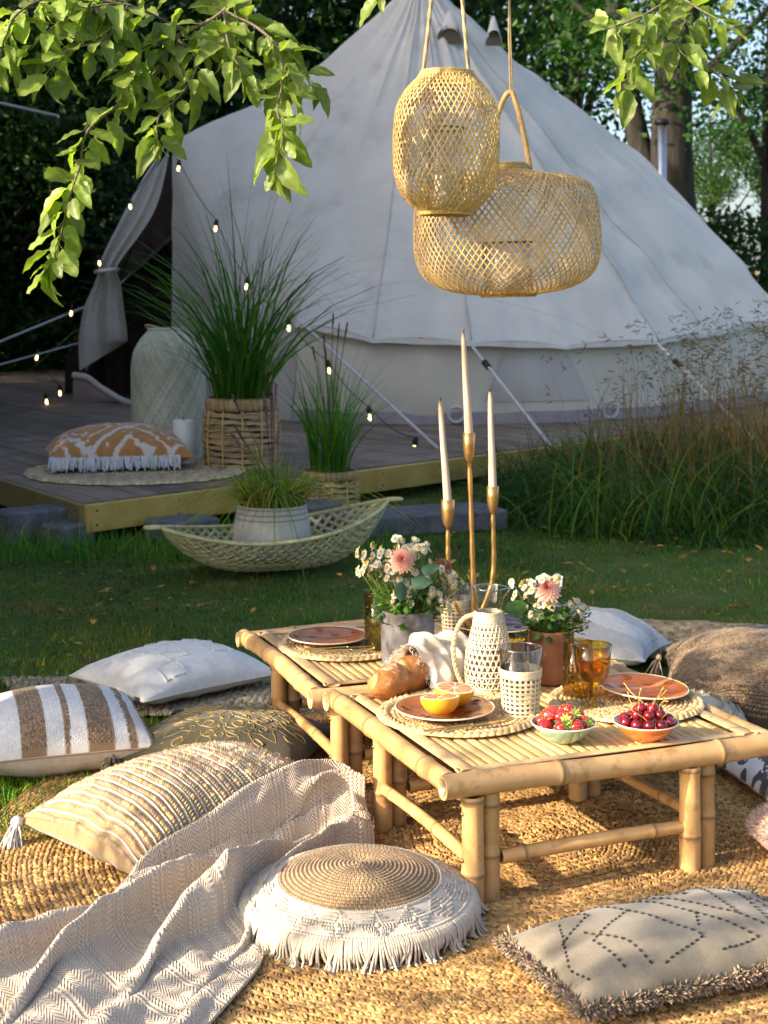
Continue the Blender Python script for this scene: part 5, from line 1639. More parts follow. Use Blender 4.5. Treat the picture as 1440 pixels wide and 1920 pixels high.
# grapefruit halves
M_peel = mat('grapefruit_peel', (0.82, 0.44, 0.03), (0.76, 0.36, 0.02), nscale=20, rough=0.38, bump=0.5, bscale=420, bdist=0.001, spec=0.5, sss=0.1)
M_pith = mat('pith', (0.82, 0.68, 0.48), rough=0.6)
M_pulp = mat('pulp', (0.72, 0.16, 0.075), (0.80, 0.26, 0.12), nscale=120, rough=0.2, spec=0.5, bump=0.3, bscale=500, bdist=0.001, sss=0.15)
def grapefruit(c, r, rz, rx, label):
    t = thing('grapefruit_half', label, 'grapefruit', tuple(c), rz, 'halved grapefruits', rx)
    m = MB()
    a = np.linspace(-pi / 2, 0, 12)
    lathe(m, np.stack([np.cos(a) * r, (np.sin(a) + 1) * r * 0.92], 1), 32)
    mk('peel', m, M_peel, t)
    m = MB()
    lathe(m, [(r, r * 0.92), (r * 0.99, r * 0.925), (r * 0.86, r * 0.926), (0, r * 0.926)], 32, col=np.array([[1, 0.75, 0.45], [1, 0.9, 0.7], [1, 1, 1], [1, 1, 1]]))
    mk('pith', m, M_pith, t)
    for k in range(10):
        m = MB()
        w_ = 2 * pi / 10 - 0.10
        a0 = k * 2 * pi / 10
        b = np.linspace(-w_ / 2, w_ / 2, 7)
        out = np.stack([r * 0.83 * np.cos(b), r * 0.83 * np.sin(b)], 1)
        prof_ = np.concatenate([[[r * 0.11, 0]], out])
        ca, sa = math.cos(a0), math.sin(a0)
        prof_ = prof_ @ np.array([[ca, sa], [-sa, ca]])
        ctr = prof_.mean(0)
        z = r * 0.926
        ring0 = np.concatenate([prof_, np.full((8, 1), z)], 1)
        ring1 = np.concatenate([ctr + (prof_ - ctr) * 0.86, np.full((8, 1), z + r * 0.022)], 1)
        v = np.concatenate([ring0, ring1, [[*ctr, z + r * 0.026]]])
        f = [np.array([[i, (i + 1) % 8, 8 + (i + 1) % 8, 8 + i] for i in range(8)]), np.array([[16, 8 + i, 8 + (i + 1) % 8] for i in range(8)])]
        m.add(v, f, np.full((17, 3), U(0.85, 1.12)))
        mk('segment', m, M_pulp, t)
    return t
grapefruit(p1 + np.array([-0.012, -0.042, 0.021]), 0.053, 0.4, R(-7), 'front grapefruit half with pink flesh on the brown plate')
grapefruit(p1 + np.array([0.025, 0.055, 0.019]), 0.055, 1.2, R(4), 'rear grapefruit half with pink flesh touching the baguette cloth side')

# baguette and the cloth round it
M_crust = mat('bread_crust', (0.27, 0.085, 0.02), (0.50, 0.23, 0.07), nscale=26, rough=0.7, bump=0.7, bscale=120, bdist=0.004, lo=0.3, hi=0.7)
M_crumb = mat('flour_crust', (0.80, 0.66, 0.46), (0.70, 0.46, 0.22), nscale=60, rough=0.85, bump=0.7, bscale=160, bdist=0.003)
b0, b1 = onto(706, 1314), onto(880, 1248)
bg_ = thing('baguette', 'crusty floury baguette with a slashed top half wrapped in cloth', 'bread', tuple(b0))
dirb = unit((b1 - b0) * np.array([1, 1, 0])); nb = np.array([-dirb[1], dirb[0], 0])
Lb = 0.40
m = MB()
def bread(u, v):
    s = u
    rr = 0.053 * np.maximum(1 - np.abs(2 * s - 1) ** 3.6, 0.0005) ** 0.5 * (1 + 0.06 * np.sin(s * 17))
    a = v * 2 * pi
    # slashes: diagonal ridges on the top
    top_ = np.clip(np.sin(a), 0, 1)
    q = np.sin((s * 4.2 - 0.09 * np.cos(a) * 2.2) * 2 * pi)
    sw = ((s * 3.1 - 0.34 * np.cos(a) + 0.1) % 1.0)
    ear = np.where(sw < 0.30, -0.10 + 0.05 * np.sin(sw * 30), 0.15 * (sw - 0.30) ** 0.5)
    rr2 = rr * (1 + top_ ** 0.7 * ear)
    lat, hz_ = rr2 * np.cos(a) * 1.06, rr2 * np.sin(a) * 0.92
    P = b0 + dirb * ((s - 0.04) * Lb)[..., None] + nb * lat[..., None]
    P = P + np.array([0, 0, 1.0]) * (np.maximum(hz_, -0.036) + 0.037)[..., None]
    return P + (noise(P * 30, 1.0, 71) * 0.0018 + noise(P * 110, 1.0, 74) * 0.0009)[..., None]
def breadc(u, v):
    a = v * 2 * pi
    q = np.sin((u * 4.2 - 0.09 * np.cos(a) * 2.2) * 2 * pi)
    top_ = np.clip(np.sin(a), 0, 1)
    fl_ = np.clip(noise(np.stack([u * 14, np.cos(a) * 2, np.sin(a) * 2], -1), 1.3, 72) * 1.2 + 0.3, 0, 1) * top_
    pale = np.clip(top_ * (q < -0.15) * 1.0, 0, 1)
    sw = ((u * 3.1 - 0.34 * np.cos(a) + 0.1) % 1.0)
    pale = top_ ** 0.5 * (sw < 0.27)
    edge = top_ * np.exp(-((sw - 0.32) / 0.05) ** 2)
    k = np.clip(0.35 * fl_ + 0.9 * pale, 0, 1)[..., None]
    fl2 = (np.clip(noise(np.stack([u * 16, np.cos(a) * 3, np.sin(a) * 3], -1), 1.3, 75) * 2.2 - 0.6, 0, 1) * top_ * (sw > 0.4))[..., None]
    base_ = (np.array([1.0, 0.95, 0.9]) * (1 - k) + np.array([1.35, 1.85, 2.5]) * k) * (1 - 0.6 * edge)[..., None]
    return base_ * (1 - fl2) + np.array([1.6, 3.0, 7.5]) * fl2
grid(m, 170, 80, bread, breadc, cv=True)
mk('crust', m, M_crust, bg_, world=True)
M_cloth = fabric('linen_cloth', (0.68, 0.62, 0.52), (0.60, 0.54, 0.45), bscale=600)
m = MB()
def cloth(u, v):
    # a sleeve of linen over the rear part of the bread that falls to the table on the camera side
    s = 0.42 + u * 0.60 + 0.05 * np.sin(v * 9)
    a = pi * (-0.18 + 1.36 * v)
    rr = 0.062 + 0.017 * np.sin(u * 19 + 2.5 * np.sin(v * 5)) * (0.4 + 0.6 * v) + 0.007 * np.sin(u * 43 + v * 6) * v + 0.008 * np.sin(v * 13 + u * 7) + 0.009 * noise(np.stack([u * 8, v * 8, 0 * u], -1), 1.0, 73)
    hem = np.clip((v - 0.72) / 0.28, 0, 1)
    lat = rr * np.cos(a) * 1.08
    hh = rr * np.sin(a) + 0.045
    P = b0 + dirb * (s * Lb)[..., None] + nb * (lat)[..., None]
    P = P - nb * (-(hem ** 1.5) * 0.0)[..., None]
    P = P + np.array([0.25, -0.95, 0]) * (hem * 0.045 + 0.022 * hem * np.sin(u * 21))[..., None]
    z = np.maximum(hh, 0.004 + 0.006 * np.abs(np.sin(u * 15)))
    lift = 0.028 * np.exp(-((u - 0.35) / 0.25) ** 2) * np.sin(pi * np.clip(v, 0, 1)) + 0.016 * np.exp(-((u - 0.8) / 0.15) ** 2)
    return P + np.array([0, 0, 1.0]) * (z + lift)[..., None]
grid(m, 80, 60, cloth)
cl = thing('linen_cloth', 'crumpled off white linen cloth with a frayed edge thrown over the baguette', 'cloth', tuple(b0 + dirb * 0.3))
o_ = mk('cloth_sheet', m, M_cloth, cl, world=True)
md = o_.modifiers.new('thickness', 'SOLIDIFY'); md.thickness = 0.002
m = MB()
uu = np.sort(rng.random(170))
for i in range(170):
    e0 = cloth(np.array([[uu[i]]]), np.array([[0.995]]))[0, 0]
    d = np.array([0.12, -0.5, -0.35]) + rng.normal(0, 0.25, 3)
    P = smoothp([e0, e0 + d * 0.02, e0 + d * 0.036], 5)
    P[:, 2] = np.maximum(P[:, 2], TT_Z + 0.002)
    tube(m, P, 0.0009, 4, cap=False)
for i in range(60):
    e0 = cloth(np.array([[0.003]]), np.array([[0.1 + 0.85 * i / 60]]))[0, 0]
    P = smoothp([e0, e0 - dirb * 0.012 + rng.normal(0, 0.004, 3), e0 - dirb * 0.02 + np.array([0, 0, -0.006]) + rng.normal(0, 0.004, 3)], 5)
    tube(m, P, 0.0008, 4, cap=False)
stuff(mk('frayed_edge', m, M_cloth, cl, world=True))

# carafe in a wicker sleeve
def cone_r(z):
    return np.interp(z, [0, 0.02, 0.07, 0.12, 0.19, 0.225, 0.25, 0.297], [0.055, 0.066, 0.069, 0.064, 0.046, 0.0385, 0.0395, 0.050])
ca = thing('carafe', 'glass carafe in a pale cane sleeve with a rope handle', 'carafe', tuple(onto(917, 1296)))
m = MB()
zs = np.linspace(0.0, 0.297, 34)
pr_ = [(0, 0.003)] + [(float(cone_r(z)) - 0.003, z) for z in zs]
lathe(m, pr_, 40)
v_ = m.v[0]       # pour spout on the right
rad = np.hypot(v_[:, 0], v_[:, 1]); ang = np.arctan2(v_[:, 1], v_[:, 0])
k_ = np.exp(-(ang / 0.28) ** 2) * np.clip((v_[:, 2] - 0.26) / 0.037, 0, 1)
v_[:, 0] += k_ * 0.016
mk('glass_body', m, G_clear, ca)
m = MB()
a = np.linspace(0, 2 * pi, 60)
rimp = np.stack([0.047 * np.cos(a) + 0.016 * np.exp(-(np.minimum(a, 2 * pi - a) / 0.28) ** 2), 0.047 * np.sin(a), np.full(60, 0.297)], 1)
tube(m, rimp, 0.0022, 6, cap=False)
mk('glass_rim', m, G_rim, ca)
m = MB(); lathe(m, [(0.0375, 0.2285), (0.0392, 0.229), (0.0392, 0.2325), (0.0375, 0.233)], 36)
mk('neck_ring', m, G_rim, ca)
m = MB()
def around(z, a, off=0.0):
    r_ = cone_r(z) + off
    return np.stack([r_ * np.cos(a), r_ * np.sin(a), z], -1)
NS = 26
for k in range(NS):      # crossing canes in both directions plus rings: the six sided openings of caning
    for sg in (1, -1):
        z = np.linspace(0.012, 0.215, 40)
        P = around(z, k * 2 * pi / NS + sg * (0.85 * z / 0.2) * 1.55, 0.0012 + 0.0006 * sg)
        ribbon(m, P, P * np.array([1, 1, 0]), 0.0042, 0.001, shade(1, 0.88, 1.1)[0])
for z0 in np.arange(0.022, 0.21, 0.0158):
    a = np.linspace(0, 2 * pi, 50)
    P = around(np.full(50, z0), a, 0.0022)
    ribbon(m, P, P * np.array([1, 1, 0]), 0.0036, 0.001, shade(1, 0.9, 1.1)[0])
for z0 in (0.004, 0.010, 0.0145, 0.203, 0.209, 0.215, 0.221, 0.227):
    n = 54
    a = np.arange(n) / n * 2 * pi
    P = around(np.full(n, z0), a, 0.001)
    stitched(m, P, np.stack([-np.sin(a), np.cos(a), 0 * a], 1), 0.013, 0.0068, 0.0035, np.full(n, 0.35), shade(n, 0.8, 1.1), unit(P * np.array([1, 1, 0])))
stuff(mk('cane_sleeve', m, M_rattan, ca))
m = MB()
hp = smoothp([(-0.036, 0.0, 0.222), (-0.075, 0.0, 0.205), (-0.099, 0, 0.155), (-0.100, 0, 0.09), (-0.082, 0, 0.03), (-0.063, 0, 0.008)], 70)
T, N, B = frames(hp)
for k in range(3):
    ph = np.linspace(0, 46, 70) + k * 2 * pi / 3
    tube(m, hp + (N * np.cos(ph)[:, None] + B * np.sin(ph)[:, None]) * 0.0034, 0.0042, 6, (0.78, 0.72, 0.64), cap=False)
mk('rope_handle', m, M_rattan, ca)

# drinking glasses
def tumbler_profile(h, rb, rt, th=0.0018):
    return [(0, 0.002), (rb * 0.9, 0.0), (rb, 0.005), (rt, h), (rt - th, h + 0.0005), (rb - th, 0.010), (0, 0.010)]
def wicker_tumbler(c, h, rb, rt, label, frac=0.68):
    t = thing('tumbler', label, 'glass', tuple(c), 0, 'drinking glasses in cane sleeves')
    m = MB(); lathe(m, tumbler_profile(h, rb, rt), 40); mk('glass_body', m, G_clear, t)
    m = MB(); a = np.linspace(0, 2 * pi, 48)
    tube(m, np.stack([(rt - 0.001) * np.cos(a), (rt - 0.001) * np.sin(a), np.full(48, h)], 1), 0.0018, 6, cap=False)
    mk('glass_rim', m, G_rim, t)
    m = MB()
    r_ = lambda z: rb + (rt - rb) * z / h + 0.0012
    for k in range(22):
        for d in (0, 0.07):
            z = np.linspace(0.006, h * frac, 8)
            a = k * 2 * pi / 22 + d
            P = np.stack([r_(z) * math.cos(a), r_(z) * math.sin(a), z], 1)
            ribbon(m, P, P * np.array([1, 1, 0]), 0.0026, 0.001, shade(1, 0.9, 1.1)[0])
    for z0 in np.arange(0.018, h * frac - 0.02, 0.0125):
        for d in (0, 0.0033):
            a = np.linspace(0, 2 * pi, 44)
            P = np.stack([(r_(z0) + 0.0012) * np.cos(a), (r_(z0) + 0.0012) * np.sin(a), z0 + d + 0.0005 * np.sin(a * 22)], 1)
            ribbon(m, P, P * np.array([1, 1, 0]), 0.0024, 0.001, shade(1, 0.9, 1.1)[0])
    for z0 in np.concatenate([[0.004, 0.009], np.arange(h * frac - 0.016, h * frac + 0.004, 0.0045)]):
        n = 48
        a = np.arange(n) / n * 2 * pi
        P = np.stack([r_(z0) * np.cos(a), r_(z0) * np.sin(a), np.full(n, z0)], 1)
        stitched(m, P, np.stack([-np.sin(a), np.cos(a), 0 * a], 1), 0.012, 0.0055, 0.003, np.full(n, 0.3), shade(n, 0.85, 1.1), unit(P * np.array([1, 1, 0])))
    stuff(mk('cane_sleeve', m, M_rattan, t))
    return t
wicker_tumbler(onto(976, 1341), 0.183, 0.047, 0.058, 'clear tumbler in a cane sleeve standing in front of the carafe')
wicker_tumbler(onto(856, 1190), 0.165, 0.045, 0.055, 'clear tumbler in a cane sleeve at the back beside the candlestick', 0.72)
t = thing('tumbler', 'plain amber tumbler half hidden behind the front cane tumbler', 'glass', tuple(onto(954, 1290)))
m = MB(); lathe(m, tumbler_profile(0.145, 0.042, 0.056), 40); mk('glass_body', m, G_amber, t)
def hobnail(c, h, rb, rt, g, label):
    t = thing('tumbler', label, 'glass', tuple(c), 0, 'hobnail glasses')
    m = MB(); lathe(m, tumbler_profile(h, rb, rt), 36); mk('glass_body', m, g, t)
    m = MB()
    P, X, Y, Z = [], [], [], []
    for j, z in enumerate(np.arange(0.012, h * 0.80, 0.0145)):
        r_ = rb + (rt - rb) * z / h
        s = 0.0034 + 0.0018 * (1 - z / h)
        for k in range(14):
            a = (k + 0.5 * (j % 2)) / 14 * 2 * pi
            e = np.array([math.cos(a), math.sin(a), 0])
            P.append(e * r_ + np.array([0, 0, z])); X.append(e * s); Y.append(np.cross([0, 0, 1], e) * s); Z.append(np.array([0, 0, s]))
    scatter(m, *BALL, P, X, Y, Z)
    stuff(mk('hobnails', m, g, t))
    m = MB(); a = np.linspace(0, 2 * pi, 40)
    tube(m, np.stack([(rt - 0.001) * np.cos(a), (rt - 0.001) * np.sin(a), np.full(40, h)], 1), 0.0015, 6, cap=False)
    mk('glass_rim', m, g, t)
hobnail(onto(1084, 1307), 0.157, 0.042, 0.041, G_amber2, 'pale amber hobnail glass between the goblet and the copper vase')
hobnail(onto(713, 1219), 0.19, 0.049, 0.051, G_olive, 'olive hobnail glass left of the zinc vase')
t = thing('goblet', 'amber stemmed goblet half full of drink in front of the hobnail glass', 'goblet', tuple(onto(1111, 1326)))
m = MB()
lathe(m, [(0, 0.0), (0.046, 0.0), (0.047, 0.003), (0.03, 0.010), (0.014, 0.016), (0.0115, 0.022), (0.0125, 0.030), (0.0115, 0.052), (0.016, 0.060), (0.034, 0.073), (0.044, 0.092), (0.048, 0.120), (0.0525, 0.172), (0.0505, 0.1725), (0.046, 0.120), (0.041, 0.092), (0.03, 0.076), (0.0, 0.066)], 44)
mk('glass_body', m, G_amber, t)
m = MB(); a = np.linspace(0, 2 * pi, 48)
tube(m, np.stack([0.0515 * np.cos(a), 0.0515 * np.sin(a), np.full(48, 0.1725)], 1), 0.0017, 6, cap=False)
mk('glass_rim', m, G_amber, t)
m = MB(); lathe(m, [(0, 0.0675), (0.029, 0.077), (0.040, 0.093), (0.0452, 0.119), (0, 0.119)], 40)
mk('drink', m, G_drink, t)

# bowls with berries
M_bowl_g = mat('sage_glaze', (0.30, 0.44, 0.33), (0.25, 0.38, 0.29), nscale=14, rough=0.13, coat=0.6)
M_bowl_o = mat('bright_orange_glaze', (0.72, 0.22, 0.035), (0.66, 0.18, 0.03), nscale=14, rough=0.13, coat=0.6)
def bowl(c, r, h, mt, label):
    t = thing('bowl', label, 'bowl', tuple(c), 0, 'small glazed bowls')
    m = MB()
    lathe(m, [(0, 0.001), (r * 0.42, 0.0), (r * 0.46, 0.004), (r * 0.74, h * 0.42), (r * 0.93, h * 0.82), (r, h * 0.985), (r * 0.985, h), (r * 0.955, h * 0.97), (r * 0.86, h * 0.72), (r * 0.6, h * 0.32), (0, h * 0.2)], 48)
    mk('bowl_body', m, mt, t)
    m = MB(); a = np.linspace(0, 2 * pi, 64)
    tube(m, np.stack([r * 0.99 * np.cos(a), r * 0.99 * np.sin(a), np.full(64, h)], 1), 0.0021, 6, cap=False)
    mk('rim', m, mat('white_rim_' + label[:5].strip(), (0.78, 0.72, 0.62), rough=0.25), t)
    return t
cg, cc_ = onto(1057, 1388), onto(1211, 1386)
bowl(cg, 0.083, 0.046, M_bowl_g, 'sage green bowl of strawberries at the front of the table')
bowl(cc_, 0.083, 0.046, M_bowl_o, 'orange bowl of cherries at the front right of the table')
M_straw = mat('strawberry', (0.50, 0.012, 0.025), (0.62, 0.03, 0.03), nscale=20, rough=0.25, spec=0.5, coat=0.3, sss=0.08, vary=0.12)
M_seed = mat('strawberry_seed', (0.75, 0.50, 0.14), rough=0.5)
M_calyx = mat('calyx', (0.30, 0.42, 0.06), (0.42, 0.50, 0.12), nscale=30, rough=0.6, transl=0.2)
def straw_parts():
    b = MB()
    pr2 = smoothp([(0.0005, -0.020), (0.0075, -0.0165), (0.0135, -0.006), (0.0155, 0.004), (0.012, 0.0105), (0.004, 0.0125), (0.0005, 0.012)], 14)
    lathe(b, pr2, 18, col=np.concatenate([np.ones((10, 3)), np.array([[1.1, 1.6, 1.4], [1.2, 3, 2.2], [1.3, 7, 3.5], [1.3, 9, 4]])]))
    s = MB()
    P, X, Y, Z = [], [], [], []
    for i, z in enumerate(np.linspace(-0.015, 0.008, 7)):
        r_ = np.interp(z, pr2[:, 1], pr2[:, 0])
        n = max(4, int(r_ * 700))
        for k in range(n):
            a = (k + 0.5 * (i % 2)) / n * 2 * pi
            e = np.array([math.cos(a), math.sin(a), 0.0])
            P.append(e * r_ + np.array([0, 0, z])); X.append(np.array([0, 0, 0.0022])); Y.append(np.cross(e, [0, 0, 1]) * 0.0013); Z.append(e * 0.0006)
    scatter(s, *LENS_S, P, X, Y, Z)
    c = MB()
    for k in range(9):
        a = k / 9 * 2 * pi
        e = np.array([math.cos(a), math.sin(a), 0]); f = np.array([-e[1], e[0], 0])
        up_ = U(-0.3, 0.8)
        v = np.array([f * 0.0015, -f * 0.0015, e * 0.008 + f * 0.003 + np.array([0, 0, 0.002]), e * 0.008 - f * 0.003 + np.array([0, 0, 0.002]), e * 0.0155 + np.array([0, 0, 0.011 * up_])]) + np.array([0, 0, 0.0128])
        c.add(v, [np.array([[0, 1, 3, 2]]), np.array([[2, 3, 4]])], np.full((5, 3), U(0.8, 1.3)))
    tube(c, [(0, 0, 0.012), (0.002, 0, 0.022)], 0.0012, 5)
    out = []
    for nm, q, mt in (('fruit', b, M_straw), ('seeds', s, M_seed), ('calyx', c, M_calyx)):
        me = q.mesh(nm); me.materials.append(mt); out.append(me)
    return out
SP = straw_parts()
words_ = ['at the left edge of the heap', 'at the front of the heap, leaf turned left', 'at the front right, tip up', 'at the right edge of the heap', 'on top at the left', 'on top in the middle', 'on top at the back', 'at the back of the heap', 'in the middle, half hidden', 'at the right back of the heap', 'under the top one', 'deep at the left', 'deep at the right']
spots = [(-0.052, -0.02, 0.042, 1.3), (-0.012, -0.05, 0.043, 0.4), (0.026, -0.042, 0.046, 2.2), (0.053, -0.005, 0.046, 0.3), (-0.036, 0.012, 0.060, 1.9), (-0.005, 0.004, 0.062, 1.0), (0.012, 0.032, 0.067, 2.4), (-0.02, 0.05, 0.056, 0.7), (0.008, -0.022, 0.057, 2.8), (0.042, 0.035, 0.054, 1.6), (0.024, 0.008, 0.058, 0.2), (-0.045, 0.03, 0.04, 0.9), (0.03, -0.01, 0.035, 2.0)]
proto = None
for i, (x, y, z, a) in enumerate(spots):
    M_ = Matrix.Translation((cg[0] + x, cg[1] + y, TT_Z + z)) @ Matrix.Rotation(a * 2.1, 4, 'Z') @ Matrix.Rotation(U(0.7, 1.9), 4, 'X') @ Matrix.Scale(U(1.05, 1.3), 4)
    lb = 'red strawberry in the green bowl, ' + words_[i]
    if proto is None:
        proto = thing('strawberry', lb, 'strawberry', (0, 0, 0), 0, 'strawberries in the green bowl')
        for nm, me in zip(('fruit', 'seeds', 'calyx'), SP):
            o = mk(nm, me, None, proto)
            if nm == 'seeds': stuff(o)
        proto.matrix_basis = M_
    else:
        copy_thing(proto, M_, lb)
M_cherry = mat('cherry', (0.14, 0.004, 0.012), (0.26, 0.008, 0.02), nscale=14, rough=0.08, spec=0.6, coat=0.5, vary=0.35)
M_stem = mat('cherry_stem', (0.45, 0.42, 0.10), (0.40, 0.26, 0.08), nscale=40, rough=0.6)
cb = MB()
lathe(cb, smoothp([(0.0004, -0.0118), (0.007, -0.010), (0.0122, -0.002), (0.0118, 0.006), (0.0065, 0.0112), (0.002, 0.0105), (0.0004, 0.0085)], 14), 20)
cb = cb.mesh('fruit'); cb.materials.append(M_cherry)
stems = []
for k in range(4):
    s = MB()
    q = [(0, 0, 0.0085), (0.003 + 0.002 * k, 0, 0.02), (0.012 + 0.007 * k, 0.003, 0.034), (0.022 + 0.010 * k, 0.002, 0.040 + 0.004 * k)]
    tube(s, smoothp(q, 10), np.concatenate([np.full(9, 0.0009), [0.0018]]), 5)
    s = s.mesh('stem'); s.materials.append(M_stem); stems.append(s)
cpos_ = [(-0.055, -0.018), (-0.032, -0.045), (0.0, -0.052), (0.032, -0.046), (0.058, -0.02), (-0.05, 0.02), (-0.025, -0.012), (0.004, -0.022), (0.034, -0.012), (0.06, 0.012), (-0.03, 0.04), (0.0, 0.018), (0.034, 0.026), (-0.012, 0.006), (0.018, 0.002), (0.045, 0.045), (0.006, 0.05), (-0.014, 0.028)]
cw = ['at the left rim', 'at the front left rim', 'at the front of the rim', 'at the front right', 'at the right rim', 'behind the left rim', 'left of the middle', 'just before the middle', 'right of the middle', 'at the far right', 'at the back left', 'behind the middle', 'behind the middle at the right', 'topmost, dark and shiny', 'topmost on the right', 'at the back right', 'at the back', 'high at the back']
for i, (x, y) in enumerate(cpos_):
    z = 0.047 + (0.018 if i in (6, 7, 8, 11, 12, 17) else 0.030 if i in (13, 14) else 0)
    t = thing('cherry', 'dark red cherry in the orange bowl, ' + cw[i], 'cherry', (0, 0, 0), 0, 'cherries in the orange bowl')
    M_ = Matrix.Translation((cc_[0] + x, cc_[1] + y, TT_Z + z)) @ Matrix.Rotation(U(0, 6.28), 4, 'Z') @ Matrix.Rotation(U(0, 0.9), 4, 'X') @ Matrix.Scale(U(1.15, 1.35), 4)
    t.matrix_basis = M_
    mk('fruit', cb, None, t)
    if i % 4 != 1: mk('stem', stems[i % 4], None, t)

# vases with chamomile bouquets
M_zinc = mat('zinc_patina', (0.20, 0.20, 0.22), (0.085, 0.075, 0.07), nscale=16, stretch=(1, 1, 0.7), rough=0.55, metal=0.35, bump=0.4, bscale=70, bdist=0.002, lo=0.42, hi=0.6)
M_copper = mat('copper_brown', (0.20, 0.075, 0.035), (0.27, 0.11, 0.055), nscale=10, rough=0.38, spec=0.5)
M_petal = mat('chamomile_petal', (0.64, 0.64, 0.61), rough=0.7, transl=0.25)
M_disc = mat('chamomile_centre', (0.72, 0.46, 0.03), (0.62, 0.36, 0.02), nscale=600, rough=0.8)
M_stalk = mat('green_stalk', (0.11, 0.19, 0.03), (0.16, 0.24, 0.05), nscale=20, rough=0.6, transl=0.2, tcol=(1.2, 1.4, 0.6))
M_bleaf = mat('bouquet_leaf', (0.05, 0.13, 0.025), (0.10, 0.20, 0.04), nscale=25, rough=0.5, transl=0.3, tcol=(1.3, 1.6, 0.5), vary=0.25)
M_dleaf = mat('dahlia_leaf', (0.02, 0.055, 0.03), (0.03, 0.07, 0.04), nscale=20, rough=0.5)
def vase(c, r0, r1, h, mt, label):
    t = thing('vase', label, 'vase', tuple(c), 0, None)
    m = MB()
    lathe(m, [(0, 0.001), (r0 * 0.97, 0), (r0, 0.006), ((r0 + r1) / 2, h / 2), (r1, h - 0.004), (r1 * 0.985, h), (r1 * 0.95, h - 0.004), (r0 * 0.93, 0.012), (0, 0.012)], 40)
    mk('vase_body', m, mt, t)
    m = MB(); lathe(m, [(r1 * 0.95, h * 0.9), (0, h * 0.9)], 24)
    mk('water', m, M_dleaf, t)
    return t
vz, vc = onto(764, 1250), onto(1033, 1276)
vase(vz, 0.078, 0.084, 0.178, M_zinc, 'grey patinated zinc vase of chamomile at the middle of the tables')
vase(vc, 0.064, 0.068, 0.155, M_copper, 'red brown copper vase of chamomile behind the glasses')
def daisy_meshes():
    p = MB()
    n = 13
    for k in range(n):
        a = k / n * 2 * pi
        e = np.array([math.cos(a), math.sin(a), 0]); f = np.array([-e[1], e[0], 0])
        dr = U(-0.0022, 0.0008)
        v = np.array([e * 0.0032 - f * 0.0011, e * 0.0032 + f * 0.0011, e * 0.0075 - f * 0.0019 + [0, 0, dr * 0.4], e * 0.0075 + f * 0.0019 + [0, 0, dr * 0.4], e * 0.0105 - f * 0.0010 + [0, 0, dr], e * 0.0105 + f * 0.0010 + [0, 0, dr]])
        p.add(v, np.array([[0, 1, 3, 2], [2, 3, 5, 4]]))
    d = MB()
    lathe(d, [(0.0042, -0.001), (0.0044, 0.0012), (0.0030, 0.0032), (0.0002, 0.004)], 10)
    me1, me2 = p.mesh('petals'), d.mesh('centre')
    me1.materials.append(M_petal); me2.materials.append(M_disc)
    return me1, me2
DM = [daisy_meshes() for _ in range(3)]
def rot_to(d, roll=0.0):
    return Vector(d).to_track_quat('Z', 'Y').to_matrix().to_4x4() @ Matrix.Rotation(roll, 4, 'Z')
def bouquet(c, heads, label, nleaf, leaf_lo):
    t = thing('chamomile_bouquet', label, 'flowers', tuple(c))
    st = MB()
    for (x, y, z, s) in heads:
        d = unit(np.array([x * 1.2, y * 1.2 - 0.03, 0.07]) + rng.normal(0, 0.03, 3))
        mm = Matrix.Translation((x, y, z)) @ rot_to(d, U(0, 6)) @ Matrix.Scale(s, 4)
        pm, dm = DM[rng.integers(0, 3)]
        f = mk('flower_head', pm, None, t, m=mm)
        mk('centre', dm, None, f)
        b = np.array([x * 0.25 + U(-0.02, 0.02), y * 0.25 + U(-0.02, 0.02), -0.05])
        P = smoothp([b, (np.array([x, y, z]) + b) / 2 + np.array([0, 0, 0.012]), np.array([x, y, z]) - d * 0.012, np.array([x, y, z])], 8)
        tube(st, P, 0.0011, 4, shade(1, 0.8, 1.2)[0], cap=False)
    stuff(mk('stalks', st, M_stalk, t))
    lf = MB()
    for i in range(nleaf):
        a = U(0, 2 * pi); q = U(0.03, 0.09)
        P = np.array([q * math.cos(a), q * math.sin(a), U(leaf_lo, 0.07)])
        X = unit(np.array([math.cos(a), math.sin(a), U(-0.9, 0.5)])); Y = unit(np.cross(X, [0.1, 0.2, 1])); s = U(0.6, 1.2)
        lm = leaf_mesh(0.036 * s, 0.024 * s, 0.3, 0.3, 5)
        v = lm.v[0]
        lf.add(P + v[:, :1] * X + v[:, 1:2] * Y + v[:, 2:] * np.cross(X, Y), lm.f[0], shade(1, 0.6, 1.4)[0] * lm.c[0])
    stuff(mk('small_leaves', lf, M_bleaf, t))
    return t
def head_cloud(c, spans, n, depth):
    out = []
    for _ in range(n):
        (px0, px1, py0, py1) = spans[rng.integers(0, len(spans))]
        q = dp(U(px0, px1), U(py0, py1), c[1] + U(-1, 0.8) * depth) - c
        out.append((q[0], q[1], q[2], U(1.0, 1.4)))
    return out
c1b = vz + np.array([0, 0, 0.178])
bq1 = bouquet(c1b, head_cloud(c1b, [(662, 740, 1035, 1085), (662, 740, 1030, 1080), (690, 780, 1010, 1075), (740, 806, 1008, 1045), (690, 760, 1050, 1085), (800, 850, 1050, 1130), (825, 880, 1070, 1110), (735, 775, 1085, 1135), (790, 845, 1100, 1145)], 230, 0.075), 'bouquet of white chamomile in the grey zinc vase', 230, -0.035)
c2b = vc + np.array([0, 0, 0.155])
bq2 = bouquet(c2b, head_cloud(c2b, [(955, 1010, 1090, 1140), (975, 1035, 1085, 1120), (1020, 1085, 1125, 1165), (1060, 1108, 1130, 1180), (985, 1060, 1125, 1160), (1010, 1050, 1082, 1100)], 160, 0.06), 'bouquet of white chamomile in the copper vase', 130, -0.01)
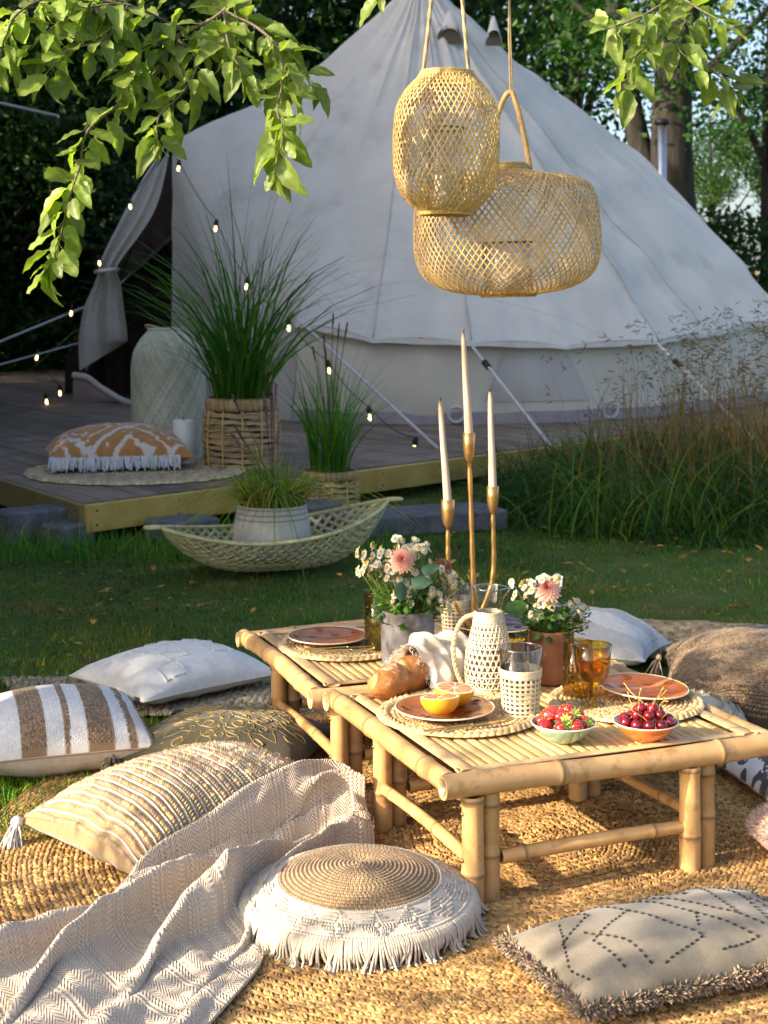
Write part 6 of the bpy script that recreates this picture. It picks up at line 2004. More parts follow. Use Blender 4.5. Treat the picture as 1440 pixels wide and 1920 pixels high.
M_dah = mat('dahlia_petal', (0.78, 0.30, 0.22), (0.84, 0.50, 0.38), nscale=30, rough=0.6, transl=0.25)
def dahlia(c, d, R_, label, tintc):
    t = thing('dahlia', label, 'flower', tuple(c))
    m = MB()
    n = 110
    Q = Vector(d).to_track_quat('Z', 'Y').to_matrix()
    Q = np.array(Q)
    for i in range(n):
        f = (i + 0.5) / n
        a = i * 2.39996
        tilt = (1 - f) * 1.25 + 0.05 - 0.15 * f
        L = R_ * (0.35 + 0.65 * f)
        e = np.array([math.cos(a), math.sin(a), 0]); s_ = np.array([-e[1], e[0], 0])
        dr = e * math.cos(tilt) + np.array([0, 0, 1]) * math.sin(tilt)
        up_ = np.cross(dr, s_) * -1
        w_ = R_ * 0.13 * (0.7 + 0.5 * f)
        k = np.linspace(0, 1, 4)
        wv = w_ * np.array([0.5, 0.95, 1.0, 0.35])
        ctr = np.array([0, 0, 0.3 * R_ * (1 - f)]) + dr * L * k[:, None] + np.array([0, 0, -0.25 * R_ * f]) * (k ** 2)[:, None]
        v = np.stack([ctr - s_ * wv[:, None] + up_ * 0.05 * R_, ctr, ctr + s_ * wv[:, None] + up_ * 0.05 * R_], 1).reshape(-1, 3)
        colr = np.array([0.75, 0.45, 0.5]) * (1 - f) + np.asarray(tintc) * f
        m.add(v @ Q.T, quads(4, 3), np.clip(np.repeat(k, 3)[:, None] * 0.35 + 0.75, 0, 1.1) * colr)
    mk('petals', m, M_dah, t)
    m = MB(); tube(m, smoothp([np.array([0, 0, 0]), -np.asarray(d) * 0.03, np.array([0.01, 0.03, -0.12])], 8), 0.002, 6)
    mk('stalk', m, M_stalk, t)
    return t
dahlia(dp(754, 1051, vz[1] - 0.085), (0.05, -0.85, 0.35), 0.042, 'dusty pink dahlia among the chamomile of the zinc vase', (1.0, 1.25, 1.3))
dahlia(dp(1027, 1107, vc[1] - 0.05), (-0.1, -0.55, 0.7), 0.043, 'peach pink dahlia among the chamomile of the copper vase', (1.05, 1.45, 1.5))
dahlia(dp(832, 1062, vz[1] + 0.05), (0.6, 0.5, 0.4), 0.036, 'reddish dahlia half hidden at the back of the zinc vase', (0.7, 0.7, 0.7))
for i, (px, py, dx, dz, L, bq) in enumerate(((790, 1062, 0.5, -0.1, 0.075, bq1), (770, 1085, 0.7, -0.2, 0.08, bq1), (752, 1090, -0.05, -1.0, 0.065, bq1), (985, 1130, -0.8, -0.35, 0.08, bq2))):
    lm = leaf_mesh(L, L * 0.62, 0.25, 0.35, 8)
    P = dp(px, py, (vz if bq is bq1 else vc)[1] - 0.085)
    X = unit(np.array([dx, -0.35, dz])); Y = unit(np.cross(X, [0.1, -0.75, 0.55])); Z = np.cross(X, Y)
    M_ = Matrix(((X[0], Y[0], Z[0], P[0]), (X[1], Y[1], Z[1], P[1]), (X[2], Y[2], Z[2], P[2]), (0, 0, 0, 1)))
    mk('large_leaf', lm, M_dleaf if bq is bq1 else M_bleaf, bq, world=True, m=M_)

# candlestick with three arms and its candles
M_wax = mat('candle_wax', (0.58, 0.44, 0.34), (0.63, 0.49, 0.39), nscale=14, rough=0.4, sss=0.3, spec=0.4)
M_wick = mat('wick', (0.012, 0.010, 0.010), rough=0.9)
YC = 4.95
cs = thing('candlestick', 'hammered gold candlestick with three slender arms behind the carafe', 'candlestick', tuple(onto(885, 1193)))
m = MB()
base_c = onto(885, 1193)
lathe(m, [(0, 0), (0.062, 0), (0.063, 0.004), (0.03, 0.010), (0.009, 0.016), (0, 0.02)], 32)
mk('foot', m, M_goldm, cs)
def arm(pts, cup_px, cup_top, cup_bot, wl):
    m = MB()
    P = smoothp([dp(x, y, YC) for x, y in pts], 34)
    s = np.arange(34)
    tube(m, P, 0.0093 * (1 + 0.10 * np.sin(s * 1.3) + 0.05 * np.sin(s * 2.9)) * np.linspace(1.15, 0.8, 34), 10)
    a_ = mk('arm', m, M_goldm, cs, world=True)
    m = MB()
    ctop, cbot = dp(cup_px, cup_top, YC), dp(cup_px, cup_bot, YC)
    h = ctop[2] - cbot[2]; R_ = wl / F * YC / 2
    k = np.array([(0.006, 0), (R_ * 0.62, h * 0.10), (R_ * 0.85, h * 0.3), (R_ * 0.95, h * 0.6), (R_, h), (R_ * 0.9, h + 0.001), (R_ * 0.84, h * 0.9), (0, h * 0.8)])
    lathe(m, k, 14, cbot)
    m.v[0] += 0.0012 * np.stack([noise(m.v[0] * 90, 1, q) for q in range(3)], 1)
    mk('cup', m, M_goldm, a_, world=True)
    return ctop - np.array([0, 0, 0.018])
q1 = arm([(885, 1180), (868, 1158), (850, 1120), (842, 1070), (840, 1030), (840, 990)], 840, 937, 990, 26)
q2 = arm([(888, 1185), (889, 1150), (887, 1080), (884, 980), (880, 865)], 879.5, 812, 866, 24)
q3 = arm([(892, 1180), (906, 1140), (922, 1095), (926, 1050), (925, 1000), (924, 960)], 924, 912, 962, 23)
for (q, top_px, top_py, r0, lb) in ((q1, 825, 752, 0.0145, 'left of three pale taper candles, leaning and sunlit'), (q2, 868.5, 624, 0.0150, 'tall middle taper candle of the three'), (q3, 919, 735, 0.0145, 'right of three taper candles, in shade')):
    e = dp(top_px, top_py, YC)
    t = thing('candle', lb, 'candle', tuple(q), 0, 'taper candles')
    m = MB()
    k = np.linspace(0, 1, 16)
    P = (e - q) * k[:, None] + np.array([0.0005, 0, 0]) * np.sin(k * 7)[:, None]
    tube(m, P, np.where(k > 0.985, 0.0052, r0 - (r0 - 0.0072) * k), 14)
    mk('wax', m, M_wax, t)
    m = MB()
    tube(m, [P[-1] - np.array([0, 0, 0.004]), P[-1] + np.array([0.001, 0, 0.006]), P[-1] + np.array([0.005, 0, 0.014])], [0.0016, 0.0018, 0.0008], 5)
    mk('wick', m, M_wick, t)
# ================================================================ on and before the deck
M_strip_w = mat('bleached_bamboo', (0.50, 0.51, 0.40), (0.60, 0.60, 0.49), nscale=30, rough=0.5)
M_strip = mat('woven_bamboo', (0.76, 0.52, 0.18), (0.88, 0.66, 0.29), nscale=25, rough=0.35, spec=0.45, transl=0.3)
M_rope = mat('jute_rope', (0.36, 0.26, 0.14), (0.46, 0.34, 0.19), nscale=60, rough=0.85)
M_white_wax = mat('white_wax', (0.75, 0.74, 0.70), rough=0.4, sss=0.2)
M_basket = mat('basket_cane', (0.34, 0.24, 0.12), (0.48, 0.35, 0.19), nscale=14, rough=0.65, bump=0.5, bscale=120, bdist=0.003)
M_soil = mat('potting_soil', (0.03, 0.022, 0.015), rough=1.0)
def weave(mb, prof_, n, dphi, w, th=0.0012, lo=0.8, hi=1.15, seg=46, off=0.0012, base=(1, 1, 1)):
    """open weave of strips in both directions over a lathe profile (r, z)"""
    q = smoothp(prof_, seg)
    s = np.concatenate([[0], np.cumsum(np.hypot(*np.diff(q, axis=0).T))]); s /= s[-1]
    d = np.gradient(q, axis=0)
    nr, nz = d[:, 1], -d[:, 0]
    sg0 = np.sign((nr * q[:, 0]).sum())
    for sg in (1, -1):
        for k in range(n):
            a = (k + (0.5 if sg < 0 else 0)) / n * 2 * pi + sg * dphi * s + rng.normal(0, 0.004)
            N = np.stack([nr * sg0 * np.cos(a), nr * sg0 * np.sin(a), nz * sg0], 1)
            P = np.stack([q[:, 0] * np.cos(a), q[:, 0] * np.sin(a), q[:, 1]], 1) + unit(N) * (off * sg * np.sin(np.arange(seg) * 1.9 + k * pi)[:, None])
            ribbon(mb, P, N, w * U(0.85, 1.1), th, shade(1, lo, hi, base, 0.03)[0])
def ropes(mb, pts, r, turns, n=60, col=(1, 1, 1)):
    hp = smoothp(pts, n)
    T, N, B = frames(hp)
    for k in range(3):
        ph = np.linspace(0, turns * 2 * pi, n) + k * 2 * pi / 3
        tube(mb, hp + (N * np.cos(ph)[:, None] + B * np.sin(ph)[:, None]) * r * 0.5, r * 0.62, 6, col, cap=False)

# tall bleached lantern on the deck
lp = gp(318, 860, DZ)
tl = thing('floor_lantern', 'tall pale woven bamboo lantern with a white candle on the deck', 'lantern', tuple(lp), 0, None, 0, R(-1))
m = MB()
weave(m, [(0.24, 0.01), (0.265, 0.05), (0.276, 0.25), (0.28, 0.5), (0.277, 0.7), (0.255, 0.82), (0.205, 0.91), (0.155, 0.965), (0.14, 0.985)], 74, 2.3, 0.0135, 0.0015, 0.75, 1.15)
mk('woven_shell', m, M_strip_w, tl)
m = MB()
for z0, r_ in ((0.012, 0.242), (0.985, 0.142), (0.03, 0.255)):
    a = np.linspace(0, 2 * pi, 60)
    tube(m, np.stack([r_ * np.cos(a), r_ * np.sin(a), z0 + 0 * a], 1), 0.009, 6, cap=False)
mk('rim', m, M_strip_w, tl)
m = MB(); lathe(m, [(0, 0.015), (0.24, 0.015), (0.24, 0.022), (0, 0.022)], 32); mk('base', m, M_strip_w, tl)
m = MB(); lathe(m, [(0, 0.024), (0.055, 0.024), (0.055, 0.25), (0, 0.255)], 24, (0.11, -0.13, 0)); mk('candle', m, M_white_wax, tl)
m = MB(); ropes(m, [(-0.14, 0, 0.985), (-0.16, -0.02, 1.01), (-0.13, -0.05, 1.015), (0, -0.13, 0.99), (0.13, -0.05, 1.0), (0.14, 0, 0.985)], 0.009, 14)
mk('rope_handle', m, M_rope, tl)

pc = gp(344, 873, DZ)
t = thing('pillar_candle', 'white pillar candle standing in front of the tall pale lantern', 'candle', tuple(pc))
m = MB(); lathe(m, [(0, 0), (0.078, 0), (0.079, 0.005), (0.079, 0.325), (0.074, 0.333), (0.06, 0.328), (0, 0.322)], 28); mk('wax', m, M_white_wax, t)
m = MB(); tube(m, [(0, 0, 0.32), (0.002, 0, 0.35)], 0.004, 5); mk('wick', m, M_soil, t)
# round rug with a scalloped braid edge
rc = gp(255, 886, DZ)
dr = thing('scalloped_rug', 'round pale jute rug with a scalloped edge on the deck', 'rug', (rc[0], rc[1], DZ + 0.003))
m = MB(); lathe(m, [(0, 0.004), (0.64, 0.004), (0.64, 0.012), (0, 0.012)], 48); mk('base', m, M_jute2, dr)
m = MB()
q, k = 0.03, 0
while q < 0.64:
    n = max(6, int(2 * pi * q / 0.04)); a = np.arange(n) / n * 2 * pi + k
    stitched(m, np.stack([q * np.cos(a), q * np.sin(a), np.full(n, 0.010)], 1), np.stack([-np.sin(a), np.cos(a), 0 * a], 1), 0.055, 0.028, 0.013, np.full(n, 0.3 if k % 2 else -0.3), shade(n, 0.7, 1.3, (1.1, 1.05, 0.98)))
    q += 0.027; k += 1
stuff(mk('braided_rings', m, M_jute2, dr))
for k in range(24):
    a0 = k / 24 * 2 * pi
    m = MB()
    for f in (1.0, 0.62, 0.25):
        n = int(26 * f) + 4
        b = np.arange(n) / n * 2 * pi
        x, y = 0.062 * f * np.cos(b), 0.098 * f * np.sin(b)
        ca_, sa_ = math.cos(a0), math.sin(a0)
        P = np.stack([(0.69 + x) * ca_ - y * sa_, (0.69 + x) * sa_ + y * ca_, np.full(n, 0.004)], 1)
        tx, ty = -0.062 * np.sin(b), 0.098 * np.cos(b)
        D = unit(np.stack([tx * ca_ - ty * sa_, tx * sa_ + ty * ca_, 0 * b], 1))
        stitched(m, P, D, 0.046, 0.034, 0.022, np.full(n, 0.35), shade(n, 0.8, 1.3, (1.35, 1.3, 1.2)))
    mk('scallop', m, M_jute2, dr)

# ochre ikat cushion with a white fringe
cu = Cushion(1.0, 0.80, 0.21, 0.55, seed=31, pinch=0.04, wr=0.006)
cp = gp(218, 880, DZ)
t = cu.thing('ochre cushion with white lozenges and a white fringe lying on the scalloped rug', (cp[0], cp[1] + 0.05, DZ + 0.018), R(14))
M_ikat = fabric('ikat_cotton', (1.0, 1.0, 1.0), (0.9, 0.9, 0.9), nscale=30)
def ikat(u, v):
    wob = 0.05 * noise(np.stack([u * 7, v * 7, 0 * u], -1), 1.0, 33)
    a = np.abs(((u + wob) * 1.35 + 0.55) % 1.5 - 0.75) / 0.75
    b = np.abs(((v + wob) * 1.1 + 0.3) % 1.6 - 0.8) / 0.8
    d = np.abs(a) + np.abs(b)
    line = (np.abs(d - 0.42) < 0.075) | (np.abs(d - 1.02) < 0.075) | ((np.abs(d - 1.45) < 0.04))
    soft = noise(np.stack([u * 20, v * 20, 0 * u], -1), 1.0, 34)
    line = line | ((soft > 0.75) & (d > 0.6))
    base = np.array([0.42, 0.20, 0.065]) * (1 + 0.12 * soft[..., None])
    return np.where(line[..., None], np.array([0.62, 0.53, 0.46]), base)
mk('cover', cu.mesh(130, 1, ikat), M_ikat, t)
mk('back', cu.mesh(90, -1, lambda u, v: ikat(u * 1.2, v * 1.2) * np.array([0.95, 0.75, 0.7])), M_ikat, t)
m = MB()
n = 150
v_ = np.linspace(-0.96, 0.80, n)
A_ = cu.P(v_, np.full(n, -1.0))
cords(m, A_ + np.array([0, 0.015, 0.02]), A_ + np.stack([rng.normal(0, 0.012, n), U(-0.055, -0.03, n), U(-0.085, -0.05, n)], 1), 0.0062, shade(n, 0.85, 1.05, (0.74, 0.72, 0.72)), 0.012)
stuff(mk('fringe', m, M_yarn, t))

# baskets with grasses
def planter(c, r0, r1, h, rows, label):
    t = thing('planter_basket', label, 'planter', tuple(c), 0, 'woven planters with tall grass')
    rz_ = lambda f: (r1 + (r0 - r1) * (1 - f)) * (1 + 0.07 * np.sin(pi * f))
    m = MB(); lathe(m, [(0, 0.01), (r0 * 0.9, 0.01), (r0 * 0.95, h * 0.3), (r1 * 0.97, h * 0.93), (r1 * 0.9, h * 0.95), (0, h * 0.9)], 30)
    mk('liner', m, M_soil, t)
    bands = h * 0.82 / rows
    for i in range(rows):
        m = MB()
        a = np.linspace(0, 2 * pi, 80)
        z0 = bands * (i + 0.5)
        rr = rz_(z0 / h)
        for q in range(3):
            P = np.stack([(rr + 0.006 * np.cos(q * 2.1)) * np.cos(a), (rr + 0.006 * np.cos(q * 2.1)) * np.sin(a), z0 + (q - 1) * bands * 0.27 + 0.006 * np.sin(a * 3 + i + q) + 0.003 * np.sin(a * 11 + i * 2)], 1)
            tube(m, P, bands * 0.19 * (1 + 0.18 * np.sin(a * 7 + i)), 5, shade(1, 0.65, 1.25)[0], cap=False)
        mk('cane_row', m, M_basket, t)
    for k in range(12):
        a = k / 12 * 2 * pi + 0.13
        m = MB()
        z = np.linspace(0, h * 0.84, rows * 4)
        rr = rz_(z / h) + 0.012 + 0.007 * np.abs(np.sin(z / bands * pi))
        tube(m, np.stack([rr * math.cos(a), rr * math.sin(a), z], 1), r0 * 0.028, 5, (1.35, 1.3, 1.0))
        mk('binding', m, M_basket, t)
    m = MB()
    n = 96
    a = np.arange(n) / n * 2 * pi
    E = np.stack([np.cos(a), np.sin(a), 0 * a], 1)
    stitched(m, E * (r1 + 0.004) + np.array([0, 0, h * 0.92]), np.tile([0, 0, 1.0], (n, 1)), h * 0.19, r1 * 0.095, 0.013, rng.normal(0.12, 0.06, n), shade(n, 0.7, 1.2, (1.0, 0.95, 0.85)), E)
    stitched(m, E * (r1 - 0.012) + np.array([0, 0, h * 0.93]), np.tile([0, 0, 1.0], (n, 1)), h * 0.17, r1 * 0.095, 0.013, rng.normal(0.12, 0.06, n), shade(n, 0.5, 0.8), -E)
    mk('wrapped_rim', m, M_basket, t)
    return t
def grass_clump(t, z0, r, n, hlo, hhi, lean, w, m_, base, droop=0.5, name='grass_blades', seg=7):
    b = MB()
    a, q = U(0, 2 * pi, n), r * np.sqrt(rng.random(n))
    P = np.stack([q * np.cos(a), q * np.sin(a), np.full(n, z0)], 1)
    L = np.stack([np.cos(a), np.sin(a)], 1) * (q / r * lean)[:, None] + rng.normal(0, lean * 0.45, (n, 2))
    cg_ = shade(n, 0.55, 1.4, base, 0.1)
    old = rng.random(n) < 0.11
    cg_[old] *= np.array([2.6, 1.3, 1.1])
    L[rng.random(n) < 0.08] *= 1.9
    blades(b, P, U(hlo, hhi, n), L, U(0.6, 1.3, n) * w, cg_, seg, droop)
    return stuff(mk(name, b, m_, t))
def plumes(t, z0, n, hlo, hhi, lean, L, r, m_, base):
    b = MB()
    for i in range(n):
        a = U(0, 2 * pi); h = U(hlo, hhi); l_ = abs(rng.normal(0, lean))
        e = np.array([math.cos(a), math.sin(a), 0])
        P = smoothp([(0, 0, z0), e * l_ * h * 0.3 + np.array([0, 0, z0 + h * 0.5]), e * l_ * h + np.array([0, 0, z0 + h])], 12)
        tube(b, P, 0.0022, 4, base, cap=False)
        T = unit(P[-1] - P[-2])
        for k in range(26):
            d = unit(T + rng.normal(0, 0.45, 3)); Y = unit(np.cross(d, rng.normal(size=3)))
            scatter(b, *LENS_S, [P[-1] + T * L * (k / 26 - 0.3)], [d * L * 0.18], [Y * r * math.sin(0.3 + 2.6 * k / 26)], [np.cross(d, Y) * r * 0.6], [np.asarray(base) * U(0.7, 1.3)])
    return stuff(mk('seed_plumes', b, m_, t))
pb = gp(452, 876, DZ)
t1 = planter(pb, 0.248, 0.243, 0.50, 9, 'large cane basket of tall dark green grass standing on the deck')
g1 = thing('tall_grass', 'tall arching dark green grass growing in the large cane basket', 'grass plant', (pb[0], pb[1], DZ))
grass_clump(g1, 0.44, 0.19, 190, 0.95, 2.0, 0.80, 0.020, M_grass, (0.72, 0.95, 0.70), 0.55)
grass_clump(g1, 0.44, 0.17, 120, 0.35, 0.75, 0.5, 0.013, M_grass, (1.2, 1.1, 0.6), 0.4, 'short_blades')
grass_clump(g1, 0.44, 0.12, 46, 1.4, 1.95, 0.40, 0.0045, M_dry, (0.16, 0.19, 0.20), 0.35, 'thin_stems')
pb2 = gp(618, 978, 0)
t2 = planter(pb2, 0.165, 0.17, 0.335, 7, 'smaller cane basket of fine grass on the lawn before the deck')
g2 = thing('tall_grass', 'fine upright green grass growing in the smaller cane basket', 'grass plant', (pb2[0], pb2[1], 0))
grass_clump(g2, 0.30, 0.13, 210, 0.45, 0.98, 0.42, 0.009, M_grass, (0.9, 1.15, 0.65), 0.4)
plumes(g2, 0.30, 6, 0.75, 1.0, 0.12, 0.10, 0.012, M_dry, (0.35, 0.36, 0.30))

# boat shaped basket and the little plaid pot in it
bl, br = dp(300, 995, 7.75), dp(727, 950, 8.15)
ax = unit((br - bl) * np.array([1, 1, 0])); Lq = np.linalg.norm((br - bl)[:2])
by = np.array([-ax[1], ax[0], 0])
bm_ = (bl + br) / 2 * np.array([1, 1, 0])
bb = thing('boat_basket', 'long boat shaped open weave basket with loop handles on the grass', 'basket', tuple(bm_))
M_boat = mat('palm_leaf', (0.40, 0.38, 0.20), (0.52, 0.49, 0.29), nscale=20, rough=0.55)
def boat(u, v):
    w_ = 0.335 * np.maximum(1 - np.abs(u) ** 2.2, 0) ** 0.75
    zr = 0.205 + 0.10 * u ** 2 + 0.045 * u
    zb = 0.012 + (zr - 0.012) * np.abs(u) ** 3.0
    z = zb + (zr - zb) * np.abs(v) ** 2.4
    return bm_ + ax * (u * Lq / 2)[..., None] + by * (v * w_)[..., None] + np.array([0, 0, 1.0]) * z[..., None]
def boat_n(u, v):
    e = 0.01
    n = np.cross(boat(np.clip(u + e, -1, 1), v) - boat(np.clip(u - e, -1, 1), v), boat(u, np.clip(v + e, -1, 1)) - boat(u, np.clip(v - e, -1, 1)))
    return unit(n + np.array([0, 0, 1e-5]))
m = MB()
for sg in (1, -1):
    for k in range(-20, 21):
        v = np.linspace(-1, 1, 46)
        u = k / 11.5 + sg * v * 0.72
        ok = np.abs(u) < 0.985
        if ok.sum() < 4: continue
        P, N = boat(u[ok], v[ok]), boat_n(u[ok], v[ok])
        ribbon(m, P + N * 0.003 * sg * np.sin(np.arange(ok.sum()) * 1.5)[:, None], N, 0.019, 0.0025, shade(1, 0.75, 1.2)[0])
for vv_ in (-0.75, -0.45, 0.45, 0.75, -0.6, 0.6, -0.3, 0.3, 0.0):
    u = np.linspace(-0.97, 0.97, 60)
    ribbon(m, boat(u, np.full(60, vv_)), boat_n(u, np.full(60, vv_)), 0.014, 0.003, shade(1, 0.8, 1.1)[0])
mk('woven_body', m, M_boat, bb, world=True)
for sg in (1, -1):
    m = MB()
    u = np.linspace(-1, 1, 120)
    P = boat(u, np.full(120, sg * 1.0))
    n = 120
    T, _, _ = frames(P)
    N = np.tile(np.array([0, 0, 1.0]), (n, 1)); N = unit(N - T * (N * T).sum(1, keepdims=True))
    tube(m, P, 0.0095, 7, (1.1, 1.08, 0.95))
    stitched(m, P + N * 0.004, T, 0.022, 0.022, 0.010, np.full(n, 0.6), shade(n, 0.8, 1.2), N)
    mk('rim', m, M_boat, bb, world=True)
for e, sg in ((bl, -1), (br, 1)):
    m = MB()
    a = np.linspace(0, 2 * pi, 30)
    ee = boat(np.array([sg * 1.0]), np.array([0.0]))[0]
    P = ee + ax * (sg * (0.035 + 0.045 * np.cos(a)))[:, None] + by * (0.032 * np.sin(a))[:, None] + np.array([0, 0, 0.004])
    tube(m, P, 0.009, 7, (1.1, 1.08, 0.95), cap=False)
    mk('loop_handle', m, M_boat, bb, world=True)
pp = dp(510, 1018, 7.93); pp[2] = 0.095
pt = thing('plaid_pot', 'pale cloth pot with a thin grey plaid standing in the boat basket', 'pot', tuple(pp))
m = MB()
zz = np.linspace(0, 1, 40)
pr_ = np.stack([0.205 + 0.012 * np.sin(pi * zz * 0.9) - 0.030 * zz, zz * 0.265], 1)
lathe(m, pr_, 120)
V = m.v[0]; aa = np.arctan2(V[:, 1], V[:, 0])
V[:, :2] *= (1 + 0.012 * np.sin(aa * 14 + V[:, 2] * 6))[:, None]
ln = (np.abs((aa / (2 * pi) * 40) % 1 - 0.5) < 0.09) | (np.abs((V[:, 2] / 0.265 * 10) % 1 - 0.5) < 0.085)
cc2 = np.where(ln[:, None], np.array([[0.26, 0.26, 0.25]]), np.array([[0.62, 0.60, 0.53]]))
m.c[0] = cc2
mk('cloth_sleeve', m, M_yarn, pt)
m = MB(); lathe(m, [(0.18, 0.235), (0.155, 0.225), (0, 0.225)], 30); mk('soil', m, M_soil, pt)
g3 = thing('fountain_grass', 'drooping yellow green fountain grass with purple plumes in the plaid pot', 'grass plant', tuple(pp))
grass_clump(g3, 0.22, 0.15, 460, 0.26, 0.46, 1.05, 0.011, M_grass, (2.8, 1.7, 1.5), 0.8)
grass_clump(g3, 0.22, 0.15, 110, 0.26, 0.46, 1.0, 0.008, M_dry, (1.2, 1.2, 0.9), 0.9, 'dry_blades')
M_plume = mat('purple_plume', (0.10, 0.060, 0.075), (0.15, 0.10, 0.10), nscale=30, rough=0.8)
plumes(g3, 0.22, 9, 0.35, 0.62, 0.42, 0.11, 0.014, M_plume, (1, 1, 1))

# ================================================================ string lights
M_bulb = mat('lamp_filament', (1.0, 0.62, 0.22), emit=5.0)
sl_ = thing('string_lights', 'string of small warm bulbs running from the tent door over the deck', 'string lights', tuple(dp(335, 300, 16.6)))
LA = [(316, 262, 17.0), (335, 300, 16.5), (405, 412, 15.6), (463, 520, 15.0), (541, 597, 14.4), (616, 676, 13.7), (692, 762, 13.0), (778, 820, 12.3)]
LB = [(316, 262, 17.0), (243, 372, 16.9), (185, 478, 17.0), (134, 572, 17.0), (70, 655, 17.0), (112, 722, 17.2), (86, 738, 17.0)]
gl = MB(); lathe(gl, smoothp([(0.012, 0.0), (0.022, -0.012), (0.037, -0.045), (0.036, -0.07), (0.02, -0.092), (0.0005, -0.098)], 12), 14)
gl = gl.mesh('bulb_glass'); gl.materials.append(G_clear)
fi = MB(); tube(fi, [(0, 0, -0.02), (0.006, 0, -0.045), (-0.006, 0, -0.05), (0.006, 0, -0.06), (0, 0, -0.07)], 0.0105, 6)
fi = fi.mesh('filament'); fi.materials.append(M_bulb)
sk = MB(); lathe(sk, [(0, 0.055), (0.018, 0.053), (0.021, 0.03), (0.026, 0.015), (0.024, -0.006), (0, -0.006)], 12)
sk = sk.mesh('socket'); sk.materials.append(M_dark)
for L_ in (LA, LB):
    m = MB()
    pts = [dp(*q) for q in L_]
    full = []
    for a, b in zip(pts[:-1], pts[1:]):
        for f in np.linspace(0, 1, 10, endpoint=False):
            full.append(a + (b - a) * f - np.array([0, 0, 0.22 * f * (1 - f)]))
    full.append(pts[-1])
    tube(m, np.array(full), 0.0045, 5)
    mk('cable', m, M_dark, sl_, world=True)
    for q in pts[1:]:
        mm = Matrix.Translation(Vector(q - np.array([0, -0.0, 0.05]))) @ Matrix.Rotation(U(-0.25, 0.25), 4, 'Y')
        s_o = mk('socket', sk, None, sl_, world=True, m=mm)
        g_o = bpy.data.objects.new('bulb', gl); COL.objects.link(g_o); g_o.parent = s_o
        f_o = bpy.data.objects.new('filament', fi); COL.objects.link(f_o); f_o.parent = s_o

# ================================================================ the apple bough over the table, its leaves, the hanging lanterns
M_abark = mat('apple_bark', (0.12, 0.095, 0.07), (0.20, 0.165, 0.125), nscale=14, rough=0.85, bump=0.6, bscale=70, bdist=0.006)
M_aleaf = mat('apple_leaf', (0.14, 0.22, 0.030), (0.26, 0.33, 0.08), nscale=22, rough=0.42, spec=0.5, transl=0.52, tcol=(1.35, 1.45, 0.5), vary=0.42, bump=0.5, bscale=70, bdist=0.002)
apple = thing('apple_tree', 'apple tree whose leafy twigs hang into the top of the picture', 'tree', (-2.7, 3.75, 0))
m = MB()
bough = smoothp([(-2.7, 3.75, -0.1), (-2.66, 3.78, 1.2), (-2.45, 3.85, 2.3), (-1.6, 3.95, 2.78), (-0.6, 4.10, 2.78), (0.19, 4.27, 2.60), (0.75, 4.5, 2.62), (1.4, 4.1, 2.75), (1.9, 3.8, 2.9)], 60)
tube(m, bough, np.interp(np.arange(60), [0, 6, 16, 30, 45, 59], [0.17, 0.13, 0.10, 0.062, 0.045, 0.02]), 12)
mk('trunk', m, M_abark, apple, world=True)
CH = [  # twigs: (pixel, distance)
    [(520, -110, 3.95), (420, 20, 3.85), (330, 70, 3.8), (300, 130, 3.75), (230, 190, 3.7), (165, 245, 3.65), (150, 310, 3.62), (130, 370, 3.6), (118, 425, 3.6), (106, 470, 3.6), (98, 492, 3.6)],
    [(350, 60, 3.8), (240, 10, 3.7), (150, 20, 3.65), (95, 55, 3.6), (55, 95, 3.6)],
    [(240, 10, 3.7), (200, 70, 3.65), (125, 95, 3.6), (95, 130, 3.6)],
    [(240, 10, 3.7), (120, -10, 3.65), (40, 20, 3.6), (10, 70, 3.6), (0, 110, 3.58)],
    [(420, 20, 3.85), (480, 50, 3.8), (520, 90, 3.75), (530, 150, 3.7), (520, 205, 3.65), (530, 255, 3.6), (517, 308, 3.6)],
    [(480, 50, 3.8), (540, 100, 3.8), (575, 150, 3.8)],
    [(330, 70, 3.8), (370, 110, 3.72), (345, 170, 3.68), (300, 215, 3.65), (295, 250, 3.62)],
    [(420, 20, 3.85), (430, 90, 3.72), (460, 140, 3.68)],
    [(330, 70, 3.8), (270, 90, 3.72), (235, 130, 3.66)],
    [(1240, -130, 4.3), (1262, -20, 4.1), (1230, 15, 4.0), (1180, 40, 3.95), (1140, 55, 3.9)],
    [(1230, 15, 4.0), (1215, 80, 3.95), (1190, 110, 3.9), (1180, 160, 3.88)],
    [(1262, -20, 4.1), (1300, 10, 4.0), (1345, 35, 3.95)],
    [(1300, 10, 4.0), (1270, 80, 3.95), (1300, 118, 3.95), (1345, 140, 4.0), (1370, 165, 4.05)],
    [(705, -130, 3.9), (712, -40, 3.8), (715, -8, 3.75)],
]
twig_r = 0.0042
lv = [leaf_mesh(0.094, 0.046, 0.45, 0.35, 10), leaf_mesh(0.082, 0.045, 0.25, 0.15, 10, 0.45), leaf_mesh(0.100, 0.044, 0.6, 0.55, 10, -0.4), leaf_mesh(0.070, 0.040, 0.4, 0.6, 10, 0.5), leaf_mesh(0.088, 0.050, 0.2, -0.15, 10, -0.5), leaf_mesh(0.108, 0.050, 0.5, 0.2, 10, 0.2)]
LV = []
for q in lv:
    me = q.mesh('leaf'); me.materials.append(M_aleaf); LV.append(me)
nleaf = 0
more = MB()
order = []
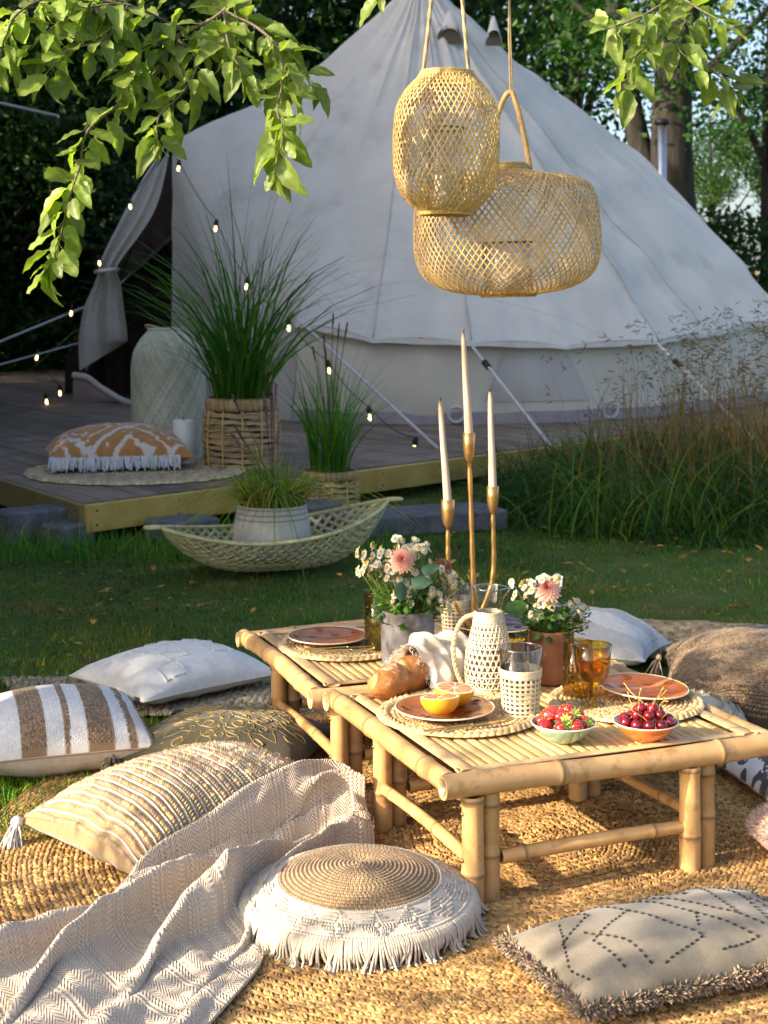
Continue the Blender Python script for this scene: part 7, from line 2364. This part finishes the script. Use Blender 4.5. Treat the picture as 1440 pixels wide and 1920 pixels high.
for ci, ch in sorted(enumerate(CH), key=lambda a: -(a[0] >= 9)):
    P = smoothp([dp(*q) for q in ch], 8 * len(ch))
    m = MB()
    tube(m, P, np.linspace(twig_r * (1.5 if ci in (0, 9) else 1), 0.0014, len(P)), 6)
    tw = mk('twig', m, M_abark, apple, world=True)
    T, N, B = frames(P)
    s = np.concatenate([[0], np.cumsum(np.linalg.norm(np.diff(P, axis=0), axis=1))])
    right_ = ci >= 9
    start = 0.14 if ci == 0 else 0.16 if ci in (9, 13) else 0.05
    if ci == 13:
        at_ = [s[-1], s[-1] - 0.02]
    else:
        at_ = np.arange(s[-1] * start, s[-1], 0.0120 if not right_ else 0.0150)
        at_ = np.concatenate([at_, [s[-1]] * 4])
    for k, d_ in enumerate(at_):
        j = int(np.clip(np.searchsorted(s, d_), 1, len(P) - 1))
        a = k * 2.4 + U(-0.5, 0.5)
        X = unit(N[j] * math.cos(a) + B[j] * math.sin(a) + T[j] * U(0.1, 0.9) + np.array([0, -0.15, -0.35 + U(-0.55, 0.35)]))
        if d_ >= s[-1] - 1e-6: X = unit(T[j] * 1.2 + rng.normal(0, 0.7, 3) + np.array([0, 0, -0.3]))
        nrm = unit(np.array([U(-0.7, 0.4), -0.55 + U(-0.6, 0.6), 0.75 + U(-0.4, 0.4)]))
        Y = unit(np.cross(nrm, X)); Z = np.cross(X, Y)
        p = P[j] + X * 0.018
        sc_ = U(0.5, 1.06) * (1.12 if (ci in (0, 4) and d_ > s[-1] * 0.6) else 1.0)
        M_ = Matrix(((X[0] * sc_, Y[0] * sc_, Z[0] * sc_, p[0]), (X[1] * sc_, Y[1] * sc_, Z[1] * sc_, p[1]), (X[2] * sc_, Y[2] * sc_, Z[2] * sc_, p[2]), (0, 0, 0, 1)))
        if nleaf >= 296:      # beyond the first three hundred the leaves are joined
            q_ = lv[rng.integers(0, 6)]
            R3 = np.array(M_)
            more.add(np.concatenate(q_.v) @ R3[:3, :3].T + R3[:3, 3], q_.f, np.concatenate(q_.c))
            continue
        o = bpy.data.objects.new('leaf', LV[rng.integers(0, 6)])
        COL.objects.link(o); o.parent = apple; o.matrix_parent_inverse = WM[apple.name].inverted(); o.matrix_basis = M_
        nleaf += 1

stuff(mk('inner_leaves', more, M_aleaf, apple, world=True))
def hanging_lantern(cx, Y, rows, n, dphi, w_, label, tilt, inner):
    z0 = rows[-1][0]
    c = dp(cx, z0, Y)
    t = thing('hanging_lantern', label, 'lantern', tuple(c), 0.3, 'woven bamboo lanterns hanging over the table', tilt[0], tilt[1])
    k = Y / F
    pr_ = [(r * k, (z0 - y) * k) for y, r in rows][::-1]
    m = MB(); weave(m, pr_, n, dphi, w_, 0.001, 0.75, 1.15, 60, 0.0010)
    mk('woven_shell', m, M_strip, t)
    m = MB()
    for (r_, z_) in (pr_[-1], (pr_[-1][0] * 1.08, pr_[-1][1] - 0.012), pr_[0], (pr_[0][0] * 1.03, pr_[0][1] + 0.006)):
        nn = 64
        a = np.arange(nn) / nn * 2 * pi
        P = np.stack([r_ * np.cos(a), r_ * np.sin(a), np.full(nn, z_)], 1)
        stitched(m, P, np.stack([-np.sin(a), np.cos(a), 0 * a], 1), r_ * 0.26, r_ * 0.10, 0.006, np.full(nn, 0.75), shade(nn, 0.8, 1.15), unit(P * np.array([1, 1, 0]) + np.array([0, 0, 1e-6])))
    stuff(mk('braided_collar', m, M_strip, t))
    m = MB(); lathe(m, [(0, 0.004), (pr_[0][0] * 1.0, 0.004), (pr_[0][0] * 1.0, 0.007), (0, 0.007)], 30)
    mk('base', m, M_strip, t)
    ri, hi = inner
    m = MB(); lathe(m, [(0, 0.009), (ri, 0.009), (ri, hi), (ri - 0.003, hi), (ri - 0.003, 0.012), (0, 0.012)], 28)
    mk('candle_glass', m, G_thin, t)
    m = MB(); a = np.linspace(0, 2 * pi, 33)
    tube(m, np.stack([ri * 1.03 * np.cos(a), ri * 1.03 * np.sin(a), np.full(33, hi)], 1), 0.0022, 6, cap=False)
    mk('wire_ring', m, M_abark, t)
    m = MB(); lathe(m, [(0, 0.013), (ri * 0.62, 0.013), (ri * 0.62, hi * 0.45), (0, hi * 0.45 + 0.003)], 24)
    mk('candle', m, M_white_wax, t)
    return t, c
L1, c1 = hanging_lantern(835, 4.22, [(137, 48), (150, 60), (170, 78), (200, 94), (235, 99), (280, 100), (320, 98), (352, 90), (376, 76), (392, 58), (400, 48)], 56, 1.62, 0.0040, 'taller barrel shaped bamboo lantern hanging from two ropes', (0, R(0.8)), (0.052, 0.24))
L2, c2 = hanging_lantern(953, 4.55, [(309, 37), (320, 46), (329, 85), (335, 125), (348, 155), (375, 169), (420, 174), (470, 174), (508, 164), (532, 138), (546, 100), (553, 50)], 82, 1.85, 0.0041, 'wide low bamboo lantern hanging behind the taller one', (0, R(-1.5)), (0.075, 0.16))
top1 = np.array([0.185, 4.27, 2.56])
m = MB()
for (x, y, yy, x2) in ((788, 152, 4.22, 812), (883, 142, 4.20, 864)):
    a = dp(x, y, yy)
    ropes(m, [a + np.array([0.004 if x < 800 else -0.004, 0, -0.012]), dp((x * 0.4 + x2 * 0.6), y * 0.4, yy + 0.01), dp(x2, -20, 4.24), top1], 0.0062, 34, 110)
mk('hanging_rope', m, M_rope, L1, world=True)
m = MB()
kn = dp(957, 174, 4.5)
ropes(m, [dp(918, 306, 4.5), dp(930, 230, 4.5), dp(945, 185, 4.5), kn, dp(966, 188, 4.5), dp(982, 250, 4.52), dp(994, 316, 4.54)], 0.0088, 26, 110, (1.5, 1.35, 1.05))
mk('rope_handle', m, M_rope, L2, world=True)
m = MB()
tube(m, [kn, dp(954, 60, 4.5), dp(955, -30, 4.5), (0.42, 4.36, 2.60)], 0.0032, 6)
tube(m, [kn + np.array([0.006, 0, 0]), dp(957, 60, 4.5), dp(955, -30, 4.5), (0.43, 4.36, 2.60)], 0.0028, 6)
mk('cord', m, M_rope, L2, world=True)
